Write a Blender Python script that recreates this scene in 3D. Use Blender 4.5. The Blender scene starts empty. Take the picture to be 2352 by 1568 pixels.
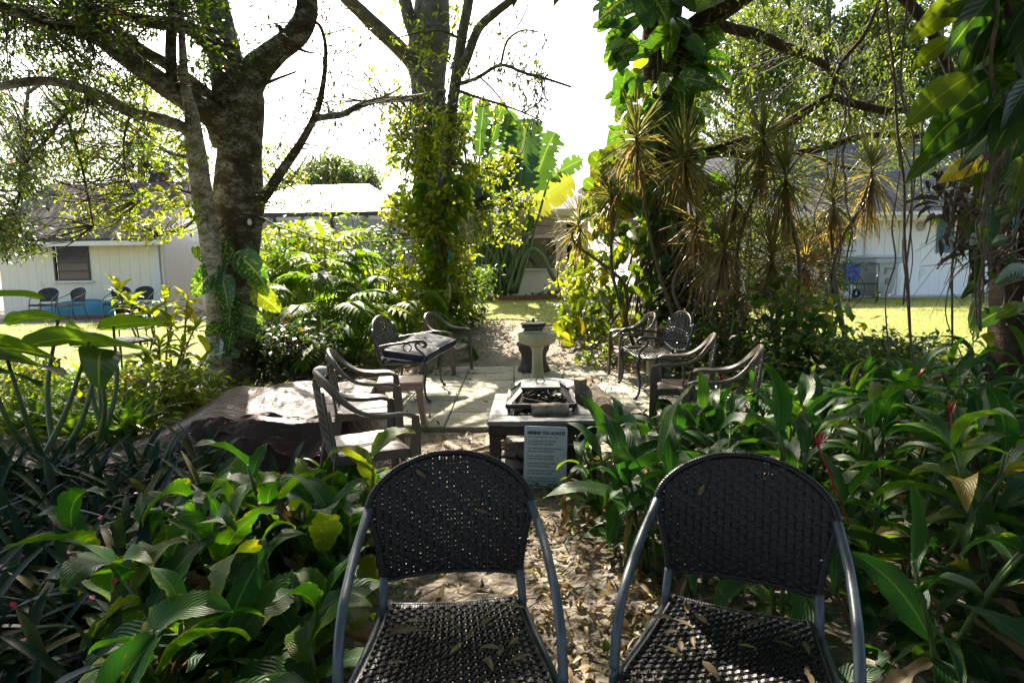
import bpy, bmesh, math, random
import numpy as np
from mathutils import Vector, Matrix, noise as mnoise
R = math.radians
random.seed(11)
rng = np.random.default_rng(11)
SC = bpy.context.scene
COL = SC.collection
PI = math.pi

# ---------------------------------------------------------------- camera
CAMH = 1.42
PITCH, ROLL = R(6.5), R(-0.95)
CAM_M = Matrix.Translation((0, 0, CAMH)) @ Matrix.Rotation(R(90) - PITCH, 4, 'X') @ Matrix.Rotation(ROLL, 4, 'Z')
FPX = 1411.0


def ray(u, v):
    d = CAM_M.to_3x3() @ Vector(((u - 1176) / FPX, -(v - 784) / FPX, -1))
    return d


def P(u, v, Y):
    """World point at forward distance Y seen where (u, v) lies in a 2352 px wide picture."""
    d = ray(u, v)
    t = Y / d.y
    return np.array((d.x * t, Y, CAMH + d.z * t))


def sstep(a, b, x):
    t = np.clip((x - a) / (b - a), 0, 1)
    return t * t * (3 - 2 * t)


def gz(x, y):
    """Height of the ground: level round the patio, rising gently to the houses."""
    amp = 0.32 + 0.28 * sstep(-8.5, -3.0, np.asarray(x, float))
    return amp * sstep(8.0, 15.5, np.asarray(y, float))


def G(u, v):
    """World ground point under a picture point."""
    d = ray(u, v)
    z = 0.0
    for _ in range(30):
        t = (z - CAMH) / d.z
        z = 0.5 * z + 0.5 * float(gz(d.x * t, d.y * t))
    return np.array((d.x * t, d.y * t, z))


def GY(u, Y):
    """World ground point at forward distance Y below picture column u."""
    x = (u - 1176) / FPX * Y
    return np.array((x, Y, float(gz(x, Y))))


# ---------------------------------------------------------------- mesh builder
class MB:
    def __init__(self):
        self.v, self.q, self.t, self.a, self.n = [], [], [], [], 0
        self.qm, self.tm = [], []

    def add(self, V, Q=None, T=None, A=None, m=0):
        V = np.asarray(V, float).reshape(-1, 3)
        if Q is not None and len(Q):
            Q = np.asarray(Q, int).reshape(-1, 4)
            self.q.append(Q + self.n)
            self.qm.append(np.full(len(Q), m))
        if T is not None and len(T):
            T = np.asarray(T, int).reshape(-1, 3)
            self.t.append(T + self.n)
            self.tm.append(np.full(len(T), m))
        self.v.append(V)
        self.a.append(np.zeros((len(V), 3)) if A is None else np.asarray(A, float).reshape(-1, 3))
        self.n += len(V)
        return self

    def merge(self, o, m=1):
        for x in o.q: self.q.append(x + self.n)
        for x in o.t: self.t.append(x + self.n)
        self.qm += [np.full(len(x), m) for x in o.q]
        self.tm += [np.full(len(x), m) for x in o.t]
        self.v += o.v
        self.a += o.a
        self.n += o.n
        return self

    def build(self, name, mats, parent=None, world=True, smooth=True, bevel=0, seg=1, subd=0):
        V = np.concatenate(self.v)
        if parent is not None and world:
            q = parent
            while q is not None:
                V = V - np.array(q.location)
                q = q.parent
        Q = np.concatenate(self.q) if self.q else np.zeros((0, 4), int)
        T = np.concatenate(self.t) if self.t else np.zeros((0, 3), int)
        me = bpy.data.meshes.new(name)
        me.vertices.add(len(V))
        me.vertices.foreach_set('co', V.astype(np.float32).ravel())
        nl = Q.size + T.size
        me.loops.add(nl)
        me.loops.foreach_set('vertex_index', np.concatenate([Q.ravel(), T.ravel()]).astype(np.int32))
        me.polygons.add(len(Q) + len(T))
        ls = np.concatenate([np.arange(len(Q)) * 4, Q.size + np.arange(len(T)) * 3]).astype(np.int32)
        me.polygons.foreach_set('loop_start', ls)
        mi = np.concatenate([np.concatenate(self.qm) if self.qm else np.zeros(0, int), np.concatenate(self.tm) if self.tm else np.zeros(0, int)])
        me.polygons.foreach_set('material_index', mi.astype(np.int32))
        me.update(calc_edges=True)
        A = np.concatenate(self.a)
        if np.any(A):
            at = me.attributes.new('lv', 'FLOAT_VECTOR', 'POINT')
            at.data.foreach_set('vector', A.astype(np.float32).ravel())
        if bevel:
            bm = bmesh.new()
            bm.from_mesh(me)
            bmesh.ops.remove_doubles(bm, verts=bm.verts, dist=1e-6)
            ed = [e for e in bm.edges if len(e.link_faces) == 2 and e.calc_face_angle(0) > 0.6]
            bmesh.ops.bevel(bm, geom=ed, offset=bevel, segments=seg, affect='EDGES', profile=.6)
            bm.to_mesh(me)
            bm.free()
        me.polygons.foreach_set('use_smooth', np.full(len(me.polygons), bool(smooth)))
        if smooth:
            if bevel or smooth == 'auto':
                me.set_sharp_from_angle(angle=R(38))
        for m in (mats if isinstance(mats, (list, tuple)) else [mats]):
            me.materials.append(m)
        o = bpy.data.objects.new(name, me)
        COL.objects.link(o)
        if parent is not None:
            o.parent = parent
        if subd:
            md = o.modifiers.new('s', 'SUBSURF')
            md.levels = md.render_levels = subd
        return o


def tag(o, label=None, cat=None, group=None, kind=None):
    if label: o['label'] = label
    if cat: o['category'] = cat
    if group: o['group'] = group
    if kind: o['kind'] = kind
    return o


def thing(name, label, cat, loc=(0, 0, 0), rz=0, group=None):
    o = bpy.data.objects.new(name, None)
    o.empty_display_size = .1
    COL.objects.link(o)
    o.location = Vector([float(c) for c in loc])
    o.rotation_euler = (0, 0, rz)
    return tag(o, label, cat, group)


def copy_thing(root, loc, rz, label=None, group=None):
    r = root.copy()
    COL.objects.link(r)
    r.location = Vector([float(c) for c in loc])
    r.rotation_euler = (0, 0, rz)
    if label: r['label'] = label
    if group: r['group'] = group
    for ch in list(root.children):
        c = ch.copy()
        COL.objects.link(c)
        c.parent = r
        for g in list(ch.children):
            d = g.copy()
            COL.objects.link(d)
            d.parent = c
    return r


# ---------------------------------------------------------------- shapes
BOXQ = [(0, 3, 2, 1), (4, 5, 6, 7), (0, 1, 5, 4), (1, 2, 6, 5), (2, 3, 7, 6), (3, 0, 4, 7)]


def box(mb, c, s, rot=None, m=0, taper=1.0):
    x, y, z = s[0] / 2, s[1] / 2, s[2] / 2
    V = np.array([(-x, -y, -z), (x, -y, -z), (x, y, -z), (-x, y, -z), (-x * taper, -y * taper, z), (x * taper, -y * taper, z), (x * taper, y * taper, z), (-x * taper, y * taper, z)])
    if rot is not None:
        V = V @ np.array(rot).T
    mb.add(V + np.array(c), BOXQ, m=m)


def box8(mb, pts, m=0):
    mb.add(np.array(pts), BOXQ, m=m)


def beam(mb, a, b, w, h, up=(0, 0, 1), m=0):
    """A rectangular bar from a to b."""
    a, b = np.array(a, float), np.array(b, float)
    t = b - a
    L = np.linalg.norm(t)
    t /= L
    s = np.cross(t, up)
    if np.linalg.norm(s) < 1e-4: s = np.cross(t, (1, 0, 0))
    s /= np.linalg.norm(s)
    n = np.cross(s, t)
    box(mb, (a + b) / 2, (w, L, h), rot=np.column_stack([s, t, n]), m=m)


def cr(pts, k=6):
    """Catmull-Rom through the points (any number of columns)."""
    p = np.asarray(pts, float)
    if len(p) < 3:
        s = np.linspace(0, 1, k + 1)[:, None]
        return p[0] * (1 - s) + p[-1] * s
    e = np.vstack([2 * p[0] - p[1], p, 2 * p[-1] - p[-2]])
    out = []
    for i in range(len(p) - 1):
        a, b, c, d = e[i:i + 4]
        t = np.linspace(0, 1, k, endpoint=False)[:, None]
        out.append(.5 * (2 * b + (c - a) * t + (2 * a - 5 * b + 4 * c - d) * t ** 2 + (3 * b - a - 3 * c + d) * t ** 3))
    out.append(p[-1:])
    return np.vstack(out)


def frames(p):
    t = np.gradient(p, axis=0)
    t /= np.linalg.norm(t, axis=1)[:, None] + 1e-12
    u = np.cross(t[0], (0, 0, 1.0))
    if np.linalg.norm(u) < .1: u = np.cross(t[0], (1.0, 0, 0))
    us = []
    for i in range(len(p)):
        u = u - t[i] * np.dot(u, t[i])
        u /= np.linalg.norm(u) + 1e-12
        us.append(u)
    us = np.array(us)
    return t, us, np.cross(t, us)


def tube(mb, pts, rad, n=8, rough=0.0, seed=0, m=0, A=None, cap=True):
    p = np.asarray(pts, float)
    r = np.broadcast_to(np.asarray(rad, float), (len(p),))
    t, u, w = frames(p)
    a = np.linspace(0, 2 * PI, n, endpoint=False)
    rr = np.repeat(r[:, None], n, 1)
    if rough:
        g = np.random.default_rng(seed)
        ph = g.uniform(0, 6.28, 6)
        L = np.concatenate([[0], np.cumsum(np.linalg.norm(np.diff(p, axis=0), axis=1))])[:, None]
        rr = rr * (1 + rough * (np.sin(2 * a + ph[0] + L * 2.1) * .5 + np.sin(3 * a + ph[1] - L * 3.3) * .4 + np.sin(5 * a + ph[2] + L * 7) * .25 + .35 * np.sin(L * 5 + ph[3]) + g.normal(0, .22, rr.shape)))
    V = p[:, None] + rr[..., None] * (np.cos(a)[None, :, None] * u[:, None] + np.sin(a)[None, :, None] * w[:, None])
    k = len(p)
    i, j = np.meshgrid(np.arange(k - 1), np.arange(n), indexing='ij')
    j2 = (j + 1) % n
    Q = np.stack([i * n + j, i * n + j2, (i + 1) * n + j2, (i + 1) * n + j], -1).reshape(-1, 4)
    V = V.reshape(-1, 3)
    T = None
    if cap:
        V = np.vstack([V, p[0], p[-1]])
        b = k * n
        jj = np.arange(n)
        T = np.vstack([np.stack([np.full(n, b), (jj + 1) % n, jj], 1), np.stack([np.full(n, b + 1), (k - 1) * n + jj, (k - 1) * n + (jj + 1) % n], 1)])
    mb.add(V, Q, T, A=None if A is None else np.tile(A, (len(V), 1)), m=m)


def strap(mb, pts, w, t, up, m=0):
    """Rectangular band w wide and t thick along pts; up = direction(s) of its width."""
    p = np.asarray(pts, float)
    k = len(p)
    tg = np.gradient(p, axis=0)
    tg /= np.linalg.norm(tg, axis=1)[:, None]
    U = np.broadcast_to(np.asarray(up, float), (k, 3))
    U = U - tg * np.sum(U * tg, 1)[:, None]
    U = U / np.linalg.norm(U, axis=1)[:, None]
    N = np.cross(tg, U)
    w = np.broadcast_to(np.asarray(w, float), (k,))[:, None] / 2
    t = np.broadcast_to(np.asarray(t, float), (k,))[:, None] / 2
    V = np.stack([p - U * w - N * t, p + U * w - N * t, p + U * w + N * t, p - U * w + N * t], 1).reshape(-1, 3)
    i, j = np.meshgrid(np.arange(k - 1), np.arange(4), indexing='ij')
    j2 = (j + 1) % 4
    Q = np.stack([i * 4 + j, i * 4 + j2, (i + 1) * 4 + j2, (i + 1) * 4 + j], -1).reshape(-1, 4)
    b = (k - 1) * 4
    Q = np.vstack([Q, [[3, 2, 1, 0], [b, b + 1, b + 2, b + 3]]])
    mb.add(V, Q, m=m)


def lathe(mb, prof, n=32, c=(0, 0, 0), m=0, wob=0):
    pr = np.array(prof, float)
    a = np.linspace(0, 2 * PI, n, endpoint=False)
    k = len(pr)
    rr = pr[:, 0][:, None] * (1 + wob * np.sin(3 * a + 1) + wob * .6 * np.sin(7 * a))[None, :]
    V = np.stack([rr * np.cos(a), rr * np.sin(a), np.repeat(pr[:, 1][:, None], n, 1)], -1).reshape(-1, 3) + np.array(c)
    i, j = np.meshgrid(np.arange(k - 1), np.arange(n), indexing='ij')
    j2 = (j + 1) % n
    Q = np.stack([i * n + j, i * n + j2, (i + 1) * n + j2, (i + 1) * n + j], -1).reshape(-1, 4)
    mb.add(V, Q, m=m)


def grid(mb, f, us, vs, m=0, A=None):
    """Sheet from f(U, V) -> (..., 3) over the two parameter lists."""
    U, Vv = np.meshgrid(us, vs, indexing='ij')
    X = f(U, Vv)
    a, b = len(us), len(vs)
    i, j = np.meshgrid(np.arange(a - 1), np.arange(b - 1), indexing='ij')
    Q = np.stack([i * b + j, (i + 1) * b + j, (i + 1) * b + j + 1, i * b + j + 1], -1).reshape(-1, 4)
    mb.add(X.reshape(-1, 3), Q, m=m)


def fbm(x, y, s=1.0, o=4, seed=0):
    """Smooth pseudo-noise (sum of rotated sines), vectorised."""
    g = np.random.default_rng(seed)
    r = 0
    amp = 1
    for k in range(o):
        for _ in range(3):
            th, ph = g.uniform(0, 6.28, 2)
            r = r + amp * np.sin((x * math.cos(th) + y * math.sin(th)) * s * g.uniform(.8, 1.3) + ph) / 3
        amp *= .5
        s *= 2.05
    return r


# ---------------------------------------------------------------- leaf blades
def prof_lance(s): return np.sin(PI * np.clip(s, 0, 1) ** .8) ** .85 * (1 - .15 * s)
def prof_oval(s): return np.sqrt(np.clip(np.sin(PI * s ** .85), 0, 1))
def prof_heart(s): return np.clip((s / .16), 0, 1) ** .5 * np.sqrt(np.clip(1 - s ** 2.2, 0, 1)) * (1 - .25 * s)
def prof_strap(s): return np.clip(s / .08 + .6, 0, 1) * np.clip((1 - s) / .22, 0, 1) ** .6
def prof_needle(s): return np.clip(s / .05 + .5, 0, 1) * np.clip((1 - s), 0, 1) ** .55
def prof_paddle(s): return np.clip(s / .12, 0, 1) ** .6 * np.clip((1 - s) / .13, 0, 1) ** .5


def blades(mb, pos, head, pitch, L, W, droop=0.6, prof=prof_lance, ns=6, nc=2, fold=.25, roll=0., wav=0., wavk=3., lobe=0., side=0., tint=None, dexp=1.3, m=0, g=None, tear=0.):
    """N leaf blades at once: base points, headings and pitches of the first segment, lengths, widths, droop along the blade."""
    g = g or rng
    pos = np.asarray(pos, float).reshape(-1, 3)
    N = len(pos)
    B = lambda x: np.broadcast_to(np.asarray(x, float), (N,))[:, None]
    head, pitch, L, W, droop, fold, roll, side = map(B, (head, pitch, L, W, droop, fold, roll, side))
    s = np.linspace(0, 1, ns + 1)[None]
    sm = (s[:, 1:] + s[:, :-1]) / 2
    pm = pitch - droop * sm ** dexp
    hm = head + side * sm
    ds = L / ns
    step = np.stack([np.cos(pm) * np.cos(hm), np.cos(pm) * np.sin(hm), np.sin(pm)], -1) * ds[..., None]
    sp = np.concatenate([np.zeros((N, 1, 3)), np.cumsum(step, 1)], 1) + pos[:, None]
    p = pitch - droop * s ** dexp
    h = head + side * s
    T = np.stack([np.cos(p) * np.cos(h), np.cos(p) * np.sin(h), np.sin(p)], -1)
    S = np.stack([-np.sin(h), np.cos(h), np.zeros_like(h)], -1)
    Nn = np.cross(T, S)
    cr_, sr_ = np.cos(roll)[..., None], np.sin(roll)[..., None]
    S, Nn = S * cr_ + Nn * sr_, Nn * cr_ - S * sr_
    t = np.linspace(-1, 1, nc + 1)
    w = W / 2 * prof(s)
    if tear:
        w = w * (1 - tear * g.random((N, ns + 1)) ** 3)
    wt = w[..., None] * t
    at = np.abs(t)
    bend = np.abs(wt) * np.sin(fold)[..., None]
    if wav:
        ph = g.uniform(0, 6.28, (N, 1, 1))
        bend = bend + wav * W[..., None] * at ** 1.5 * np.sin(2 * PI * wavk * s[..., None] + ph + (t > 0) * 2.0)
    X = sp[:, :, None] + S[:, :, None] * (wt * np.cos(fold)[..., None])[..., None] + Nn[:, :, None] * bend[..., None]
    if lobe:
        X = X - T[:, :, None] * (W[..., None] * lobe * at * np.clip(1 - s / .5, 0, 1)[..., None] ** 2)[..., None]
    a, b = ns + 1, nc + 1
    i, j, k = np.meshgrid(np.arange(N), np.arange(ns), np.arange(nc), indexing='ij')
    o = i * a * b + j * b + k
    Q = np.stack([o, o + b, o + b + 1, o + 1], -1).reshape(-1, 4)
    if tint is None: tint = g.random(N)
    A = np.stack([np.broadcast_to(s[..., None], X.shape[:3]), np.broadcast_to(t, X.shape[:3]), np.broadcast_to(np.broadcast_to(np.asarray(tint, float), (N,))[:, None, None], X.shape[:3])], -1)
    mb.add(X.reshape(-1, 3), Q, A=A.reshape(-1, 3), m=m)
    return sp[:, -1]


def thin(mb, a, b, r, sag=0., n=4, k=4, m=0, r1=None):
    """A twig, stalk or wire from a to b."""
    a, b = np.array(a, float), np.array(b, float)
    s = np.linspace(0, 1, k + 1)[:, None]
    p = a * (1 - s) + b * s
    p[:, 2] -= (sag * 4 * s * (1 - s))[:, 0]
    rr = np.linspace(r, r1 if r1 is not None else r, k + 1)
    tube(mb, p, rr, n=n, m=m, cap=False)
# ---------------------------------------------------------------- materials
class NT:
    def __init__(self, name):
        self.m = bpy.data.materials.new(name)
        self.m.use_nodes = True
        self.t = self.m.node_tree
        self.t.nodes.clear()
        self.out = self.n('ShaderNodeOutputMaterial')

    def n(self, kind, **kw):
        nd = self.t.nodes.new(kind)
        for k, v in kw.items():
            if k.startswith('i_'):
                nd.inputs[k[2:].replace('_', ' ')].default_value = v
            else:
                setattr(nd, k, v)
        return nd

    def l(self, a, b): self.t.links.new(a, b)

    def coord(self, scale=(1, 1, 1), kind='Object', rot=(0, 0, 0)):
        c = self.n('ShaderNodeTexCoord')
        mp = self.n('ShaderNodeMapping')
        mp.inputs['Scale'].default_value = scale
        mp.inputs['Rotation'].default_value = rot
        self.l(c.outputs[kind], mp.inputs['Vector'])
        return mp.outputs[0]

    def noise(self, vec, scale, detail=5, rough=.6, dist=0):
        nd = self.n('ShaderNodeTexNoise')
        nd.inputs['Scale'].default_value = scale
        nd.inputs['Detail'].default_value = detail
        nd.inputs['Roughness'].default_value = rough
        nd.inputs['Distortion'].default_value = dist
        if vec is not None: self.l(vec, nd.inputs['Vector'])
        return nd.outputs['Fac']

    def ramp(self, fac, stops, interp='LINEAR'):
        nd = self.n('ShaderNodeValToRGB')
        nd.color_ramp.interpolation = interp
        el = nd.color_ramp.elements
        while len(el) < len(stops): el.new(.5)
        for e, (p, c) in zip(el, stops):
            e.position = p
            e.color = (c, c, c, 1) if np.isscalar(c) else (*c, 1)
        if fac is not None: self.l(fac, nd.inputs[0])
        return nd.outputs[0]

    def mix(self, fac, a, b, mode='MIX'):
        nd = self.n('ShaderNodeMix', data_type='RGBA', blend_type=mode)
        for s, x in ((nd.inputs['Factor'], fac), (nd.inputs[6], a), (nd.inputs[7], b)):
            if isinstance(x, (int, float)): s.default_value = x
            elif isinstance(x, tuple): s.default_value = (*x, 1)
            else: self.l(x, s)
        return nd.outputs[2]

    def math(self, op, a, b=None, c=None):
        nd = self.n('ShaderNodeMath', operation=op)
        for s, x in zip(nd.inputs, (a, b, c)):
            if x is None: continue
            if isinstance(x, (int, float)): s.default_value = x
            else: self.l(x, s)
        return nd.outputs[0]

    def bump(self, h, strength=.5, dist=.01, nrm=None):
        nd = self.n('ShaderNodeBump')
        nd.inputs['Strength'].default_value = strength
        nd.inputs['Distance'].default_value = dist
        self.l(h, nd.inputs['Height'])
        if nrm is not None: self.l(nrm, nd.inputs['Normal'])
        return nd.outputs[0]

    def bsdf(self, col, rough=.6, nrm=None, metal=0., spec=.5, coat=0.):
        nd = self.n('ShaderNodeBsdfPrincipled')
        for key, x in (('Base Color', col), ('Roughness', rough), ('Metallic', metal), ('Specular IOR Level', spec), ('Coat Weight', coat)):
            s = nd.inputs[key]
            if isinstance(x, (int, float)): s.default_value = x
            elif isinstance(x, tuple): s.default_value = (*x, 1)
            else: self.l(x, s)
        if nrm is not None: self.l(nrm, nd.inputs['Normal'])
        return nd.outputs[0]

    def done(self, sh):
        self.l(sh, self.out.inputs['Surface'])
        return self.m


def mat_simple(name, c1, c2=None, rough=.6, scale=8., bump=.15, bscale=None, metal=0., spec=.5, stretch=(1, 1, 1), speck=None, dist=.01):
    """Two-tone noise over a base colour, with a fine relief; speck = (colour, threshold, scale) for stains or lichen."""
    t = NT(name)
    c2 = c2 or tuple(x * .7 for x in c1)
    v = t.coord(stretch)
    n1 = t.noise(v, scale, 6, .65)
    col = t.ramp(n1, [(.3, c2), (.7, c1)])
    if speck:
        n2 = t.noise(v, speck[2], 5, .7)
        col = t.mix(t.ramp(n2, [(speck[1], 0.), (speck[1] + .06, 1.)]), col, speck[0])
    r = t.math('MULTIPLY_ADD', n1, .25, rough - .12)
    nb = t.bump(t.noise(v, bscale or scale * 6, 4, .6), bump, dist) if bump else None
    return t.done(t.bsdf(col, r, nb, metal, spec))


def mat_leaf(name, cols, trans=.4, tmul=(1.9, 2.1, .7), rough=.38, rib=None, vein=0., brown=0., spec=.5, veinamp=.22, blotch=None, browncol=(.16, .08, .03), spots=False):
    """Leaf: colour by each leaf's own tint, paler midrib, side veins, browned edges, light through the blade."""
    t = NT(name)
    at = t.n('ShaderNodeAttribute', attribute_name='lv')
    sx = t.n('ShaderNodeSeparateXYZ')
    t.l(at.outputs['Vector'], sx.inputs[0])
    s, w, k = sx.outputs
    aw = t.math('ABSOLUTE', w)
    col = t.ramp(k, cols)
    ob = t.coord()
    nz = t.noise(ob, 14, 3, .6)
    col = t.mix(t.math('MULTIPLY', nz, .5), col, t.mix(1., col, (.55, .6, .5), 'MULTIPLY'))
    nrm = None
    if blotch:
        # cream variegation, streaked along the side veins
        c = t.n('ShaderNodeCombineXYZ')
        t.l(t.math('MULTIPLY_ADD', aw, -1.2, t.math('MULTIPLY', s, 7.)), c.inputs[0])
        t.l(t.math('MULTIPLY', w, 1.1), c.inputs[1])
        t.l(t.math('MULTIPLY', k, 37.), c.inputs[2])
        nb = t.noise(c.outputs[0], 2.6, 4, .65)
        col = t.mix(t.ramp(nb, [(blotch[1], 0.), (blotch[1] + .07, 1.)]), col, blotch[0])
    if vein:
        vv = t.math('SINE', t.math('MULTIPLY', t.math('MULTIPLY_ADD', aw, -.35, s), vein * 6.283))
        vv = t.math('MULTIPLY_ADD', vv, .5, .5)
        col = t.mix(t.math('MULTIPLY', vv, veinamp * .45), col, t.mix(1., col, (.5, .55, .5), 'MULTIPLY'))
        nrm = t.bump(vv, .35, .004)
    if rib:
        col = t.mix(t.ramp(aw, [(.035, 1.), (.09, 0.)]), col, rib)
    if brown:
        nb2 = t.noise(ob, 13, 6, .75)
        e = t.math('MULTIPLY_ADD', nb2, 1.25, t.math('MULTIPLY_ADD', t.math('MAXIMUM', t.math('POWER', aw, 5.), t.math('POWER', s, 9.)), .16, t.math('MULTIPLY', k, .16)))
        f = t.ramp(e, [(1.10 - brown, 0.), (1.13 - brown, 1.)])
        yel = t.ramp(e, [(.98 - brown, 0.), (1.11 - brown, 1.)])
        col = t.mix(yel, col, (.30, .27, .03))
        col = t.mix(f, col, browncol)
    if spots:
        f = t.ramp(t.noise(ob, 70, 2, .5), [(.69, 0.), (.72, .9)])
        f = t.math('MULTIPLY', f, t.ramp(t.noise(ob, 6, 2, .5), [(.46, 0.), (.6, 1.)]))
        col = t.mix(f, col, (.11, .07, .025))
    pb = t.bsdf(col, rough, nrm, 0., spec)
    tr = t.n('ShaderNodeBsdfTranslucent')
    t.l(t.mix(1., col, tmul, 'MULTIPLY'), tr.inputs['Color'])
    ms = t.n('ShaderNodeMixShader')
    ms.inputs[0].default_value = trans
    t.l(pb, ms.inputs[1])
    t.l(tr.outputs[0], ms.inputs[2])
    return t.done(ms.outputs[0])


def mat_bark(name, dark, light, patch=(.36, .36, .33), thr=.6, vscale=1., moss=None):
    t = NT(name)
    v = t.coord((1, 1, .35))
    v2 = t.coord((1, 1, 1.6))
    n1 = t.noise(v, 9 * vscale, 7, .7, .4)
    col = t.ramp(n1, [(.32, dark), (.68, light)])
    n2 = t.noise(v2, 3.1 * vscale, 8, .8)
    n3 = t.noise(v2, 26 * vscale, 4, .7)
    f = t.math('MULTIPLY', t.ramp(n2, [(thr - .06, 0.), (thr + .04, 1.)]), t.ramp(n3, [(.38, 0.), (.52, 1.)]))
    col = t.mix(f, col, patch)
    if moss:
        n4 = t.noise(v2, 3.2, 4, .7)
        col = t.mix(t.ramp(n4, [(.5, 0.), (.66, .8)]), col, moss)
    ring = t.noise(t.coord((.6, .6, 5)), 6, 3, .6)
    nb = t.bump(t.math('ADD', t.noise(v, 28 * vscale, 6, .7), ring), .9, .02)
    return t.done(t.bsdf(col, .9, nb, 0, .2))


M = {}
M['bark_dark'] = mat_bark('bark_dark', (.035, .028, .02), (.10, .08, .06), thr=.545, moss=(.09, .085, .03))
M['bark_pale'] = mat_bark('bark_pale', (.09, .07, .045), (.24, .21, .17), patch=(.50, .49, .45), thr=.47, moss=(.13, .09, .03))
M['bark_grey'] = mat_bark('bark_grey', (.05, .045, .035), (.19, .17, .14), thr=.62, moss=(.10, .10, .03))
M['bark_brown'] = mat_bark('bark_brown', (.018, .012, .008), (.07, .048, .032), thr=.8)
M['twig'] = mat_simple('twig', (.10, .08, .06), (.05, .04, .03), .9, 12, .3)
M['vine_stem'] = mat_simple('vine_stem', (.17, .135, .10), (.07, .055, .04), .9, 14, .4)
M['green_stem'] = mat_simple('green_stem', (.10, .15, .035), (.05, .09, .02), .5, 9, .1)
M['cane'] = mat_simple('cane', (.15, .115, .08), (.08, .06, .045), .9, 18, .4, stretch=(1, 1, 4))

M['leaf_oak'] = mat_leaf('leaf_oak', [(0, (.026, .055, .014)), (.45, (.05, .095, .018)), (.88, (.12, .16, .02)), (.97, (.22, .17, .02)), (1, (.26, .06, .015))], .45, (2.0, 2.2, .6), .35)
M['leaf_dark'] = mat_leaf('leaf_dark', [(0, (.018, .036, .016)), (.6, (.035, .06, .018)), (.93, (.07, .09, .02)), (1, (.18, .07, .02))], .38, (1.8, 2.1, .7), .33)
M['leaf_silhouette'] = mat_leaf('leaf_silhouette', [(0, (.02, .032, .012)), (.7, (.04, .055, .014)), (.95, (.09, .08, .02)), (1, (.16, .07, .02))], .22, (1.8, 2., .6), .45)  # backlit darkness put into the colour: darker, less translucent leaf
M['leaf_yellow_lit'] = mat_leaf('leaf_yellow_lit', [(0, (.09, .15, .015)), (.5, (.18, .235, .02)), (.93, (.29, .30, .025)), (1, (.33, .16, .02))], .5, (2.0, 2.0, .5), .35)  # yellow brightness of backlit leaves put into the colour
M['leaf_fine'] = mat_leaf('leaf_fine', [(0, (.05, .085, .018)), (.5, (.085, .13, .025)), (.92, (.14, .17, .03)), (1, (.22, .16, .03))], .48, (1.9, 1.9, .7), .4)
M['leaf_far'] = mat_leaf('leaf_far', [(0, (.05, .09, .03)), (1, (.12, .15, .045))], .4, (1.8, 1.9, .8), .5)
M['leaf_shrub'] = mat_leaf('leaf_shrub', [(0, (.035, .08, .012)), (.6, (.07, .13, .018)), (1, (.17, .19, .02))], .45, (2.0, 2.1, .5), .34)
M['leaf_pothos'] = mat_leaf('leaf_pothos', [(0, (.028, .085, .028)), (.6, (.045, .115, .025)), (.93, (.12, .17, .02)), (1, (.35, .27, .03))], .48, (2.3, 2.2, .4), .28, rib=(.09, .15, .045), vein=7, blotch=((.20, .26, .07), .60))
M['leaf_variegated'] = mat_leaf('leaf_variegated', [(0, (.03, .10, .03)), (.7, (.05, .13, .03)), (.8, (.10, .17, .02)), (1, (.17, .21, .02))], .40, (2.3, 2.2, .4), .32, rib=(.30, .36, .14), vein=7, blotch=((.40, .44, .18), .56))
M['leaf_climber'] = mat_leaf('leaf_climber', [(0, (.020, .062, .018)), (.5, (.035, .085, .018)), (.85, (.10, .14, .015)), (1, (.32, .25, .03))], .45, (2.3, 2.2, .35), .28, rib=(.12, .17, .06), vein=8)
M['leaf_pothos_lit'] = mat_leaf('leaf_pothos_lit', [(0, (.04, .09, .015)), (.5, (.09, .14, .015)), (.9, (.19, .21, .02)), (1, (.36, .26, .03))], .48, (2.0, 2.0, .4), .3, rib=(.22, .26, .09), vein=7, blotch=((.34, .36, .12), .64))  # brighter copy of the pothos leaf with sunlight put into the colour
M['leaf_split'] = mat_leaf('leaf_split', [(0, (.035, .095, .012)), (.6, (.085, .16, .014)), (1, (.18, .23, .016))], .58, (2.3, 2.2, .3), .5, spec=.16, rib=(.12, .18, .05))
M['leaf_ginger'] = mat_leaf('leaf_ginger', [(0, (.014, .060, .016)), (.5, (.024, .085, .020)), (.86, (.055, .125, .020)), (.97, (.14, .18, .02)), (1, (.22, .15, .03))], .32, (2.4, 2.6, .5), .44, spec=.32, rib=(.06, .11, .045), vein=12, brown=.07, spots=True)
M['leaf_canna'] = mat_leaf('leaf_canna', [(0, (.016, .070, .014)), (.5, (.030, .100, .016)), (.85, (.065, .14, .018)), (1, (.20, .20, .02))], .36, (2.4, 2.5, .4), .46, spec=.3, rib=(.08, .15, .05), vein=15, brown=.12, veinamp=.45, spots=True)
M['leaf_brom'] = mat_leaf('leaf_brom', [(0, (.010, .028, .020)), (.6, (.020, .045, .028)), (.9, (.05, .065, .03)), (1, (.14, .11, .04))], .15, (1.8, 2.2, .8), .5, spec=.2, brown=.0)
M['leaf_alocasia'] = mat_leaf('leaf_alocasia', [(0, (.024, .075, .030)), (1, (.07, .16, .03))], .52, (3.6, 2.8, .25), .4, rib=(.16, .22, .08), vein=6)
M['leaf_banana'] = mat_leaf('leaf_banana', [(0, (.028, .065, .018)), (.7, (.05, .10, .022)), (.85, (.12, .14, .025)), (1, (.24, .21, .03))], .5, (1.7, 1.7, .7), .45, rib=(.09, .13, .04), vein=22, veinamp=.8)
M['leaf_dracaena'] = mat_leaf('leaf_dracaena', [(0, (.09, .12, .04)), (.35, (.17, .17, .06)), (.75, (.30, .23, .12)), (1, (.34, .17, .14))], .46, (1.7, 1.5, .8), .36)
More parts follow.
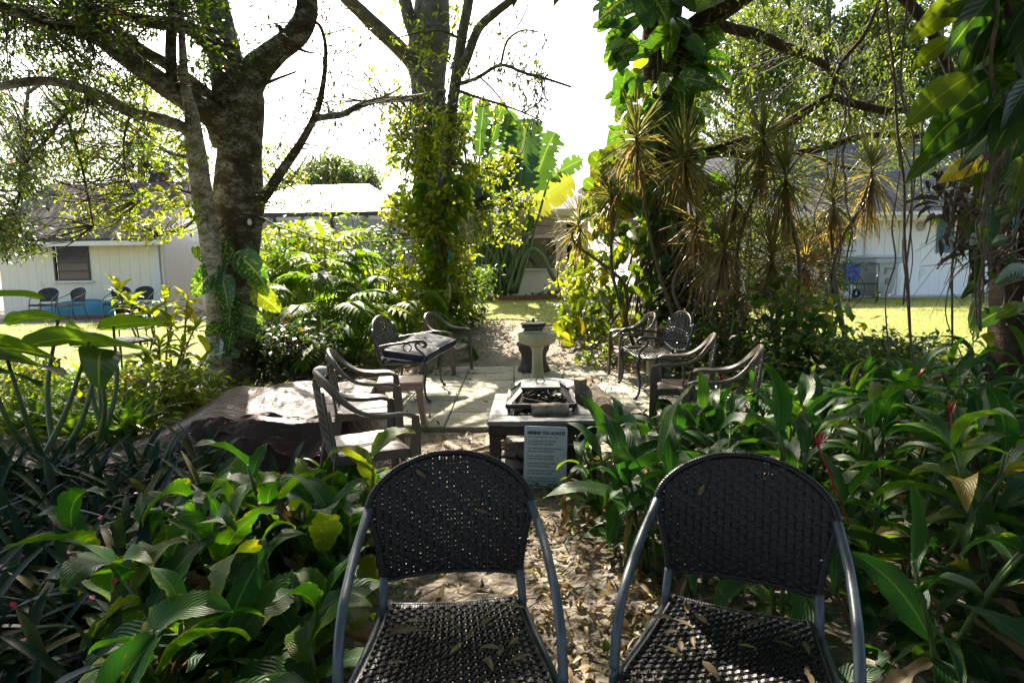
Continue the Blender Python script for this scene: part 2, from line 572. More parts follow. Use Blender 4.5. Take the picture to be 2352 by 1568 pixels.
M['leaf_fern'] = mat_leaf('leaf_fern', [(0, (.05, .12, .018)), (1, (.11, .18, .022))], .5, (2.0, 2.0, .5), .45)
M['leaf_dead'] = mat_leaf('leaf_dead', [(0, (.09, .05, .025)), (.35, (.19, .12, .055)), (.75, (.30, .22, .11)), (.92, (.36, .28, .06)), (1, (.20, .24, .05))], .25, (1.4, 1.2, .8), .5, rib=(.34, .26, .14))
M['leaf_dry'] = mat_leaf('leaf_dry', [(0, (.05, .04, .035)), (1, (.13, .10, .075))], .15, (1.3, 1.1, .9), .7)
M['grass'] = mat_leaf('grass', [(0, (.14, .18, .03)), (.6, (.22, .25, .045)), (1, (.34, .30, .09))], .45, (1.8, 1.8, .5), .5)
M['pink'] = mat_simple('pink', (.62, .04, .14), (.45, .02, .08), .4, 20, 0)
M['red_bract'] = mat_simple('red_bract', (.48, .03, .04), (.30, .015, .02), .4, 20, 0)

M['plastic'] = mat_simple('plastic', (.120, .094, .074), (.095, .074, .058), .42, 7, .05, 220, speck=((.21, .18, .15), .62, 3))
M['plastic_tan'] = mat_simple('plastic_tan', (.36, .25, .18), (.30, .20, .14), .45, 7, .05, 200)
M['iron'] = mat_simple('iron', (.022, .022, .024), (.012, .012, .013), .32, 20, .25, 120, spec=.6)
M['wicker'] = mat_simple('wicker', (.0125, .0105, .012), (.006, .0055, .007), .30, 22, .2, 400, spec=.38, speck=((.045, .038, .034), .70, 16))
M['tube_paint'] = mat_simple('tube_paint', (.085, .105, .13), (.060, .075, .095), .38, 10, .08, 160, speck=((.10, .055, .035), .68, 9), spec=.5)
M['navy'] = mat_simple('navy', (.012, .016, .036), (.008, .011, .024), .85, 10, .2, 300)
M['piping'] = mat_simple('piping', (.62, .64, .68), None, .7, 10, .1)
M['tablewood'] = mat_simple('tablewood', (.16, .165, .175), (.10, .105, .115), .34, 3, .3, 40, stretch=(1, 9, 9), speck=((.20, .20, .21), .66, 9))
M['tabledark'] = mat_simple('tabledark', (.022, .020, .020), (.012, .011, .011), .55, 6, .3, 60)
M['steel_dark'] = mat_simple('steel_dark', (.045, .047, .05), (.03, .03, .032), .42, 9, .2, 90, metal=.4)
M['cut_wood'] = mat_simple('cut_wood', (.42, .30, .19), (.28, .19, .11), .8, 6, .4, 30, stretch=(1, 1, 1))
M['log_bark'] = mat_bark('log_bark', (.14, .10, .07), (.40, .33, .25), patch=(.48, .44, .37), thr=.6)
M['plaque'] = mat_simple('plaque', (.52, .60, .65), (.43, .51, .56), .5, 9, .2, 80, speck=((.30, .35, .37), .64, 14))
M['ink'] = mat_simple('ink', (.045, .05, .055), None, .7, 10, 0)
M['concrete_old'] = mat_simple('concrete_old', (.44, .42, .28), (.30, .29, .17), .85, 5, .4, 60, speck=((.25, .27, .15), .60, 7))
M['clay_dark'] = mat_simple('clay_dark', (.105, .085, .07), (.05, .042, .036), .8, 7, .5, 40, speck=((.22, .20, .17), .64, 9))
M['white_plastic'] = mat_simple('white_plastic', (.74, .74, .72), (.62, .62, .6), .4, 6, .05)
M['white_paint'] = mat_simple('white_paint', (.74, .73, .69), (.62, .61, .57), .6, 3, .15, 50)
M['white_wall'] = mat_simple('white_wall', (.80, .73, .58), (.72, .66, .51), .65, 1.2, .12, 60, stretch=(1, 1, .4), speck=((.60, .55, .42), .60, 2.2))
M['cool_wall'] = mat_simple('cool_wall', (.83, .82, .79), (.77, .76, .73), .6, 1.2, .12, 60, stretch=(1, 1, .4), speck=((.66, .65, .61), .60, 2.2))
M['cream_trim'] = mat_simple('cream_trim', (.62, .58, .44), (.52, .48, .36), .6, 3, .1)
M['dark_trim'] = mat_simple('dark_trim', (.03, .028, .026), None, .5, 6, .1)
M['glass_dark'] = mat_simple('glass_dark', (.03, .036, .04), (.02, .024, .028), .06, 3, 0, spec=.8)
M['glass_lit'] = mat_simple('glass_lit', (.10, .11, .11), (.05, .055, .05), .04, 4, 0, spec=1.)
M['curtain'] = mat_simple('curtain', (.02, .02, .022), None, .9, 5, .2)
M['shutter'] = mat_simple('shutter', (.10, .20, .25), (.08, .16, .20), .5, 6, .1)
M['metal_roof'] = mat_simple('metal_roof', (.80, .81, .81), (.70, .71, .71), .45, 2, .05)
M['soffit'] = mat_simple('soffit', (.50, .48, .43), None, .7, 4, .05)
M['turquoise'] = mat_simple('turquoise', (.014, .16, .19), (.011, .13, .155), .4, 4, .05)
M['teal_cloth'] = mat_simple('teal_cloth', (.02, .42, .45), None, .7, 8, .1)
M['bin_grey'] = mat_simple('bin_grey', (.34, .37, .38), (.28, .31, .32), .5, 4, .1, 120)
M['blue_cloth'] = mat_simple('blue_cloth', (.02, .10, .46), (.015, .07, .34), .7, 7, .15)
M['timber_red'] = mat_simple('timber_red', (.20, .085, .05), (.13, .055, .035), .8, 4, .4, 30, stretch=(.3, 1, 1))
M['timber_post'] = mat_simple('timber_post', (.22, .13, .07), (.13, .075, .04), .85, 6, .5, 30, stretch=(1, 1, .2))
M['fence_wood'] = mat_simple('fence_wood', (.42, .28, .10), (.30, .19, .07), .8, 5, .3, 30, stretch=(1, 1, .2))
M['ac_grey'] = mat_simple('ac_grey', (.20, .20, .20), (.15, .15, .15), .6, 5, .1)
M['glass_table'] = mat_simple('glass_table', (.30, .33, .33), (.25, .28, .28), .05, 3, 0, spec=1.)
M['slab'] = mat_simple('slab', (.46, .45, .43), (.36, .35, .33), .85, 3, .3, 40)
M['rubber'] = mat_simple('rubber', (.02, .02, .02), None, .6, 9, .1)
M['bulb'] = mat_simple('bulb', (.75, .76, .74), (.66, .67, .65), .08, 3, 0, spec=.9)
M['red_plastic'] = mat_simple('red_plastic', (.55, .05, .03), None, .4, 9, 0)
M['terracotta'] = mat_simple('terracotta', (.30, .19, .12), (.22, .14, .09), .8, 7, .3)


def tarp_mat():
    t = NT('tarp')
    v = t.coord()
    n1 = t.noise(v, 3, 6, .6)
    col = t.ramp(n1, [(.3, (.046, .023, .022)), (.7, (.080, .043, .040))])
    v2 = t.coord((1.6, 7, 3), rot=(0, 0, .5))
    v3 = t.coord((6, 1.6, 3), rot=(0, 0, .35))
    b = t.bump(t.noise(v2, 2.6, 4, .55, .6), .9, .03)
    b = t.bump(t.noise(v3, 3.2, 4, .6, .5), .5, .025, b)
    b = t.bump(t.noise(v, 70, 2, .5), .08, .004, b)
    return t.done(t.bsdf(col, .42, b, 0, .14))


M['tarp'] = tarp_mat()


def shingle_mat(name, c1, c2, debris):
    t = NT(name)
    v = t.coord((1, 1.12, 0))
    br = t.n('ShaderNodeTexBrick')
    br.offset = .5
    br.inputs['Color1'].default_value = (*c1, 1)
    br.inputs['Color2'].default_value = (*c2, 1)
    br.inputs['Mortar'].default_value = (*(x * .35 for x in c1), 1)
    br.inputs['Scale'].default_value = 1
    br.inputs['Mortar Size'].default_value = .012
    br.inputs['Brick Width'].default_value = .30
    br.inputs['Row Height'].default_value = .14
    t.l(v, br.inputs['Vector'])
    n = t.noise(v, 1.3, 5, .7)
    col = t.mix(t.math('MULTIPLY', n, .7), br.outputs['Color'], t.mix(1., br.outputs['Color'], (.6, .55, .5), 'MULTIPLY'))
    d = t.ramp(t.noise(v, 20, 3, .6), [(.68, 0.), (.72, 1.)])
    col = t.mix(t.math('MULTIPLY', d, t.ramp(t.noise(v, .8, 2), [(.45, 0.), (.6, 1.)])), col, debris)
    b = t.bump(br.outputs['Fac'], -.6, .02)
    return t.done(t.bsdf(col, .9, b, 0, .1))


M['shingle_brown'] = shingle_mat('shingle_brown', (.085, .070, .060), (.12, .10, .085), (.40, .36, .32))
M['shingle_grey'] = shingle_mat('shingle_grey', (.13, .13, .14), (.17, .17, .18), (.28, .26, .22))


def screen_mat():
    t = NT('screen_mesh')
    tr = t.n('ShaderNodeBsdfTransparent')
    pb = t.bsdf((.33, .34, .33), .7, None, 0, .3)
    ms = t.n('ShaderNodeMixShader')
    ms.inputs[0].default_value = .45
    t.l(tr.outputs[0], ms.inputs[1])
    t.l(pb, ms.inputs[2])
    return t.done(ms.outputs[0])


M['screen'] = screen_mat()


def ground_mat():
    t = NT('soil')
    v = t.coord()
    n1 = t.noise(v, 1.1, 6, .65)
    n2 = t.noise(v, 18, 5, .7)
    col = t.ramp(n1, [(.3, (.10, .082, .064)), (.5, (.20, .175, .145)), (.7, (.31, .285, .25))])
    col = t.mix(t.ramp(n2, [(.5, 0.), (.62, .7)]), col, (.10, .07, .045))
    vo = t.n('ShaderNodeTexVoronoi', feature='F1')
    vo.inputs['Scale'].default_value = 26
    t.l(v, vo.inputs['Vector'])
    lf = t.ramp(t.math('ADD', vo.outputs['Distance'], t.math('MULTIPLY', t.noise(v, 2.2, 3), .4)), [(.36, .85), (.46, 0.)])
    cc = t.ramp(vo.outputs['Color'], [(.2, (.13, .075, .035)), (.5, (.25, .17, .085)), (.8, (.34, .26, .15))])
    col = t.mix(lf, col, cc)
    b = t.bump(t.math('ADD', n2, vo.outputs['Distance']), .7, .03)
    return t.done(t.bsdf(col, .9, b, 0, .25))


M['soil'] = ground_mat()


def lawn_mat():
    t = NT('lawn')
    v = t.coord()
    n1 = t.noise(v, .7, 5, .7)
    n2 = t.noise(v, 24, 5, .7)
    col = t.ramp(n1, [(.3, (.22, .20, .075)), (.55, (.22, .25, .05)), (.75, (.30, .30, .07))])
    col = t.mix(t.ramp(n2, [(.36, .6), (.56, 0.)]), col, (.10, .11, .03))
    b = t.bump(n2, .8, .04)
    return t.done(t.bsdf(col, .9, b, 0, .2))


M['lawn'] = lawn_mat()


def paver_mat():
    t = NT('paver')
    v = t.coord()
    n1 = t.noise(v, 1.6, 6, .7)
    n2 = t.noise(v, 55, 4, .7)
    oi = t.n('ShaderNodeAttribute', attribute_name='lv')
    col = t.ramp(n1, [(.3, (.30, .285, .23)), (.7, (.46, .44, .37))])
    col = t.mix(.35, col, t.mix(1., col, oi.outputs['Vector'], 'MULTIPLY'))
    col = t.mix(t.ramp(n2, [(.36, .8), (.47, 0.)]), col, (.15, .14, .10))
    col = t.mix(t.ramp(t.noise(v, 4.3, 4, .7), [(.56, 0.), (.68, .7)]), col, (.22, .22, .12))
    b = t.bump(n2, .7, .012)
    return t.done(t.bsdf(col, .9, b, 0, .25))


M['paver'] = paver_mat()
# ---------------------------------------------------------------- camera, sun, sky
cam = bpy.data.cameras.new('Camera')
cam.sensor_width = 36
cam.lens = FPX / 2352 * 36
cam.clip_start, cam.clip_end = .05, 2000
co = bpy.data.objects.new('Camera', cam)
COL.objects.link(co)
co.matrix_world = CAM_M
SC.camera = co

SUN_AZ, SUN_EL = R(-17), R(41)          # azimuth from +Y, clockwise positive
sd = Vector((math.sin(SUN_AZ) * math.cos(SUN_EL), math.cos(SUN_AZ) * math.cos(SUN_EL), math.sin(SUN_EL)))
sl = bpy.data.lights.new('Sun', 'SUN')
sl.energy = 5.0
sl.angle = R(.55)
sl.color = (1, .90, .74)
so = bpy.data.objects.new('Sun', sl)
COL.objects.link(so)
so.rotation_euler = sd.to_track_quat('Z', 'Y').to_euler()
so.location = (0, 0, 30)
W = bpy.data.worlds.new('World')
SC.world = W
W.use_nodes = True
nt = W.node_tree
nt.nodes.clear()
sk = nt.nodes.new('ShaderNodeTexSky')
sk.sky_type = 'NISHITA'
sk.sun_disc = False
sk.sun_elevation = SUN_EL
sk.sun_rotation = SUN_AZ
sk.dust_density = 3.0
sk.ozone_density = .5
sk.air_density = .9
bg = nt.nodes.new('ShaderNodeBackground')
bg.inputs['Strength'].default_value = .10
wo = nt.nodes.new('ShaderNodeOutputWorld')
nt.links.new(sk.outputs[0], bg.inputs[0])
nt.links.new(bg.outputs[0], wo.inputs[0])
SC.view_settings.view_transform = 'Standard'
SC.view_settings.look = 'None'
SC.view_settings.exposure = 2.3
SC.view_settings.gamma = 1
SC.render.engine = 'CYCLES'
cy = SC.cycles
cy.max_bounces = 8
cy.diffuse_bounces = 4
cy.glossy_bounces = 3
cy.transmission_bounces = 5
cy.transparent_max_bounces = 8
cy.sample_clamp_indirect = 6
cy.use_denoising = True
cy.caustics_reflective = cy.caustics_refractive = False

# ---------------------------------------------------------------- ground
mb = MB()
us = np.linspace(-1, 1, 181)
xs = np.sign(us) * np.abs(us) ** 2.6 * 220
ys = np.concatenate([np.linspace(-60, -2, 20), np.linspace(-1.6, 16, 150), 16 + np.linspace(.03, 1, 40) ** 2.2 * 380])
grid(mb, lambda U, V: np.stack([U, V, gz(U, V) + .012 * fbm(U, V, 3.2, 4, 3) * (1 - sstep(8.5, 9.5, V)) * sstep(-3, -1, V) - .012], -1), xs, ys)
tag(mb.build('ground', M['soil']), kind='structure')

# lawn sheets, 2 cm above the soil
mb = MB()


def lawn_sheet(outline_x0, outline_x1, y0, y1, seed, nx=60, ny=40):
    s = np.linspace(0, 1, nx)
    t = np.linspace(0, 1, ny)
    def f(U, V):
        y = y0 + (y1 - y0) * V
        x0 = outline_x0(y) + .25 * fbm(y, y * 0, 1.5, 3, seed)
        x1 = outline_x1(y) + .25 * fbm(y, y * 0 + 9, 1.5, 3, seed + 1)
        x = x0 + (x1 - x0) * U
        yy = y + .55 * fbm(x, x * 0 + 3, 1.9, 4, seed + 2) * (1 - sstep(0, .4, V))
        return np.stack([x, yy, gz(x, yy) + .012], -1)
    grid(mb, f, s, t)


lawn_sheet(lambda y: 3.4 + 0 * y, lambda y: 18 + 0 * y, 8.9, 15.4, 5)
lawn_sheet(lambda y: -1.3 - .02 * (y - 12), lambda y: 2.9 + 0 * y, 12.6, 17.2, 15)
lawn_sheet(lambda y: -17 + 0 * y, lambda y: -4.6 + 0 * y, 7.0, 15.2, 25)
tag(mb.build('lawn', M['lawn']), kind='structure')

mb = MB()
n = 16000
gx = np.concatenate([rng.uniform(3.5, 11, n), rng.uniform(-1.2, 2.8, n // 2), rng.uniform(-12, -4.7, n)])
gy = np.concatenate([rng.uniform(8.6, 15, n), 11.6 + 5.4 * rng.random(n // 2) ** .8, rng.uniform(6.7, 15, n)])
ok = fbm(gx, gy, 1.1, 3, 77) + rng.normal(0, .3, len(gx)) > -.55
gx, gy = gx[ok], gy[ok]
k = len(gx)
blades(mb, np.stack([gx, gy, gz(gx, gy) + .008], 1), rng.uniform(0, 6.28, k), rng.uniform(.7, 1.5, k), rng.uniform(.035, .085, k), rng.uniform(.008, .014, k), 1.1, prof_needle, 2, 1, 0)
tag(mb.build('grass', M['grass']), 'short pale green lawn grass', None, kind='stuff')

# patio: large old concrete slabs with open joints
mb = MB()
x_lines = [-1.75, -1.15, -.63, .02, .66, 1.28, 1.9]
for i in range(len(x_lines) - 1):
    y = 5.46 if 0 < i < 5 else 5.7
    if i in (0,): y = 6.0
    while y < (8.75 if 0 < i < 5 else 8.0):
        h = rng.uniform(.56, .66)
        j = .012
        g_ = rng.uniform(.75, 1.05)
        a0 = mb.n
        box(mb, ((x_lines[i] + x_lines[i + 1]) / 2, y + h / 2, -.005 + rng.uniform(-.003, .003)), (x_lines[i + 1] - x_lines[i] - j, h - j, .06), rot=Matrix.Rotation(rng.normal(0, .006), 3, 'X') @ Matrix.Rotation(rng.normal(0, .006), 3, 'Y') @ Matrix.Rotation(rng.normal(0, .008), 3, 'Z'))
        mb.a[-1][:] = (g_, g_ * rng.uniform(.96, 1.0), g_ * rng.uniform(.88, .97))
        y += h
tag(mb.build('patio', M['paver'], bevel=.009, seg=2, smooth='auto'), kind='structure')

# ---------------------------------------------------------------- fallen leaves
mb = MB()
def litter(n, x0, x1, y0, y1, z=.004, L=(.045, .085)):
    x, y = rng.uniform(x0, x1, n), rng.uniform(y0, y1, n)
    keep = fbm(x, y, 1.7, 3, 40) + rng.uniform(-1., .75, n) > -.45
    x, y = x[keep], y[keep]
    k = len(x)
    zz = gz(x, y) + .012 * fbm(x, y, 3.2, 4, 3) * (y < 8.5) + z + rng.uniform(-.004, .022, k)
    on = (x > -1.7) & (x < 1.85) & (y > 5.5) & (y < 8.7)
    zz = np.where(on, .031 + rng.uniform(0, .008, k), zz)
    Ls = rng.uniform(*L, k)
    blades(mb, np.stack([x, y, zz], 1), rng.uniform(0, 6.28, k), rng.normal(.15, .35, k), Ls, Ls * rng.uniform(.26, .44, k), rng.normal(.4, .8, k), prof_lance, 4, 2, rng.uniform(-.1, .9, k), rng.normal(0, .5, k), tint=rng.random(k) ** .9)
litter(2600, -.75, 1.1, 1.0, 4.6)
litter(900, -1.7, 1.85, 4.0, 5.6)
litter(420, -1.7, 1.85, 5.4, 8.8)
litter(1500, -1.4, 2.2, 8.4, 12.5)
litter(3600, -5.2, -1.4, 4.6, 9.0)
litter(1500, 1.3, 4.8, 6.5, 10.5)
litter(900, -3.4, -.9, 2.4, 5.0)
litter(900, .9, 4., 1.2, 5.0)
litter(1500, .05, 1.0, 1.0, 3.4, L=(.03, .07))
litter(500, -13, -5, 12, 16.5, L=(.07, .12))
tag(mb.build('fallen_leaves', M['leaf_dead']), 'tan and brown fallen leaves scattered over the sandy ground', None, kind='stuff')

# loose twigs and dead stalks on the ground left of the patio
mb = MB()
for i in range(150):
    x, y = rng.uniform(-3.3, -1.5), rng.uniform(6.3, 9.2)
    a = rng.uniform(0, 6.28)
    l = rng.uniform(.15, .6)
    z0 = .02 + rng.uniform(0, .12)
    thin(mb, (x, y, z0), (x + l * math.cos(a), y + l * math.sin(a), z0 + rng.uniform(-.05, .16)), rng.uniform(.003, .008), -.02, 4, 3)
for i in range(70):
    x, y = rng.uniform(-.6, 1.0), rng.uniform(1.1, 5.2)
    a, l = rng.uniform(0, 6.28), rng.uniform(.06, .3)
    thin(mb, (x, y, .012), (x + l * math.cos(a), y + l * math.sin(a), .016 + rng.uniform(0, .02)), rng.uniform(.0015, .004), -.006, 4, 3)
tag(mb.build('fallen_twigs', M['twig']), 'dry grey twigs lying on the bare soil and the leafy path', None, kind='stuff')


# ---------------------------------------------------------------- buildings
def boards(mb, x0, x1, z0, z1, y, w=.28, gap=.005, d=.012, m=0):
    """Vertical boards of a wall that faces -Y."""
    n = max(1, round((x1 - x0) / w))
    for i in range(n):
        a, b = x0 + (x1 - x0) * i / n, x0 + (x1 - x0) * (i + 1) / n
        box(mb, ((a + b) / 2, y + d / 2, (z0 + z1) / 2), (b - a - gap, d, z1 - z0), m=m)
    box(mb, ((x0 + x1) / 2, y + d + .017, (z0 + z1) / 2), (x1 - x0, .03, z1 - z0 - .01), m=m)


def roof_slab(mb, a, b, c, d, t=.08):
    """Sloped slab with the corners a b c d on its top."""
    T = np.array([a, b, c, d], float)
    Bt = T - np.array((0, 0, t))
    box8(mb, np.vstack([Bt, T]))


# --- garden shed
S = thing('garden_shed', 'low white garden shed with brown shingle roof and one dark window', 'shed', (-12.4, 18, .32))
mb = MB()
boards(mb, -14.85, -13.24, .25, 2.52, 18)
boards(mb, -12.22, -10.2, .25, 2.52, 18)
boards(mb, -13.24, -12.22, .25, 1.37, 18)
boards(mb, -13.24, -12.22, 2.40, 2.52, 18)
mb.build('wall', M['white_wall'], S, smooth=False)
mb = MB()
for i in range(20):          # lap siding of the gable end
    z = .3 + i * .12
    a = 18.06 + max(0, (z - 2.5)) * 1.25
    b = 23.6 - max(0, (z - 2.5)) * 1.25
    box(mb, (-10.16, (a + b) / 2, z + .06), (.03, b - a, .118), rot=Matrix.Rotation(R(2.5), 3, 'Y'))
box8(mb, [(-10.2, 18.05, .3), (-10.18, 18.05, .3), (-10.18, 23.6, .3), (-10.2, 23.6, .3), (-10.2, 18.05, 2.5), (-10.18, 18.05, 2.5), (-10.18, 23.6, 2.5), (-10.2, 23.6, 2.5)])
mb.add([(-10.19, 18.05, 2.5), (-10.19, 23.6, 2.5), (-10.19, 20.8, 4.45)], T=[(0, 1, 2)])
mb.build('gable_wall', M['cool_wall'], S, smooth=False)
mb = MB()
roof_slab(mb, (-15.2, 17.55, 2.53), (-9.85, 17.55, 2.53), (-9.85, 20.8, 4.55), (-15.2, 20.8, 4.55))
roof_slab(mb, (-15.2, 20.8, 4.55), (-9.85, 20.8, 4.55), (-9.85, 24.1, 2.5), (-15.2, 24.1, 2.5))
mb.build('roof', M['shingle_brown'], S, smooth=False)
mb = MB()
box(mb, (-12.52, 17.56, 2.40), (5.36, .03, .13))
beam(mb, (-9.83, 17.55, 2.42), (-9.83, 20.8, 4.44), .03, .15)
beam(mb, (-9.83, 20.8, 4.44), (-9.83, 24.1, 2.4), .03, .15)
mb.build('fascia', M['white_paint'], S, smooth=False)
mb = MB()
box(mb, (-10.27, 17.985, 1.4), (.16, .04, 2.24))
box(mb, (-10.12, 18.08, 1.4), (.04, .16, 2.24))
mb.build('corner_board', M['white_paint'], S, smooth=False)
win = MB()
box(win, (-12.73, 18.12, 1.885), (1.0, .02, 1.06))  # added dark sheet stands for the unlit shed inside
for xx in (-13.22, -12.24): box(win, (xx, 18.0, 1.885), (.05, .08, 1.05))
for zz in (1.385, 1.64, 1.885, 2.13, 2.385): box(win, (-12.73, 17.995, zz), (.94, .06, .035))
wn = win.build('window', M['dark_trim'], S, smooth=False)
mb = MB()
for i in range(4):
    box(mb, (-12.73, 18.03, 1.513 + i * .2475), (.9, .012, .215), rot=Matrix.Rotation(R(1.5), 3, 'X'))
mb.build('pane', M['glass_dark'], wn, smooth=False)
mb = MB()
box(mb, (-12.73, 17.96, 1.335), (1.2, .1, .05))
mb.build('sill', M['white_paint'], wn, smooth=False)

F = thing('wooden_fence', 'yellowish wooden board fence beside the white shed wall', 'fence', (-15.6, 17.9, .32))
mb = MB()
for i in range(8): box(mb, (-16.3 + i * .17, 17.9, 1.15), (.155, .022, 1.7))
mb.build('board_panel', M['fence_wood'], F, smooth=False)
mb = MB()
for z in (.6, 1.7): box(mb, (-15.7, 17.94, z), (1.4, .05, .09))
mb.build('rail', M['fence_wood'], F, smooth=False)

# --- screened pool cage with the pale metal roof behind it
S = thing('screen_enclosure', 'dark framed screen pool cage with grey mesh panels below the white roof', 'screen enclosure', (-5, 17.5, .5))
zt = 3.1
mb = MB()
for z, w in ((zt, .12), (2.5, .08), (1.25, .08), (.62, .1)): beam(mb, (-8.4, 17.5, z), (-2.3, 17.5, z), .06, w)
for x in (-8.3, -6.6, -5.0, -3.36, -2.32): beam(mb, (x, 17.5, .45), (x, 17.5, zt), .07, .08, up=(0, 1, 0))
mb.build('frame', M['dark_trim'], S, smooth=False)
mb = MB()
for x in (-7.6, -6.7, -5.8, -4.9, -4.0, -3.2): beam(mb, (x, 17.55, zt - .05), (x - .95, 18.6, 2.56), .06, .1)
mb.build('rafter', M['dark_trim'], S, smooth=False)
mb = MB()
box(mb, (-5.35, 17.53, 1.8), (6.0, .004, 2.5))
mb.build('mesh_panel', M['screen'], S, smooth=False)
S = thing('pool_house', 'house with pale hipped metal roof behind the screen cage', 'house', (-5.6, 22, .6))
mb = MB()
box(mb, (-5.7, 22.6, 1.7), (5.8, 4.6, 2.5))
mb.build('wall', M['soffit'], S, smooth=False)
mb = MB()
e = 3.12
ev = [(-9.2, 18.2, e), (-2.75, 18.2, e), (-2.75, 25.5, e), (-9.2, 25.5, e)]
rd = [(-7.2, 21.2, 4.42), (-4.75, 21.2, 4.42)]
b0 = np.array(ev) - (0, 0, .12)
mb.add(np.vstack([ev, rd, b0]), Q=[(0, 1, 5, 4), (2, 3, 4, 5), (0, 6, 7, 1), (1, 7, 8, 2), (2, 8, 9, 3), (3, 9, 6, 0), (6, 9, 8, 7)], T=[(1, 2, 5), (3, 0, 4)])
mb.build('roof', M['metal_roof'], S, smooth=False)

# --- covered porch in the middle
S = thing('covered_porch', 'white porch with low knee wall and wide window behind the banana clump', 'porch', (.3, 19, .6))
mb = MB()
boards(mb, -2.4, 2.35, .58, 1.45, 19, .3)
mb.build('knee_wall', M['white_wall'], S, smooth=False)
mb = MB()
box(mb, (0, 18.97, 1.47), (4.8, .12, .05))
mb.build('ledge', M['white_paint'], S, smooth=False)
mb = MB()
for x in (-2.35, -.9, 2.3): box(mb, (x, 19.06, 2.26), (.12, .12, 1.5))
box(mb, (0, 19.05, 3.08), (4.9, .14, .26))
mb.build('post', M['cream_trim'], S, smooth=False)
mb = MB()
box(mb, (0, 21.6, 1.8), (5.4, .1, 2.9))
box(mb, (0, 20.4, 3.24), (5.2, 2.6, .05))
mb.build('back_wall', M['soffit'], S, smooth=False)
mb = MB()
for x in (.35, 1.62): box(mb, (x, 21.5, 1.95), (.1, .08, 1.3))
for z in (1.28, 2.6): box(mb, (.985, 21.49, z), (1.37, .08, .1))
wn = mb.build('window', M['white_paint'], S, smooth=False)
mb = MB()
box(mb, (.985, 21.53, 1.95), (1.2, .02, 1.3))
mb.build('pane', M['glass_lit'], wn, smooth=False)
mb = MB()
xs_ = np.linspace(1.75, 2.25, 26)
grid(mb, lambda U, V: np.stack([U, 19.3 + .035 * np.sin(U * 60), V], -1), xs_, np.linspace(1.5, 2.95, 3))
mb.build('curtain', M['curtain'], S)
mb = MB()
roof_slab(mb, (-3., 18.5, 3.2), (3.1, 18.5, 3.2), (3.1, 22.5, 4.1), (-3., 22.5, 4.1))
mb.build('roof', M['shingle_grey'], S, smooth=False)
mb = MB()
box(mb, (.05, 18.48, 3.13), (6.2, .05, .2))
mb.build('fascia', M['cream_trim'], S, smooth=False)
mb = MB()
tube(mb, cr([(1.35, 18.44, 3.18), (1.36, 18.42, 3.05), (1.5, 18.7, 2.86), (1.5, 18.9, 2.6)], 5), .045, 8)
mb.build('downspout', M['white_paint'], S)
Fn = thing('ceiling_fan', 'dark ceiling fan hanging under the porch ceiling', 'ceiling fan', (.75, 20.2, 2.85))
mb = MB()
lathe(mb, [(.01, .36), (.02, .36), (.02, .08), (.09, .06), (.1, 0), (.05, -.05), (0.001, -.05)], 14)
mb.build('motor', M['dark_trim'], Fn, world=False)
for i in range(4):
    mb = MB()
    a = i * PI / 2 + .3
    beam(mb, (.1 * math.cos(a), .1 * math.sin(a), .02), (.6 * math.cos(a), .6 * math.sin(a), .02), .12, .012)
    mb.build('blade', M['dark_trim'], Fn, world=False, smooth=False)

# --- white house on the right
S = thing('white_house', 'long white board house with grey shingle roof and a white door', 'house', (9.5, 16.5, .55))
hx0, hx1, hy = 3.9, 16.5, 16.5
mb = MB()
boards(mb, hx0, 9.45, .6, 2.72, hy, .3)
boards(mb, 10.36, 11.75, .6, 2.72, hy, .3)
boards(mb, 11.75, 12.75, .6, 1.72, hy, .3)
boards(mb, 11.75, 12.75, 2.58, 2.72, hy, .3)
boards(mb, 12.75, hx1, .6, 2.72, hy, .3)
boards(mb, 9.45, 10.36, 2.58, 2.72, hy, .3)
mb.build('wall', M['cool_wall'], S, smooth=False)
mb = MB()
box(mb, (hx0 - .02, 20, 1.66), (.05, 6.9, 2.1))
mb.build('end_wall', M['cool_wall'], S, smooth=False)
mb = MB()
roof_slab(mb, (hx0 - .5, 15.95, 2.74), (hx1, 15.95, 2.74), (hx1, 20.6, 5.35), (hx0 - .5, 20.6, 5.35))
roof_slab(mb, (hx0 - .5, 20.6, 5.35), (hx1, 20.6, 5.35), (hx1, 25, 2.9), (hx0 - .5, 25, 2.9))
mb.build('roof', M['shingle_grey'], S, smooth=False)
mb = MB()
box(mb, ((hx0 + hx1) / 2 - .25, 15.94, 2.64), (hx1 - hx0 + .5, .04, .17))
box(mb, ((hx0 + hx1) / 2 - .25, 16.22, 2.60), (hx1 - hx0 + .5, .52, .03))
mb.build('fascia', M['cream_trim'], S, smooth=False)
mb = MB()
beam(mb, (hx0 - .5, 15.9, 2.72), (hx1, 15.9, 2.72), .09, .09)
for x in (8.75, 13.4): tube(mb, cr([(x, 15.9, 2.7), (x, 16.1, 2.5), (x, 16.44, 2.35), (x, 16.45, .65)], 5), .035, 8)
mb.build('gutter', M['white_paint'], S, smooth='auto')
mb = MB()
box(mb, (9.905, 16.54, 1.6), (.8, .045, 1.96))
for z in (1.05, 2.0):
    for x in (9.72, 10.09): box(mb, (x, 16.515, z), (.26, .012, .72))
dr = mb.build('door', M['cool_wall'], S, smooth=False)
mb = MB()
bm_c = (10.22 - 9.5, 16.47 - 16.5, 1.5 - .55)
lathe(mb, [(.0, .03), (.025, .03), (.034, .0), (.025, -.03), (0.001, -.03)], 10, bm_c)
mb.build('handle', M['steel_dark'], dr, world=False)
mb = MB()
for x in (9.455, 10.355): box(mb, (x, 16.49, 1.63), (.09, .06, 2.06))
box(mb, (9.905, 16.488, 2.63), (1.0, .06, .09))
mb.build('door_frame', M['white_paint'], S, smooth=False)
mb = MB()
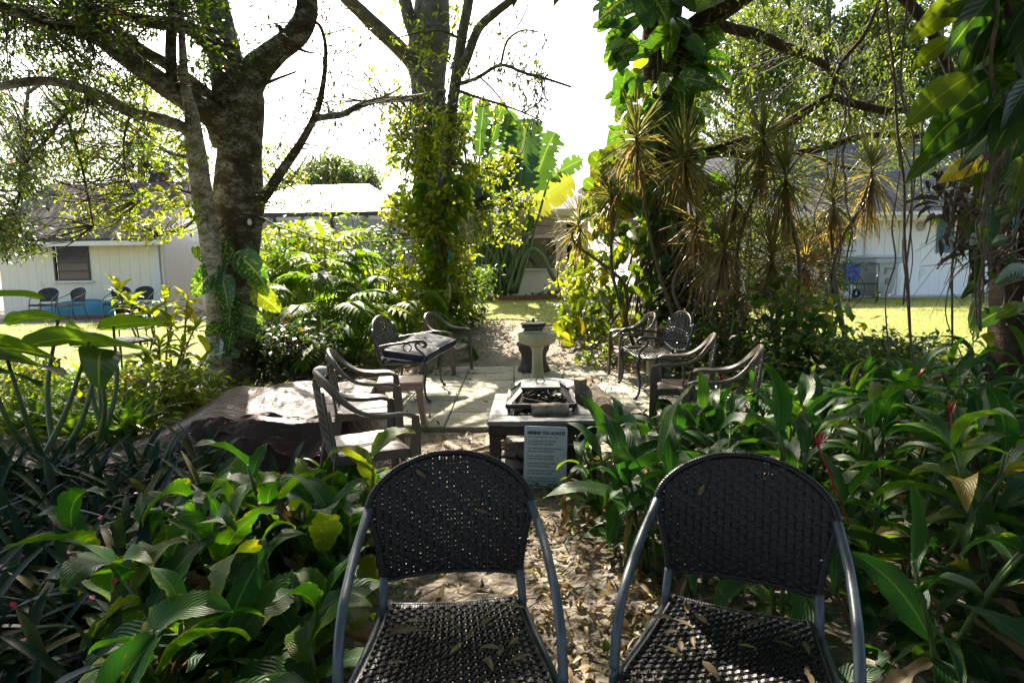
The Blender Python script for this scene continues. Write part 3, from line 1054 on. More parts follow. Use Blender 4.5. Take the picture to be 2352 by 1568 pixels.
for x in (11.78, 12.72): box(mb, (x, 16.47, 2.15), (.07, .06, .86))
for z in (1.74, 2.56): box(mb, (12.25, 16.472, z), (1.0, .06, .07))
wn = mb.build('window', M['white_paint'], S, smooth=False)
mb = MB()
box(mb, (2.75, .05, 1.6), (.9, .02, .78))
mb.build('pane', M['glass_dark'], wn, world=False, smooth=False)
mb = MB()
box(mb, (11.52, 16.475, 2.15), (.40, .03, .86))
for i in range(14): box(mb, (11.52, 16.452, 1.79 + i * .056), (.32, .02, .03), rot=Matrix.Rotation(R(30), 3, 'X'))
mb.build('shutter', M['shutter'], S, smooth=False)
mb = MB()
lathe(mb, [(.12, 0), (.12, .03), (.09, .04), (.08, .02), (.001, .02)], 20)
o = mb.build('round_vent', M['soffit'], S, world=False)
o.location = (10.88 - 9.5, -.0, 2.42 - .55)
o.rotation_euler = (R(90), 0, 0)
mb = MB()
box(mb, (10.2, 16.0, .54), (12.6, .95, .14))
mb.build('step_slab', M['slab'], S, smooth=False)

mb = MB()
box(mb, (0, 0, .32), (.72, .7, .62))
U_ = thing('air_conditioner', 'squat grey air conditioner unit against the white house wall', 'air conditioner', (6.25, 15.1, .56))
mb.build('housing', M['ac_grey'], U_, world=False, bevel=.02, smooth='auto')
mb = MB()
for i in range(14): box(mb, (-.32 + i * .049, -.357, .33), (.012, .02, .52))
mb.build('grille', M['steel_dark'], U_, world=False, smooth=False)
mb = MB()
for i, (a, b) in enumerate(((-1.15, .35), (.352, 1.95))):
    beam(mb, (a, 17.25 + .03 * i, .66), (b, 17.25 + .03 * i, .665), .06, .17)
tag(mb.build('timber_edging', M['timber_red'], bevel=.008, smooth='auto'), 'low reddish timber edging along the bed under the banana clump', 'edging')
# ---------------------------------------------------------------- resin armchairs
# local frame: the sitter faces +X, seat centre near the origin
def make_resin_chair(label):
    t = thing('plastic_chair', label, 'chair', group='brown plastic armchairs round the patio')
    mat = M['plastic']
    # one moulded rail: arm - top of the back - arm
    half = [(.255, .285, .625), (.19, .288, .645), (.05, .287, .650), (-.07, .278, .672), (-.17, .250, .735), (-.245, .195, .815), (-.285, .105, .862), (-.296, 0, .876)]
    pts = half + [(x, -y, z) for x, y, z in half[-2::-1]]
    p = cr(pts, 6)
    yy = p[:, 1]
    f = np.clip((np.abs(yy) - .17) / .10, 0, 1)[:, None]
    w = np.where(np.abs(yy) > .26, .058, .05)
    mb = MB()
    # the band lies flat on the arms and turns upright round the back
    U = f * np.stack([0 * yy, 0 * yy + 1.0 * np.sign(yy + 1e-9), .2 + 0 * yy], 1) + (1 - f) * np.stack([-.1 + 0 * yy, 0 * yy, 1 + 0 * yy], 1)
    strap(mb, p, w + .010, .027, U)
    mb.build('arm_rail', mat, t, world=False, bevel=.006, smooth='auto')
    # seat: shallow dished slab with a deep apron
    mb = MB()
    us, vs = np.linspace(-.24, .265, 14), np.linspace(-1, 1, 13)
    def top(U, V):
        hw = .235 + .02 * (U + .24) / .5
        return np.stack([U, V * hw, .425 - .022 * (1 - V ** 2) * np.cos((U - .02) * 4.2) - .03 * np.clip((U - .19) / .075, 0, 1) ** 2 + .01 * (U > .1) * 0], -1)
    grid(mb, top, us, vs)
    grid(mb, lambda U, V: top(U, V) - np.array((0, 0, .022)), us, vs)
    per = [(u, -1) for u in us] + [(.265, v) for v in vs] + [(u, 1) for u in us[::-1]] + [(-.24, v) for v in vs[::-1]]
    PT = np.array([top(np.array(u), np.array(v)) for u, v in per])
    k = len(PT)
    V = np.vstack([PT, PT - (0, 0, .058)])
    mb.add(V, [(i, i + 1, i + 1 + k, i + k) for i in range(k - 1)])
    mb.build('seat', mat, t, world=False)
    # back: two stiles, a middle panel of crossed bars
    bk = lambda y, z: np.array((-.235 - (z - .42) * .135 - .02 * (1 - (y / .22) ** 2), y, z))
    mb = MB()
    for sgn in (-1, 1):
        strap(mb, np.array([bk(sgn * .165, z) for z in np.linspace(.40, .80, 8)]), .042, .018, (0, 1, 0))
        strap(mb, np.array([bk(sgn * .225, z) for z in np.linspace(.40, .70, 6)]), .03, .016, (0, 1, 0))
    strap(mb, np.array([bk(y, .47) for y in np.linspace(-.22, .22, 8)]), .05, .016, (0, 0, 1))
    sp = mb.build('backrest', mat, t, world=False, bevel=.004, smooth='auto')
    mb = MB()
    for y in (-.115, -.07, -.023, .023, .07, .115):
        strap(mb, np.array([bk(y, z) for z in np.linspace(.48, .86 - abs(y) * .25, 7)]), .011, .012, (0, 1, 0))
    for z in (.53, .58, .63, .68, .73, .78):
        strap(mb, np.array([bk(y, z) for y in np.linspace(-.155, .155, 7)]), .011, .011, (0, 0, 1))
    mb.build('lattice', mat, sp, world=False, smooth=False)
    # legs: front pair rises to the arms, rear pair splays back
    for sgn in (-1, 1):
        mb = MB()
        p = np.array([(.262, sgn * .285, .63), (.268, sgn * .283, .52), (.262, sgn * .272, .42), (.275, sgn * .278, .22), (.288, sgn * .287, 0)])
        p = cr(p, 4)
        w = np.interp(p[:, 2], [0, .25, .42, .63], [.045, .062, .075, .05])
        strap(mb, p, w, .012, (1, 0, 0))
        strap(mb, p + np.array((.0, -sgn * .022, 0)) + np.stack([w / 2 - .008, 0 * w, 0 * w], 1), np.where(p[:, 2] > .44, .03, .05), .012, (0, 1, 0))
        mb.build('leg', mat, t, world=False, bevel=.004, smooth='auto')
        mb = MB()
        p = cr(np.array([(-.215, sgn * .215, .43), (-.245, sgn * .232, .25), (-.295, sgn * .255, 0)]), 5)
        strap(mb, p, np.linspace(.065, .045, len(p)), .012, (1, 0, 0))
        strap(mb, p + np.array((-.022, -sgn * .02, 0)), .045, .012, (0, 1, 0))
        mb.build('leg', mat, t, world=False, bevel=.004, smooth='auto')
    return t


ch = make_resin_chair('brown plastic armchair nearest the tarp, beside its right end')
ch.scale = (.89, .97, .955)
ch.location, ch.rotation_euler = (-.90, 3.64, .0), (0, 0, R(26))
copy_thing(ch, (-1.13, 4.66, 0), R(12), 'brown plastic armchair between the tan side table and the chair by the tarp')
copy_thing(ch, (-.93, 8.62, .0), R(-24), 'brown plastic armchair left of the path behind the bench with navy cushions')
copy_thing(ch, (1.58, 7.95, .0), R(186), 'brown plastic armchair behind the empty black bench')
copy_thing(ch, (1.50, 5.35, .0), R(164), 'brown plastic armchair in front of the empty black bench')
copy_thing(ch, (1.56, 4.5, .0), R(160), 'brown plastic armchair half hidden behind the broad leaves right of the fire table')

# ---------------------------------------------------------------- tan side table
t = thing('side_table', 'small tan plastic side table behind the brown chairs on the left', 'table', (-1.06, 5.72, 0), R(8))
mb = MB()
box(mb, (0, 0, .415), (.42, .40, .03))
for s in (-1, 1):
    box(mb, (s * .195, 0, .375), (.014, .38, .05))
    box(mb, (0, s * .185, .375), (.38, .014, .05))
mb.build('tabletop', M['plastic_tan'], t, world=False, bevel=.01, seg=2, smooth='auto')
for sx in (-1, 1):
    for sy in (-1, 1):
        mb = MB()
        p = np.array([(sx * .175, sy * .165, .4), (sx * .18, sy * .17, .3), (sx * .205, sy * .195, 0)])
        p = cr(p, 4)
        strap(mb, p, np.linspace(.085, .04, len(p)), .012, (1, 0, 0))
        strap(mb, p + np.array((sx * .02, -sy * .025, 0)), np.linspace(.07, .04, len(p)), .012, (0, 1, 0))
        mb.build('leg', M['plastic_tan'], t, world=False, bevel=.004, smooth='auto')


# ---------------------------------------------------------------- cast iron benches
def make_bench(label, width=1.0):
    """Local: faces +X, width along Y, feet on z = 0."""
    t = thing('iron_bench', label, 'bench', group='black cast iron benches facing each other across the patio')
    mat = M['iron']
    hw = width / 2
    mb = MB()       # seat frame and slats
    f = [(-.22, -hw, .42), (.24, -hw, .44), (.25, hw, .44), (-.22, hw, .42)]
    for a, b in zip(f, f[1:] + f[:1]): tube(mb, np.array([a, b]), .014, 8)
    for i in range(13):
        x = -.19 + i * .034
        strap(mb, np.array([(x, -hw, .432 + .012 * math.sin(i * .5)), (x, 0, .420 + .012 * math.sin(i * .5)), (x, hw, .432 + .012 * math.sin(i * .5))]), .021, .006, (1, 0, 0))
    for y in np.linspace(-hw, hw, 6)[1:-1]: beam(mb, (-.21, y, .415), (.24, y, .425), .02, .006)
    mb.build('seat', mat, t, world=False)
    # back: arched frame and scrolled lattice
    bx = lambda z: -.225 - (z - .42) * .30
    topz = lambda y: .80 + .10 * np.cos(np.asarray(y) / hw * PI / 2) ** 1.0 - .05 * np.exp(-((np.abs(y) - hw * .86) / .07) ** 2)
    ys = np.linspace(-hw, hw, 25)
    arch = [(bx(z), -hw, z) for z in np.linspace(.44, .74, 5)] + [(bx(float(topz(y))), y, float(topz(y))) for y in ys] + [(bx(z), hw, z) for z in np.linspace(.74, .44, 5)]
    mb = MB()
    tube(mb, cr(arch, 3), .015, 8)
    botz = lambda y: .53 - .05 * math.cos(y / hw * PI / 2)
    tube(mb, cr([(bx(botz(y)), y, botz(y)) for y in np.linspace(-hw, hw, 15)], 2), .011, 6)
    for s in (-1, 1): lathe(mb, [(.001, .03), (.018, .018), (.022, 0), (.012, -.02)], 10, (bx(.77) - .005, s * hw, .775))
    br = mb.build('backrest', mat, t, world=False)
    mb = MB()
    nc_ = 9
    for i in range(nc_):
        y0 = -hw + (i + .5) * width / nc_
        zt, zb = float(topz(y0)) - .01, botz(y0)
        c, h = (zt + zb) / 2, (zt - zb) / 2
        a = np.linspace(0, 2 * PI, 17)
        for sc, q in ((.56, .5), (.56, -.5)):
            p = np.stack([bx(c + q * h + .5 * h * np.sin(a)), y0 + width / nc_ * .47 * np.cos(a), c + q * h + .5 * h * np.sin(a)], 1)
            tube(mb, p, .0065, 5, cap=False)
        p = np.array([(bx(z), y0 + .02 * math.sin((z - zb) * 30), z) for z in np.linspace(zb, zt, 10)])
        tube(mb, p, .006, 5, cap=False)
        for sg in (-1, 1):
            th = np.linspace(0, 1.5 * PI, 10)
            rr = .035 * (1 - th / 8)
            p = np.stack([bx(c) + 0 * th, y0 + sg * (.045 - rr * np.cos(th)), c + rr * np.sin(th)], 1)
            tube(mb, p, .006, 5, cap=False)
    mb.build('scrollwork', mat, br, world=False)
    for s in (-1, 1):
        mb = MB()
        y = s * hw
        p = cr([(bx(.60), y, .60), (-.15, y, .625), (.02, y, .645), (.16, y, .665), (.235, y, .655), (.262, y, .625), (.245, y, .60), (.222, y, .61)], 5)
        tube(mb, p, np.interp(np.arange(len(p)), [0, len(p) * .6, len(p)], [.012, .018, .013]), 8)
        p = cr([(.22, y, .44), (.25, y, .48), (.215, y, .54), (.17, y, .575), (.15, y, .62), (.175, y, .645), (.20, y, .625)], 5)
        tube(mb, p, .012, 7)
        a = np.linspace(0, 2 * PI, 15)
        tube(mb, np.stack([.06 + .045 * np.cos(a), 0 * a + y, .595 + .04 * np.sin(a)], 1), .007, 5, cap=False)
        mb.build('armrest', mat, t, world=False)
        mb = MB()
        p = cr([(.235, y, .45), (.262, y, .36), (.235, y, .2), (.245, y, .07), (.285, y, .0)], 5)
        tube(mb, p, np.interp(p[:, 2], [0, .06, .4], [.017, .012, .019]), 8)
        lathe(mb, [(.001, .0), (.024, 0), (.024, .012), (.012, .02)], 10, (.285, y, .0))
        mb.build('leg', mat, t, world=False)
        mb = MB()
        p = cr([(-.215, y, .45), (-.235, y, .3), (-.25, y, .12), (-.30, y, .0)], 5)
        tube(mb, p, np.interp(p[:, 2], [0, .06, .4], [.016, .012, .018]), 8)
        mb.build('leg', mat, t, world=False)
    return t


b1 = make_bench('black cast iron bench holding two navy cushions, left of the path')
b1.location, b1.rotation_euler = (-1.16, 7.05, .03), (0, 0, R(-3))
copy_thing(b1, (1.60, 7.0, .03), R(180), 'empty black cast iron bench between brown plastic chairs on the right')


def cushion(label, loc, rot, size=(.47, .46, .15), seed=0):
    t = thing('seat_cushion', label, 'cushion', loc, group='navy bench cushions')
    t.rotation_euler = rot
    mb = MB()
    us = np.linspace(-1, 1, 17)
    sx, sy, sz = (s / 2 for s in size)
    se = lambda a: np.sign(a) * np.abs(a) ** .8
    def f(sg):
        def g(U, V):
            d = (1 - np.abs(U) ** 4) * (1 - np.abs(V) ** 4)
            tuft = sum(np.exp(-((U - a) ** 2 + (V - b) ** 2) / .02) for a in (-.4, .4) for b in (-.4, .4))
            cr_ = .004 * fbm(U * 3, V * 3, 1.6, 3, seed)
            return np.stack([sx * U, sy * V, sg * (sz * (.55 + .45 * np.clip(d, 0, 1) ** .5) - .022 * tuft) + cr_], -1)
        return g
    grid(mb, f(1), us, us)
    grid(mb, f(-1), us, us)
    for k, (ax, sg) in enumerate(((0, -1), (0, 1), (1, -1), (1, 1))):
        e = np.linspace(-1, 1, 17)
        w = np.linspace(-1, 1, 5)
        grid(mb, (lambda U, V: np.stack([sx * sg + sg * .018 * (1 - V ** 2), sy * U, V * sz * .55], -1)) if ax == 0 else (lambda U, V: np.stack([sx * U, sy * sg + sg * .018 * (1 - V ** 2), V * sz * .55], -1)), e, w)
    mb.build('cover', M['navy'], t, world=False)
    mb = MB()
    c = np.array([(-sx, -sy), (sx, -sy), (sx, sy), (-sx, sy), (-sx, -sy)])
    for z in (sz * .56, -sz * .56):
        tube(mb, np.array([(a, b, z) for a, b in c]), .009, 6)
    mb.build('piping', M['piping'], t, world=False)


cushion('navy cushion with white piping lying flat on the left bench seat', (-1.12, 6.82, .535), (R(3), R(7), R(-10)))
cushion('navy cushion with white piping propped up against the far arm of the left bench', (-1.0, 7.28, .575), (R(9), R(9), R(-24)), seed=4)

# ---------------------------------------------------------------- wicker bistro chairs
# local: sitter faces -Y, the back stands at y = 0


def wk_hw(z):
    z = np.asarray(z, float)
    lo = .205 + .040 * np.clip((z - .53) / .22, 0, 1) ** 1.6
    return np.where(z < .75, lo, .245 * np.sqrt(np.clip(1 - ((z - .75) / .150) ** 2, 0, 1)))


def wk_y(x, z):
    return (z - .52) * .16 - .055 * (x / .245) ** 2 + .02 * (((z - .70) / .2) ** 2)


def make_wicker(label, fine=True):
    t = thing('wicker_chair', label, 'chair', group='pair of dark wicker armchairs in front of the camera')
    mat = M['wicker']
    rp, cp = .0142, .0215
    def weave(mb, lines, axis_n, flat, thick, wid, pitch, amp, up):
        for i, p in enumerate(lines):
            strap(mb, p, wid, thick, up)
    # back
    mb = MB()
    i = 0
    z = .535
    while z < .885:
        hw = float(wk_hw(z)) - .006
        if hw > .035:
            n = max(6, int(2 * hw / cp * 4))
            x = np.linspace(-hw, hw, n)
            zz = z + .0016 * np.sin(x * 55 + i) + .0009 * np.sin(x * 130 + i * 1.7)
            y = wk_y(x, z) + .0060 * np.cos(PI * x / cp + i * PI)
            strap(mb, np.stack([x, y, zz], 1), .0124, .0040, (0, .12, 1))
        z += rp
        i += 1
    br = mb.build('backrest', mat, t, world=False, smooth=False)
    mb = MB()
    for j in range(-11, 12):
        x = (j) * cp
        zs = np.linspace(.53, .90, 90)
        zs = zs[(wk_hw(zs) > abs(x) + .004)]
        if len(zs) < 6: continue
        zs = np.linspace(zs[0], zs[-1], 40)
        for dx in (-.0048, .0048):
            strap(mb, np.stack([0 * zs + x + dx, wk_y(x, zs), zs], 1), .0092, .003, (1, 0, 0))
    mb.build('warp_strand', mat, br, world=False, smooth=False)
    zs = np.concatenate([np.linspace(.53, .75, 10)])
    th = np.linspace(0, PI, 40)
    out = [(-float(wk_hw(z)), z) for z in zs] + [(-.245 * math.cos(a), .75 + .150 * math.sin(a)) for a in th] + [(float(wk_hw(z)), z) for z in zs[::-1]]
    p = cr(np.array([(x, float(wk_y(x, z)), z) for x, z in out]), 5)
    mb = MB()
    k = len(p)
    L = np.concatenate([[0], np.cumsum(np.linalg.norm(np.diff(p, axis=0), axis=1))])
    p2 = np.stack([np.interp(np.linspace(0, L[-1], 420), L, p[:, c]) for c in range(3)], 1)
    tube(mb, p2, .0105 + .0016 * np.sin(np.arange(420) * 2.1), 8)
    p3 = np.array([(x, float(wk_y(x, .53)), .53) for x in np.linspace(-.205, .205, 160)])
    tube(mb, p3, .008 + .0015 * np.sin(np.arange(160) * 2.2), 7)
    mb.build('wrapped_edge', mat, br, world=False)
    # seat
    sy0, sy1 = -.045, -.50
    shw = lambda y: .178 + .062 * np.clip((sy0 - y) / .45, 0, 1)
    sz = lambda x, y: .455 - .012 * np.sin(np.clip((sy0 - y) / .45, 0, 1) * PI) + .016 * (np.asarray(x) / .24) ** 2 - .03 * np.clip((-.40 - y) / .1, 0, 1) ** 2
    mb = MB()
    y = sy0 - .018
    i = 0
    while y > sy1:
        hw = float(shw(y))
        n = int(2 * hw / cp * 4)
        x = np.linspace(-hw, hw, n)
        st = np.stack([x, y + .0012 * np.sin(x * 60 + i), sz(x, y) + .0042 * np.cos(PI * x / cp * .238 / hw + i * PI)], 1)
        strap(mb, st, .0122, .0036, (0, 1, 0))
        y -= .0136
        i += 1
    se = mb.build('seat', mat, t, world=False, smooth=False)
    mb = MB()
    for j in range(-10, 11):
        u = j / 11.07
        ys = np.linspace(sy0, sy1, 60)
        for dx in (-.0042, .0042):
            x = u * shw(ys) + dx
            strap(mb, np.stack([x, ys, sz(x, ys)], 1), .006, .003, (1, 0, 0))
    mb.build('warp_strand', mat, se, world=False, smooth=False)
    mb = MB()
    for yy, r in ((sy0, .0095), (sy1, .013)):
        xx = np.linspace(-float(shw(yy)) - .01, float(shw(yy)) + .01, 150)
        tube(mb, np.stack([xx, 0 * xx + yy, sz(xx, yy) - .006], 1), r + .0014 * np.sin(np.arange(150) * 2.2), 7)
    for s in (-1, 1):
        yy = np.linspace(sy0, sy1, 150)
        tube(mb, np.stack([s * (shw(yy) + .004), yy, sz(shw(yy), yy) - .004], 1), .0095 + .0014 * np.sin(np.arange(150) * 2.2), 7)
    mb.build('wrapped_edge', mat, se, world=False)
    tp = M['tube_paint']
    for s in (-1, 1):
        mb = MB()
        p = cr([(s * .243, wk_y(.243, .755) + .002, .758), (s * .252, -.075, .725), (s * .262, -.15, .690), (s * .266, -.25, .655), (s * .266, -.34, .625), (s * .266, -.41, .56), (s * .265, -.445, .46)], 8)
        tube(mb, p, .0128, 14)
        mb.build('armrest', tp, t, world=False)
        mb = MB()
        p = cr([(s * .265, -.445, .465), (s * .265, -.462, .3), (s * .266, -.475, 0)], 8)
        tube(mb, p, .0127, 14)
        tube(mb, np.array([(s * .266, -.475, .03), (s * .266, -.4755, 0)]), .0155, 12)
        mb.build('leg', tp, t, world=False)
        mb = MB()
        p = cr([(s * .205, wk_y(.205, .54), .54), (s * .207, -.06, .45), (s * .212, -.03, .25), (s * .222, .04, 0)], 8)
        tube(mb, p, .0125, 12)
        mb.build('leg', tp, t, world=False)
        mb = MB()
        tube(mb, cr([(s * .210, -.055, .435), (s * .20, -.05, .44), (s * .175, -.05, .445)], 5), .011, 9)
        tube(mb, cr([(s * .265, -.455, .40), (s * .25, -.47, .425), (s * .23, -.49, .432)], 5), .012, 9)
        tube(mb, np.array([(s * .21, -.05, .43), (s * .265, -.45, .42)]), .011, 9)
        mb.build('seat_bracket', tp, t, world=False)
    return t


w1 = make_wicker('dark wicker armchair facing the camera on the leafy path, left of its twin')
w1.scale = (1, 1, .957)
w1.location, w1.rotation_euler = (-.193, 1.79, .0), (0, 0, R(5))
w2 = copy_thing(w1, (.662, 1.715, .0), R(-24), 'dark wicker armchair turned slightly aside against the broad green leaves')


def seat_leaf(chair, x, y, z, L, tint, a, pitch=0.0, label='', mat='leaf_dead'):
    mb = MB()
    blades(mb, [(0, 0, 0)], a, .06 + pitch, L, L * rng.uniform(.28, .40), rng.uniform(0, .5), prof_lance, 5, 2, rng.uniform(.1, .45), rng.normal(0, .25), tint=tint)
    o = mb.build('fallen_leaf', M[mat])
    c, s = math.cos(chair.rotation_euler.z), math.sin(chair.rotation_euler.z)
    o.location = (chair.location.x + x * c - y * s, chair.location.y + x * s + y * c, chair.location.z + z)
    return tag(o, label, 'leaf', 'dry leaves lying on the wicker chairs')


LW1 = 'small dry oak leaf lying on the seat of the wicker chair on the path'
LW2 = 'small dry oak leaf lying on the seat of the wicker chair beside the broad leaves'
for ch_, lab, n in ((w1, LW1, 17), (w2, LW2, 18)):
    for i in range(n):
        y = -rng.uniform(.07, .36)
        x = rng.uniform(-1, 1) * (.15 + .05 * (-y) / .4)
        seat_leaf(ch_, x, y, .448 + .012 * (x / .24) ** 2, rng.uniform(.042, .078), rng.uniform(.25, .97), rng.uniform(0, 6.28), label=lab)
# leaves caught in the backs
def back_leaf(ch, x, z, L, head, pitch, tint, label):
    mb = MB()
    blades(mb, [(0, 0, 0)], R(0), pitch, L, L * .36, .2, prof_lance, 5, 2, .2, R(90), tint=tint)
    o = mb.build('fallen_leaf', M['leaf_dead'])
    c, s = math.cos(ch.rotation_euler.z), math.sin(ch.rotation_euler.z)
    y = float(wk_y(x, z)) - .012
    o.location = (ch.location.x + x * c - y * s, ch.location.y + x * s + y * c, z)
    o.rotation_euler = (0, 0, ch.rotation_euler.z + head)
    tag(o, label, 'leaf', 'dry leaves caught in the wicker')
back_leaf(w1, -.105, .825, .042, 0, R(-35), .4, 'brown leaf stuck near the top of the wicker back on the path')
back_leaf(w1, .075, .70, .040, 0, R(-12), .3, 'brown leaf stuck in the middle of the wicker back on the path')
back_leaf(w2, -.125, .745, .042, 0, R(72), .45, 'tan leaf stuck upright in the wicker back beside the broad leaves')

# ---------------------------------------------------------------- fire table with its lid, logs and the plaque
FT = thing('fire_pit_table', 'weathered dark square fire pit table with slatted top', 'table', (.21, 4.46, 0), R(-2))
mb = MB()
W_, D_ = .37, .47
zt = .415
for y in (-D_ + .085, D_ - .085): box(mb, (0, y, zt), (2 * W_, .165, .03))
for x in (-W_ + .085, W_ - .085): box(mb, (x, 0, zt + .002), (.165, 2 * D_ - .345, .03))
mb.build('tabletop', M['tablewood'], FT, world=False, bevel=.004, smooth='auto')
mb = MB()
for y in (-D_ + .02, D_ - .02): box(mb, (0, y, .365), (2 * W_ - .06, .025, .068))
for x in (-W_ + .02, W_ - .02): box(mb, (x, 0, .365), (.025, 2 * D_ - .06, .068))
mb.build('apron', M['tabledark'], FT, world=False, bevel=.003, smooth='auto')
for sx in (-1, 1):
    for sy in (-1, 1):
        mb = MB()
        box(mb, (sx * (W_ - .05), sy * (D_ - .05), .165), (.075, .075, .33))
        mb.build('leg', M['tabledark'], FT, world=False, bevel=.004, smooth='auto')
mb = MB()
box(mb, (0, 0, .07), (2 * W_ - .14, 2 * D_ - .14, .022))
mb.build('shelf', M['tabledark'], FT, world=False, bevel=.003, smooth='auto')
mb = MB()
w, d = W_ - .17, D_ - .175
for x in (-w, w): box(mb, (x, 0, .375), (.006, 2 * d, .10))
for y in (-d, d): box(mb, (0, y, .375), (2 * w, .006, .10))
box(mb, (0, 0, .327), (2 * w, 2 * d, .006))
mb.build('fire_bowl', M['steel_dark'], FT, world=False, smooth=False)

LD = thing('spark_screen', 'dark pyramid spark screen lid standing on the fire pit table', 'fire lid', (.205, 4.50, .445), R(-2))
a, b, h = .237, .27, .125
c, d = .134, .125
zb = .035
mb = MB()
lo = [(-a, -b, zb), (a, -b, zb), (a, b, zb), (-a, b, zb)]
hi = [(-c, -d + .03, h), (c, -d + .03, h), (c, d + .03, h), (-c, d + .03, h)]
for i in range(4):
    beam(mb, lo[i], lo[(i + 1) % 4], .026, .030)
    beam(mb, hi[i], hi[(i + 1) % 4], .02, .02)
    beam(mb, lo[i], hi[i], .035, .008)
mb.build('frame', M['steel_dark'], LD, world=False, smooth=False)
mb = MB()
box(mb, (0, .03, h + .008), (2 * c + .02, 2 * d + .02, .008))
mb.build('cap', M['tablewood'], LD, world=False, smooth=False)
mb = MB()       # wire mesh sides
for i in range(4):
    p0, p1, q0, q1 = map(np.array, (lo[i], lo[(i + 1) % 4], hi[i], hi[(i + 1) % 4]))
    if i == 0: continue          # the near side stands open
    for s in np.linspace(0, 1, 30)[1:-1]: beam(mb, p0 + (p1 - p0) * s, q0 + (q1 - q0) * s, .0014, .0014)
    for s in np.linspace(0, 1, 18)[1:-1]: beam(mb, p0 + (q0 - p0) * s, p1 + (q1 - p1) * s, .0014, .0014)
mb.build('wire_mesh', M['rubber'], LD, world=False, smooth=False)
mb = MB()
th = np.linspace(0, 2 * PI, 20)
tube(mb, np.stack([.032 * np.cos(th), .03 + 0 * th, h + .034 + .024 * np.sin(th)], 1), .004, 6)
mb.build('ring_handle', M['iron'], LD, world=False)
for sx in (-1, 1):
    for sy in (-1, 1):
        mb = MB()
        beam(mb, (sx * (a - .015), sy * (b - .02), -.012), (sx * a, sy * b, zb), .012, .012)
        mb.build('leg', M['steel_dark'], LD, world=False, smooth=False)


def log(name, label, p0, p1, r, seed, bend=.02, split=False, group=None):
    t = thing(name, label, 'log', np.array(p0), group=group)
    p0, p1 = np.array(p0, float), np.array(p1, float)
    s = np.linspace(0, 1, 14)[:, None]
    p = p0 * (1 - s) + p1 * s
    p[:, 2] += bend * np.sin(s[:, 0] * PI)
    mb = MB()
    tube(mb, p, r * (1 + .06 * np.sin(np.arange(14) * 1.3 + seed)), 12, .09, seed, cap=False)
    mb.build('bark', M['log_bark'], t)
    g = np.random.default_rng(seed)
    for e, k in ((p[0], 1), (p[-1], -2)):
        tg = (p[1] - p[0]) if k == 1 else (p[-2] - p[-1])
        tg = tg / np.linalg.norm(tg)
        u = np.cross(tg, (0, 0, 1.))
        u /= np.linalg.norm(u)
        w = np.cross(tg, u)
        a_ = np.linspace(0, 2 * PI, 12, endpoint=False)
        ring = e + tg * .004 + .93 * r * (np.cos(a_)[:, None] * u + np.sin(a_)[:, None] * w) * g.uniform(.94, 1.04, (12, 1))
        mb = MB()
        mb.add(np.vstack([ring, e + tg * .002]), T=[(12, i, (i + 1) % 12) for i in range(12)])
        mb.build('cut_end', M['cut_wood'], t, smooth=False)
    return t


log('firewood_log', 'pale barked log lying along the front of the fire pit under the lid', (.13, 4.19, .462), (.385, 4.17, .468), .044, 3, .004, group='logs on the fire pit table')
log('firewood_log', 'thin log standing askew inside the fire pit at its dark corner', (.05, 4.28, .44), (.08, 4.48, .50), .017, 4, .0, group='logs on the fire pit table')
log('split_log', 'big weathered split log leaning on the right side of the fire table', (.65, 4.30, .40), (.55, 4.74, .53), .085, 5, .01, group='logs on the fire pit table')
log('split_log', 'rough stump of wood standing against the right side of the fire table', (.515, 4.55, .43), (.505, 4.53, .62), .05, 6, .0, group='logs on the fire pit table')
mb = MB()
for i in range(150):
    x, y = .205 + rng.uniform(-.18, .18), 4.5 + rng.uniform(-.24, .24)
    aa, l = rng.uniform(0, 6.28), rng.uniform(.05, .2)
    z0 = .40 + rng.uniform(0, .10)
    q = np.clip(np.array((x + l * math.cos(aa), y + l * math.sin(aa))), (.02, 4.25), (.39, 4.75))
    thin(mb, (x, y, z0), (q[0], q[1], z0 + rng.uniform(-.05, .05)), rng.uniform(.003, .008), 0, 5, 2)
tag(mb.build('kindling', M['twig']), 'tangle of twigs and ash filling the fire pit under the spark screen', None, kind='stuff')
for i in range(9):
    x0 = -.26 + rng.uniform(-.16, .16)
    y0 = 4.35 + rng.uniform(-.2, .3)
    ln = rng.uniform(.2, .36)
    an = rng.uniform(-.5, .5) + (PI / 2 if i % 3 == 0 else 0)
    log('firewood_stick', 'rough stick of firewood in the heap at the left leg of the fire table', (x0, y0, .035 + .018 * (i % 4)), (x0 + ln * math.cos(an), y0 + ln * math.sin(an), .06 + .03 * (i % 3)), rng.uniform(.016, .03), 20 + i, 0, group='firewood heap under the fire table')
for i, (x, y, z) in enumerate(((.0, 4.3, .125), (.12, 4.36, .13), (-.1, 4.42, .125), (.06, 4.52, .13), (.2, 4.6, .125))):
    log('firewood_stick', 'split firewood on the low shelf inside the fire table', (x + .03, y, z), (x + .27, y + .02, z + .01), .04, 50 + i, 0, group='firewood stacked on the table shelf')
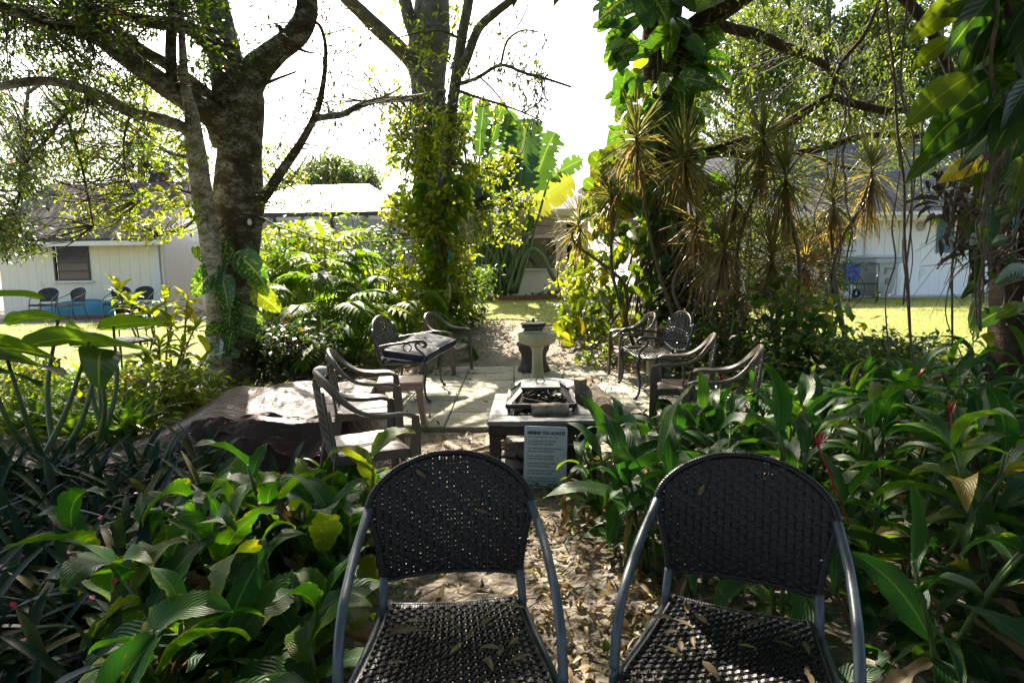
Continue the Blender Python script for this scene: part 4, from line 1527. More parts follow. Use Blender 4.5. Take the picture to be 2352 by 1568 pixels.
for i, (x, y, hgt) in enumerate(((.58, 4.78, .30), (.62, 4.62, .26), (.68, 4.55, .2))):
    mb = MB()
    z0 = .45
    thin(mb, (x, y, z0), (x - .06 + .05 * i, y, z0 + hgt * .6), .004, -.01, 5, 5, r1=.0015)
    thin(mb, (x - .02, y, z0 + hgt * .3), (x + .06, y - .02, z0 + hgt * .5), .003, 0, 4, 3, r1=.001)
    blades(mb, rng.normal(0, .02, (5, 3)) + (x - .03, y, z0 + hgt * .5), rng.uniform(0, 6.28, 5), rng.normal(0, .5, 5), .05, .022, .8, prof_lance, 3, 2, .5, m=1, tint=.2)
    tag(mb.build('dead_stem', [M['twig'], M['leaf_dead']]), ('thin dead stem with curled brown leaves rising behind the split log', 'middle thin dead stem rising from the split log', 'short dead stem at the outer end of the split log')[i], 'dead stem', 'dead stems by the split log')

PQ = thing('memorial_plaque', 'pale blue grey memorial plaque with dark lettering leaning on the fire table', 'plaque', (.20, 3.93, -.012))
PQ.rotation_euler = (R(-5), R(1.8), R(-3))
mb = MB()
pw, ph, cr_r = .142, .415, .014
outl = []
for cx, cz, a0 in ((pw - cr_r, ph - cr_r, 0), (-pw + cr_r, ph - cr_r, 90)):
    for a_ in np.linspace(a0, a0 + 90, 6): outl.append((cx + cr_r * math.cos(R(a_)), cz + cr_r * math.sin(R(a_))))
outl += [(-pw, .04), (-pw + .03, .006), (-pw + .05, .0), (-.03, -.004), (.0, -.008), (.08, -.004), (pw, -.002)]
k = len(outl)
V = [(x, -.006, z) for x, z in outl] + [(x, .006, z) for x, z in outl] + [(0, -.006, .2), (0, .006, .2)]
Tt = [(2 * k, (i + 1) % k, i) for i in range(k)] + [(2 * k + 1, k + i, k + (i + 1) % k) for i in range(k)]
mb.add(V, Q=[(i, (i + 1) % k, k + (i + 1) % k, k + i) for i in range(k)], T=[(a_, c_, b_) for a_, b_, c_ in Tt])
mb.build('slab', M['plaque'], PQ, world=False, smooth=False)


def text(parent, s, x, z, h, w=None, y=-.0066, bold=0.0):
    cu = bpy.data.curves.new('t', 'FONT')
    cu.body = s
    cu.size = h * 1.35
    cu.offset = bold
    cu.resolution_u = 3
    ob = bpy.data.objects.new('t', cu)
    COL.objects.link(ob)
    bpy.context.view_layer.update()
    me = bpy.data.meshes.new_from_object(ob.evaluated_get(bpy.context.evaluated_depsgraph_get()))
    bpy.data.objects.remove(ob)
    v = np.zeros(len(me.vertices) * 3)
    me.vertices.foreach_get('co', v)
    v = v.reshape(-1, 3)
    if w: v[:, 0] *= w / max(1e-6, v[:, 0].max() - v[:, 0].min())
    out = np.stack([x + v[:, 0] - v[:, 0].min(), np.full(len(v), y), z + v[:, 1]], 1)
    me.vertices.foreach_set('co', out.ravel())
    me.update()
    me.materials.append(M['ink'])
    o = bpy.data.objects.new('lettering', me)
    COL.objects.link(o)
    o.parent = parent
    return o


lines = [('MISSING YOU ALWAYS', .021, .362, .248, .0018), ("CRUZ 'JULIE' GREGAN  1981 - 2019", .0085, .341, .20, 0.0003),
         ("YOU NEVER SAID I'M LEAVING", .0105, .312, .185, .0004), ('YOU NEVER SAID GOODBYE', .0105, .293, .170, .0004),
         ('YOU WERE GONE BEFORE WE KNEW IT', .0105, .263, .235, .0004), ('AND ONLY GOD KNOWS WHY', .0105, .244, .178, .0004),
         ('IN LIFE I LOVED YOU DEARLY', .0105, .214, .180, .0004), ('IN DEATH I LOVE YOU STILL', .0105, .195, .172, .0004),
         ('IN MY HEART I HOLD A PLACE', .0105, .165, .185, .0004), ('THAT ONLY YOU CAN FILL', .0105, .146, .155, .0004),
         ('IT BROKE MY HEART TO LOSE YOU', .0105, .116, .210, .0004), ("BUT YOU DIDN'T GO ALONE", .0105, .097, .165, .0004),
         ('A PART OF ME WENT WITH YOU', .0105, .067, .190, .0004), ('THE DAY GOD TOOK YOU HOME', .0105, .048, .190, .0004)]
for s, h_, z_, w_, b_ in lines:
    text(PQ, s, -.118 if h_ < .02 else -.120, z_, h_, w_, bold=b_)

# white tub behind the table
mb = MB()
lathe(mb, [(.001, .02), (.21, .02), (.235, .30), (.25, .42), (.262, .425), (.262, .452), (.24, .455), (.225, .40), (.2, .05), (.001, .05)], 30)
o = mb.build('plastic_tub', M['white_plastic'])
o.location = (.28, 5.25, .0)
tag(o, 'white round plastic tub standing behind the fire pit table', 'tub')

# ---------------------------------------------------------------- bird bath and the urn behind it
BB = thing('bird_bath', 'mossy pale concrete bird bath on a tapering pedestal', 'bird bath', (.30, 7.25, .03), .4)
mb = MB()
lathe(mb, [(.001, .0), (.092, 0), (.09, .04), (.078, .10), (.066, .28), (.062, .42), (.074, .48), (.10, .515), (.001, .515)], 28, wob=.012)
mb.build('pedestal', M['concrete_old'], BB, world=False)
mb = MB()
lathe(mb, [(.001, .505), (.10, .51), (.19, .535), (.218, .555), (.230, .645), (.226, .662), (.212, .662), (.200, .64), (.16, .605), (.001, .595)], 36, wob=.008)
mb.build('bowl', M['concrete_old'], BB, world=False)
mb = MB()
lathe(mb, [(.001, .636), (.196, .636)], 30)
mb.build('water', M['glass_dark'], BB, world=False)
UR = thing('clay_urn', 'dark clay fire urn with lipped lid standing behind the bird bath', 'urn', (.30, 8.55, .0))
UR.scale = (.84, .84, .76)
UR.location.z = float(gz(.3, 8.55)) + .01
mb = MB()
lathe(mb, [(.001, 0), (.27, 0), (.275, .03), (.235, .12), (.20, .22), (.215, .33), (.25, .40), (.262, .47), (.285, .50), (.285, .53), (.25, .55), (.235, .62), (.215, .70), (.16, .76), (.15, .80), (.001, .80)], 30, wob=.02)
mb.build('body', M['clay_dark'], UR, world=False)
mb = MB()
lathe(mb, [(.15, .79), (.19, .81), (.20, .845), (.16, .865), (.001, .865)], 26)
mb.build('neck', M['clay_dark'], UR, world=False)
mb = MB()
lathe(mb, [(.001, .87), (.205, .868), (.215, .885), (.20, .90), (.08, .915), (.03, .93), (.018, .985), (.001, .985)], 26)
mb.build('lid', M['steel_dark'], UR, world=False)

# flower pot behind the far right chair
mb = MB()
lathe(mb, [(.001, 0), (.09, 0), (.13, .2), (.145, .2), (.145, .24), (.12, .24), (.105, .05), (.001, .05)], 24)
o = mb.build('flower_pot', M['terracotta'])
o.location = (1.95, 8.15, .42)
tag(o, 'brown flower pot standing on a block behind the far plastic chair', 'pot')
mb = MB()
box(mb, (1.95, 8.15, .2), (.3, .3, .42))
tag(mb.build('concrete_block', M['concrete_old'], bevel=.01, smooth='auto'), 'mossy concrete block under the brown flower pot', 'block')

# ---------------------------------------------------------------- tarp over the wood pile
def tarp_h(x, y):
    # the sheet hangs like a tent over the high points of the pile
    sup = ((-2.86, 5.15, .22), (-2.62, 5.75, .40), (-2.42, 4.86, .37), (-2.02, 5.35, .43), (-1.86, 4.66, .36), (-1.52, 5.05, .40), (-1.42, 5.75, .43), (-1.95, 5.95, .45), (-1.36, 4.60, .33))
    xx, yy = x + .05 * fbm(x, y, 3.1, 2, 66), y + .05 * fbm(x, y, 2.7, 2, 67)
    hs = np.stack([z - .20 * np.sqrt((xx - a) ** 2 + (yy - b) ** 2 + .002) - .10 * ((xx - a) ** 2 + (yy - b) ** 2) for a, b, z in sup])
    h = np.log(np.exp(hs * 46).sum(0)) / 46
    fx = np.clip((x + 3.24 + .05 * fbm(y, y * 0, 3, 2, 9)) / .75, 0, 1) ** .75 * np.clip((-1.16 - x) / .12, 0, 1) ** .6
    fr = np.clip((y - 4.34 - .09 * fbm(x, x * 0, 2.6, 3, 8)) / .20, 0, 1) ** .6
    bk_ = np.clip((6.2 - y) / .45, 0, 1) ** .6
    a_, b_ = x * .8 + y * .6, -x * .6 + y * .8
    sag = .010 * fbm(a_ * .6, b_ * 2.0, 6., 2, 62) + .007 * (1 - np.abs(fbm(b_ * .5, a_ * 1.8, 7., 2, 63))) + .004 * fbm(a_ * .5, b_ * 2.4, 15., 2, 64)
    return np.clip(fx * fr * bk_, 0, 1) * (h + sag) + .012


mb = MB()
grid(mb, lambda U, V: np.stack([U + .04 * fbm(V, U, 3, 2, 70), V + .05 * fbm(U, V, 3, 2, 71), tarp_h(U, V)], -1), np.linspace(-3.2, -1.15, 190), np.linspace(4.28, 6.2, 150))
TP = thing('tarp_covered_pile', 'crumpled brown tarpaulin draped over a low wood pile', 'tarp', (-2.2, 5.1, 0))
mb.build('tarp_sheet', M['tarp'], TP)
mb = MB()       # loose flap hanging over the front
xs_ = np.linspace(-2.35, -1.32, 60)
vv = np.linspace(0, 1, 14)
def flap(U, V):
    yb = 4.62
    z0 = tarp_h(U, 0 * U + yb) + .012
    return np.stack([U, yb - .10 * V - .20 * V * sstep(-2.4, -1.5, U) + .012 * np.sin(U * 21 + V * 3), z0 - (.09 + .16 * sstep(-2.3, -1.4, U)) * V + .012 * np.sin(U * 17) * V + .010 * np.sin(U * 33 + 4 * V)], -1)
grid(mb, flap, xs_, vv)
mb.build('folded_edge', M['tarp'], TP)
st = thing('stone', 'grey stone weighing down the far edge of the tarp', 'stone', (-1.82, 5.78, .50))
mb = MB()
lathe(mb, [(.001, -.03), (.06, -.025), (.09, .0), (.075, .035), (.03, .055), (.001, .06)], 14, wob=.12)
mb.build('body', M['slab'], st, world=False)

# ---------------------------------------------------------------- things by the shed and the house
g_ = 'dark wicker armchairs along the shed wall'
for i, (u, Y, rz, lab) in enumerate(((118, 16.6, 10, 'dark wicker armchair along the shed wall, farthest from the trees'), (186, 16.2, -14, 'dark wicker armchair along the shed wall in front of the turquoise boat'), (284, 16.5, 8, 'dark wicker armchair along the shed wall at the pointed end of the turquoise boat'), (338, 16.7, 5, 'dark wicker armchair along the shed wall beside the lap siding corner'))):
    p = GY(u, Y)
    copy_thing(w1, p, R(rz), lab, g_)
p = GY(302, 11.0)
copy_thing(w1, p, R(40), 'dark wicker armchair alone on the lawn behind the leafy shrub', 'dark wicker chair on the lawn')

KB = thing('turquoise_boat', 'turquoise dinghy hull turned over against the shed wall', 'boat', (-11.9, 17.15, .30))
mb = MB()
us, vs = np.linspace(-1.15, 1.15, 30), np.linspace(-1, 1, 15)
def hull(U, V):
    k = np.clip(1 - (np.clip(U - .1, 0, 2) / 1.06) ** 2.4, 0, 1)
    w = .42 * k ** .7
    return np.stack([U, V * w, .05 + .50 * (1 - np.abs(V) ** 2.6) * (.45 + .55 * k) - .10 * (U - .2) ** 2], -1)
grid(mb, hull, us, vs)
grid(mb, lambda U, V: np.stack([-1.15 + 0 * U, U * .42, .05 + V * (.50 * (1 - np.abs(U) ** 2.6) - .18)], -1), np.linspace(-1, 1, 15), np.linspace(0, 1, 3))
mb.build('hull', M['turquoise'], KB, world=False)
mb = MB()
for s in (-1, 1):
    h_ = hull(us, np.full(len(us), s * .995))
    strap(mb, h_ + np.array((0, s * .012, 0)), .05, .025, (0, 0, 1))
mb.build('gunwale', M['turquoise'], KB, world=False)
KB.rotation_euler = (R(-12), 0, R(4))
mb = MB()
box(mb, (-12.0, 16.75, .36), (1.9, .12, .14))
tag(mb.build('timber_beam', M['timber_post'], bevel=.01, smooth='auto'), 'weathered timber lying on the ground under the turquoise boat', 'timber')

GT = thing('glass_table', 'glass topped garden table on thin dark legs on the sunlit lawn', 'table', (-4.45, 6.9, 0))
mb = MB()
a_ = np.linspace(0, 2 * PI, 28, endpoint=False)
lathe(mb, [(.001, .715), (.36, .715), (.36, .727), (.001, .727)], 28)
mb.build('tabletop', M['glass_table'], GT, world=False, smooth=False)
mb = MB()
tube(mb, np.stack([.362 * np.cos(np.append(a_, 0)), .362 * np.sin(np.append(a_, 0)), 0 * np.append(a_, 0) + .715], 1), .014, 7)
mb.build('rim', M['iron'], GT, world=False)
for i in range(4):
    mb = MB()
    an = i * PI / 2 + .5
    tube(mb, cr([(.34 * math.cos(an), .34 * math.sin(an), .71), (.26 * math.cos(an), .26 * math.sin(an), .35), (.33 * math.cos(an), .33 * math.sin(an), 0)], 5), .011, 7)
    mb.build('leg', M['iron'], GT, world=False)
mb = MB()
p = GY(108, 7.3)
box(mb, p + (0, 0, .22), (.16, .10, .52), taper=.93)
tag(mb.build('timber_post', M['timber_post'], bevel=.008, smooth='auto'), 'short brown timber post standing among the ferns', 'post')
mb = MB()
beam(mb, (-5.2, 6.75, .06), (-3.6, 7.0, .07), .1, .12)
tag(mb.build('timber_edging', M['timber_post'], bevel=.01, smooth='auto'), 'weathered timber edging lying along the lawn behind the ferns', 'edging')

# wheeled bin
BN = thing('wheelie_bin', 'grey wheeled rubbish bin against the white house wall', 'bin', GY(2008, 15.5), R(14))
mb = MB()
z0, z1 = .06, .98
b0, b1 = (.25, .29), (.36, .40)
lo = [(-b0[0], -b0[1], z0), (b0[0], -b0[1], z0), (b0[0], b0[1], z0), (-b0[0], b0[1], z0)]
hi = [(-b1[0], -b1[1], z1), (b1[0], -b1[1], z1), (b1[0], b1[1], z1), (-b1[0], b1[1], z1)]
box8(mb, lo + hi)
box(mb, (0, 0, .93), (.80, .88, .13))
mb.build('body', M['bin_grey'], BN, world=False, bevel=.02, seg=2, smooth='auto')
mb = MB()
box(mb, (0, -.02, 1.03), (.84, .92, .06), taper=.93)
box(mb, (0, .0, 1.065), (.62, .7, .03), taper=.9)
mb.build('lid', M['bin_grey'], BN, world=False, bevel=.018, seg=2, smooth='auto')
mb = MB()
for z, w in ((.74, .30), (.48, .17)):
    box(mb, (.08, -.395 + (.93 - z) * .12, z), (w, .03, .05))
    box(mb, (.08 - w / 2 + .03, -.39 + (.93 - z) * .12, z - .07), (.06, .03, .12))
mb.build('grip', M['ac_grey'], BN, world=False, smooth=False)
for s in (-1, 1):
    mb = MB()
    th = np.linspace(0, 2 * PI, 17)
    tube(mb, np.stack([0 * th + s * .27, .28 + .09 * np.cos(th), .13 + .09 * np.sin(th)], 1), .03, 8)
    mb.build('wheel', M['rubber'], BN, world=False)

BC = thing('camping_chair', 'bright blue folding fabric chair beside the grey bin', 'chair', GY(1925, 15.0), R(-70))
mb = MB()
grid(mb, lambda U, V: np.stack([V * .26, -.22 + .46 * U, .42 - .07 * (1 - V ** 2) * np.sin(U * PI * .8) - .02], -1), np.linspace(0, 1, 10), np.linspace(-1, 1, 9))
mb.build('seat', M['blue_cloth'], BC, world=False)
mb = MB()
grid(mb, lambda U, V: np.stack([V * .28, .23 + .17 * U + .05 * (1 - V ** 2), .40 + .50 * U], -1), np.linspace(0, 1, 8), np.linspace(-1, 1, 9))
mb.build('backrest', M['blue_cloth'], BC, world=False)
for s in (-1, 1):
    mb = MB()
    tube(mb, np.array([(s * .28, -.26, 0), (-s * .1 + s * .2, .25, .44)]), .011, 7)
    tube(mb, np.array([(s * .28, .30, 0), (s * .27, -.24, .44)]), .011, 7)
    tube(mb, np.array([(s * .28, .22, .1), (s * .285, .40, .92)]), .011, 7)
    mb.build('leg', M['iron'], BC, world=False)
    mb = MB()
    strap(mb, np.array([(s * .30, -.26, .60), (s * .30, .3, .63)]), .06, .012, (1, 0, 0))
    mb.build('armrest', M['blue_cloth'], BC, world=False, smooth=False)
MC = thing('metal_chair', 'black tube metal chair frame in front of the grey bin', 'chair', GY(1985, 14.4), R(-35))
for s in (-1, 1):
    mb = MB()
    tube(mb, cr([(s * .27, -.26, 0), (s * .27, -.25, .5), (s * .27, -.16, .64), (s * .27, .2, .66), (s * .25, .28, .9)], 6), .012, 8)
    mb.build('armrest', M['iron'], MC, world=False)
    mb = MB()
    tube(mb, np.array([(s * .25, .2, .64), (s * .26, .3, 0)]), .012, 8)
    mb.build('leg', M['iron'], MC, world=False)
mb = MB()
grid(mb, lambda U, V: np.stack([V * .26, -.24 + .46 * U, .44 - .03 * np.sin(U * PI)], -1), np.linspace(0, 1, 6), np.linspace(-1, 1, 5))
for y in (-.24, .22): tube(mb, np.array([(-.27, y, .44), (.27, y, .44)]), .011, 7)
mb.build('seat', M['iron'], MC, world=False)
mb = MB()
tube(mb, cr([(-.25, .28, .88), (0, .33, .93), (.25, .28, .88)], 6), .012, 8)
mb.build('back_rail', M['iron'], MC, world=False)

# ---------------------------------------------------------------- string lights between the trees
SL = thing('string_lights', 'black cable of white string light bulbs slung between two tree trunks', 'string lights', (0, 0, 0))
pts = [P(600, 500, 8.25), P(650, 525, 9.0), P(750, 553, 10.2), P(860, 555, 11.2), P(1005, 540, 11.8)]
pl = P(468, 548, 8.0)
cab = cr([pl, P(500, 528, 8.0), P(545, 495, 8.0)] + pts, 8)
mb = MB()
tube(mb, cab, .011, 6)
mb.build('cable', M['rubber'], SL)
for f in (.03, .12, .36, .46, .56, .67, .78, .90):
    c = cab[int(f * (len(cab) - 1))]
    mb = MB()
    tube(mb, np.array([c, c - (0, 0, .05)]), .015, 8)
    sk_ = mb.build('socket', M['rubber'], SL)
    mb = MB()
    lathe(mb, [(.012, -.05), (.024, -.075), (.03, -.10), (.02, -.125), (.001, -.132)], 12, c)
    mb.build('bulb', M['bulb'], sk_)
# cloth streamer in the middle tree
SW = thing('wind_streamer', 'teal cloth streamer hanging on the middle tree trunk', 'streamer', P(1031, 560, 11.6))
mb = MB()
p = np.array([P(1031 + 3 * math.sin(i), 575 + i * 14, 11.6) for i in range(6)])
strap(mb, cr(p, 4), .055, .012, (1, .3, 0))
mb.build('cloth', M['teal_cloth'], SW)
mb = MB()
p = np.array([P(1031 + 2 * math.sin(i), 648 + i * 12, 11.6) for i in range(5)])
strap(mb, cr(p, 4), .045, .012, (1, .3, 0))
mb.build('tail', M['white_paint'], SW)
mb = MB()
thin(mb, P(1028, 545, 11.6), P(1031, 576, 11.6), .004)
mb.build('cord', M['rubber'], SW)
mb = MB()
box(mb, P(1063, 532, 11.9), (.14, .10, .42))
box(mb, P(1063, 508, 11.9), (.18, .14, .02))
tag(mb.build('bird_feeder', M['white_paint'], bevel=.01, smooth='auto'), 'white box shaped bird feeder hanging by the middle tree', 'bird feeder')
# ---------------------------------------------------------------- tree helpers
def proj(p):
    q = CAM_M.inverted() @ Vector([float(c) for c in p])
    return 1176 + FPX * q.x / -q.z, 784 - FPX * q.y / -q.z


CAM_I = np.array(CAM_M.inverted())


def projv(X):
    q = X @ CAM_I[:3, :3].T + CAM_I[:3, 3]
    w = np.where(q[:, 2] < -.05, -q[:, 2], np.nan)
    return 1176 + FPX * q[:, 0] / w, 784 - FPX * q[:, 1] / w


def limb(mb, pts, k=5, n=9, rough=.07, seed=0):
    """A limb through (u, v, distance, width in picture units); returns its sampled centre line."""
    p = np.array([P(u, v, Y) for u, v, Y, w in pts])
    r = np.array([w / 2 / FPX * Y for u, v, Y, w in pts])
    q = cr(np.column_stack([p, r]), k)
    tube(mb, q[:, :3], np.maximum(q[:, 3], .004), n, rough, seed, cap=True)
    return q[:, :3]


def boxc(n, u0, u1, v0, v1, Y0, Y1, hole=.0, sc=.02, seed=1):
    u, v, Y = rng.uniform(u0, u1, n), rng.uniform(v0, v1, n), rng.uniform(Y0, Y1, n)
    if hole:
        keep = fbm(u, v, sc, 3, seed) + rng.normal(0, .25, n) > hole - 1
        u, v, Y = u[keep], v[keep], Y[keep]
    return np.array([P(a, b, c) for a, b, c in zip(u, v, Y)]).reshape(-1, 3)


def sprays(ml, mt, C, n=9, L=(.05, .08), ratio=.42, length=.28, hang=-.2, tint=(0, 1), ns=2, twig=True, fold=.3, limbs=None, prof=prof_lance, droop=.6, tw_r=.004):
    """Leafy twigs at the points C: n leaves alternate along each; thin twigs reach back towards the nearest limb."""
    C = np.asarray(C).reshape(-1, 3)
    K = len(C)
    if not K: return
    hd = rng.uniform(0, 2 * PI, K)
    pt = rng.normal(hang, .4, K)
    D = np.stack([np.cos(hd) * np.cos(pt), np.sin(hd) * np.cos(pt), np.sin(pt)], 1)
    s = np.linspace(0, 1, n)[None] + rng.normal(0, .06, (K, n))
    ln = length * rng.uniform(.6, 1.3, (K, 1))
    pos = C[:, None] + D[:, None] * ((s - .3) * ln)[..., None] + rng.normal(0, .02 * length / .28, (K, n, 3))
    sd = np.where(np.arange(n) % 2 == 0, 1, -1)[None] * rng.uniform(.4, 1.2, (K, n))
    head = hd[:, None] + sd
    pit = pt[:, None] * .6 + rng.normal(-.1, .45, (K, n))
    Ls = rng.uniform(L[0], L[1], (K, n))
    tn = np.clip(rng.uniform(tint[0], tint[1], (K, 1)) + rng.normal(0, .18, (K, n)), 0, .92)
    tn = np.where(rng.random((K, n)) < .018, 1.0, tn)
    blades(ml, pos.reshape(-1, 3), head.ravel(), pit.ravel(), Ls.ravel(), (Ls * ratio * rng.uniform(.8, 1.2, Ls.shape)).ravel(), rng.normal(droop, .3, K * n), prof, ns, 2, rng.uniform(0, fold * 1.6, K * n), rng.normal(0, .5, K * n), tint=tn.ravel())
    if twig:
        for i in range(K):
            a = C[i] - D[i] * .45 * length
            thin(mt, a, C[i] + D[i] * .7 * length, tw_r * .8, 0, 3, 2, r1=tw_r * .3)
    if limbs is not None and mt is not None:
        LP = np.vstack(limbs)
        sel = rng.random(K) < .5
        for i in np.where(sel)[0]:
            d = np.linalg.norm(LP - C[i], axis=1)
            j = int(np.argmin(d))
            if d[j] < 2.2:
                a, b = LP[j], C[i] - D[i] * .45 * length
                m_ = (a + b) / 2 + rng.normal(0, .1, 3) * min(1, d[j])
                p = cr(np.array([a, m_, b]), 3)
                tube(mt, p, np.linspace(tw_r * (1.3 + d[j]), tw_r * .8, len(p)), 4, cap=False)


def shade_canopy(ml, mt, n, x, y, z, dens, L=(.10, .16), per=26, rad=.55, tint=(0, .9)):
    """Unseen shade canopy: leaf clumps with gaps, added out of view to block sun and sky."""
    C = np.stack([rng.uniform(*x, n), rng.uniform(*y, n), rng.uniform(*z, n)], 1)
    keep = rng.random(n) < dens(C[:, 0], C[:, 1], C[:, 2])
    C = C[keep]
    K = len(C)
    pos = C[:, None] + rng.normal(0, rad * .5, (K, per, 3)) * (1, 1, .6)
    pos = pos.reshape(-1, 3)
    u, v = projv(pos)
    ok = ~((u > -150) & (u < 2500) & (v > -40)) 
    pos = pos[ok & (pos[:, 1] > -9)]
    k = len(pos)
    Ls = rng.uniform(*L, k)
    blades(ml, pos, rng.uniform(0, 6.28, k), rng.normal(-.2, .5, k), Ls, Ls * .45, .5, prof_lance, 2, 2, .3, rng.normal(0, .6, k), tint=rng.uniform(*tint, k))


def shade_fn(seed):
    """Density of the unseen crown, shaped for its shadow: closed over the seats and the planting, open with a few stray clumps over the patio and the lawns."""
    def f(x, y, z):
        ys, xs = y - 1.10 * z, x + .336 * z
        lim = np.interp(xs, [-4, -2.6, -1.4, .2, 1.2, 4], [2.9, 3.4, 4.4, 4.1, 4.6, 5.2])
        return np.clip(1 - sstep(lim - .6, lim + .5, ys), 0, 1) + .09 * (fbm(x, y, 1.2, 2, seed) > .15)
    return f


# ---------------------------------------------------------------- big left tree
B = P(540, 868, 8.5)
T1 = thing('shade_tree', 'big dark barked tree with forked trunk behind the tarp', 'tree', (B[0], B[1], 0.0))
mb = MB()
L1 = []
L1.append(limb(mb, [(545, 905, 8.5, 175), (543, 860, 8.5, 132), (541, 800, 8.5, 112), (542, 700, 8.5, 101), (545, 600, 8.5, 93), (550, 480, 8.5, 106), (549, 440, 8.5, 103), (552, 350, 8.5, 92), (553, 270, 8.5, 96), (545, 215, 8.5, 104), (520, 140, 8.5, 76), (505, 70, 8.6, 70), (478, -30, 8.8, 66), (455, -160, 9, 55), (420, -330, 9.2, 40)], 5, 18, .045, 1))
L1.append(limb(mb, [(552, 235, 8.5, 70), (585, 165, 8.5, 66), (635, 118, 8.5, 52), (680, 82, 8.45, 50), (704, 30, 8.4, 46), (700, -50, 8.4, 42), (690, -220, 8.3, 34)], 5, 12, .05, 2))
L1.append(limb(mb, [(525, 330, 8.45, 70), (498, 275, 8.3, 62), (440, 235, 8.0, 52), (383, 200, 7.8, 48), (330, 160, 7.6, 45), (283, 126, 7.4, 44), (233, 83, 7.2, 44), (205, 30, 7.0, 38), (180, -40, 6.9, 32), (140, -200, 6.7, 24)], 5, 11, .06, 3))
L1.append(limb(mb, [(270, 118, 7.35, 36), (215, 82, 7.1, 34), (133, 58, 6.8, 30), (60, 34, 6.5, 26), (-10, 12, 6.3, 22), (-120, -30, 6, 18)], 5, 9, .06, 4))
L1.append(limb(mb, [(500, 240, 8.4, 34), (440, 190, 8.2, 30), (383, 148, 8.0, 27), (330, 118, 7.8, 26), (270, 70, 7.6, 22), (240, 10, 7.5, 18), (225, -60, 7.4, 14)], 5, 8, .06, 5))
L1.append(limb(mb, [(515, 150, 8.5, 40), (470, 92, 8.3, 34), (420, 60, 8.1, 30), (352, 52, 7.9, 28), (300, 40, 7.8, 20), (210, 20, 7.6, 12)], 5, 8, .06, 6))
L1.append(limb(mb, [(395, 205, 7.8, 26), (392, 120, 7.75, 24), (395, 50, 7.7, 22), (402, -30, 7.7, 18)], 5, 8, .06, 7))
R1 = limb(mb, [(585, 470, 8.45, 34), (612, 445, 8.4, 24), (648, 392, 8.35, 21), (690, 330, 8.3, 18), (727, 258, 8.25, 15), (744, 180, 8.2, 11), (748, 110, 8.2, 9), (738, 66, 8.15, 8), (722, 48, 8.1, 7)], 5, 8, .05, 8)
R2 = limb(mb, [(722, 272, 8.25, 16), (752, 268, 8.4, 15), (790, 262, 8.8, 14), (830, 240, 9.2, 13), (880, 229, 9.8, 14), (945, 226, 10.4, 14), (1020, 212, 11.0, 12)], 5, 8, .06, 9)
L1 += [R1, R2]
mt = MB()
for p in ([(640, 60, 8.4, 12), (668, 100, 8.4, 10), (700, 118, 8.35, 6), (722, 122, 8.3, 3)], [(205, 230, 7.4, 8), (157, 253, 7.4, 8), (107, 320, 7.4, 9), (50, 387, 7.4, 8), (44, 455, 7.4, 6), (20, 520, 7.4, 3)], [(150, 262, 7.4, 6), (180, 350, 7.5, 5), (200, 440, 7.5, 4), (215, 520, 7.5, 3)], [(590, 200, 8.4, 10), (640, 180, 8.3, 6), (680, 165, 8.2, 4)], [(445, 300, 8.2, 5), (470, 380, 8.2, 3), (475, 430, 8.2, 2)]):
    L1.append(limb(mt, p, 4, 6, .05, 12))
mb.build('trunk', M['bark_dark'], T1)
ml = MB()
sprays(ml, mt, boxc(1300, -60, 500, -60, 190, 6.2, 9.6, .75, .018, 2), 10, (.055, .10), .40, .30, -.25, (0, .9), limbs=L1)
sprays(ml, mt, boxc(760, -60, 330, 150, 420, 6.4, 9.0, .85, .018, 3), 9, (.05, .085), .42, .28, -.3, (.1, 1.), limbs=L1)
sprays(ml, mt, boxc(420, -40, 85, 380, 590, 6.6, 7.8, .9, .03, 4), 9, (.05, .08), .45, .26, -.3, (.05, .9), limbs=L1)
sprays(ml, mt, boxc(260, 400, 620, 0, 330, 8.0, 9.0, 1.0, .03, 5), 7, (.055, .09), .4, .24, -.4, (.1, .9), limbs=L1)
sprays(ml, mt, boxc(150, 600, 760, 330, 480, 8.0, 8.6, .9, .03, 6), 8, (.05, .085), .42, .25, -.2, (.3, 1.), limbs=L1[-7:])
sprays(ml, mt, boxc(130, 640, 990, 120, 300, 8.2, 10.5, 1.1, .03, 7), 6, (.05, .09), .34, .3, -.5, (.2, 1.), limbs=[R1, R2])
sprays(ml, mt, boxc(70, 620, 800, -40, 90, 8.0, 9.0, 1.0, .03, 8), 6, (.06, .09), .36, .3, -.5, (.1, .9), limbs=L1)
shade_canopy(ml, mt, 3000, (-10, 1.2), (-7.0, 13.5), (4.4, 8.6), shade_fn(90), L=(.13, .21), rad=.6)  # unseen clumps added over and behind the camera for shade
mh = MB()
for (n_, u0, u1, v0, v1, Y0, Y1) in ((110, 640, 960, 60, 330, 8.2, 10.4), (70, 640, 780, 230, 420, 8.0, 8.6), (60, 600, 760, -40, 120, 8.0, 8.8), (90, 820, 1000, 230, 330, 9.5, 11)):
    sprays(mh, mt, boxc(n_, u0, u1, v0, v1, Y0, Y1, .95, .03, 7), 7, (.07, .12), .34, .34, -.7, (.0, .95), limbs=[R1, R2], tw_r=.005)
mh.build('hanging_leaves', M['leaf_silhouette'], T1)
ml.merge(mt).build('crown', [M['leaf_oak'], M['twig']], T1)

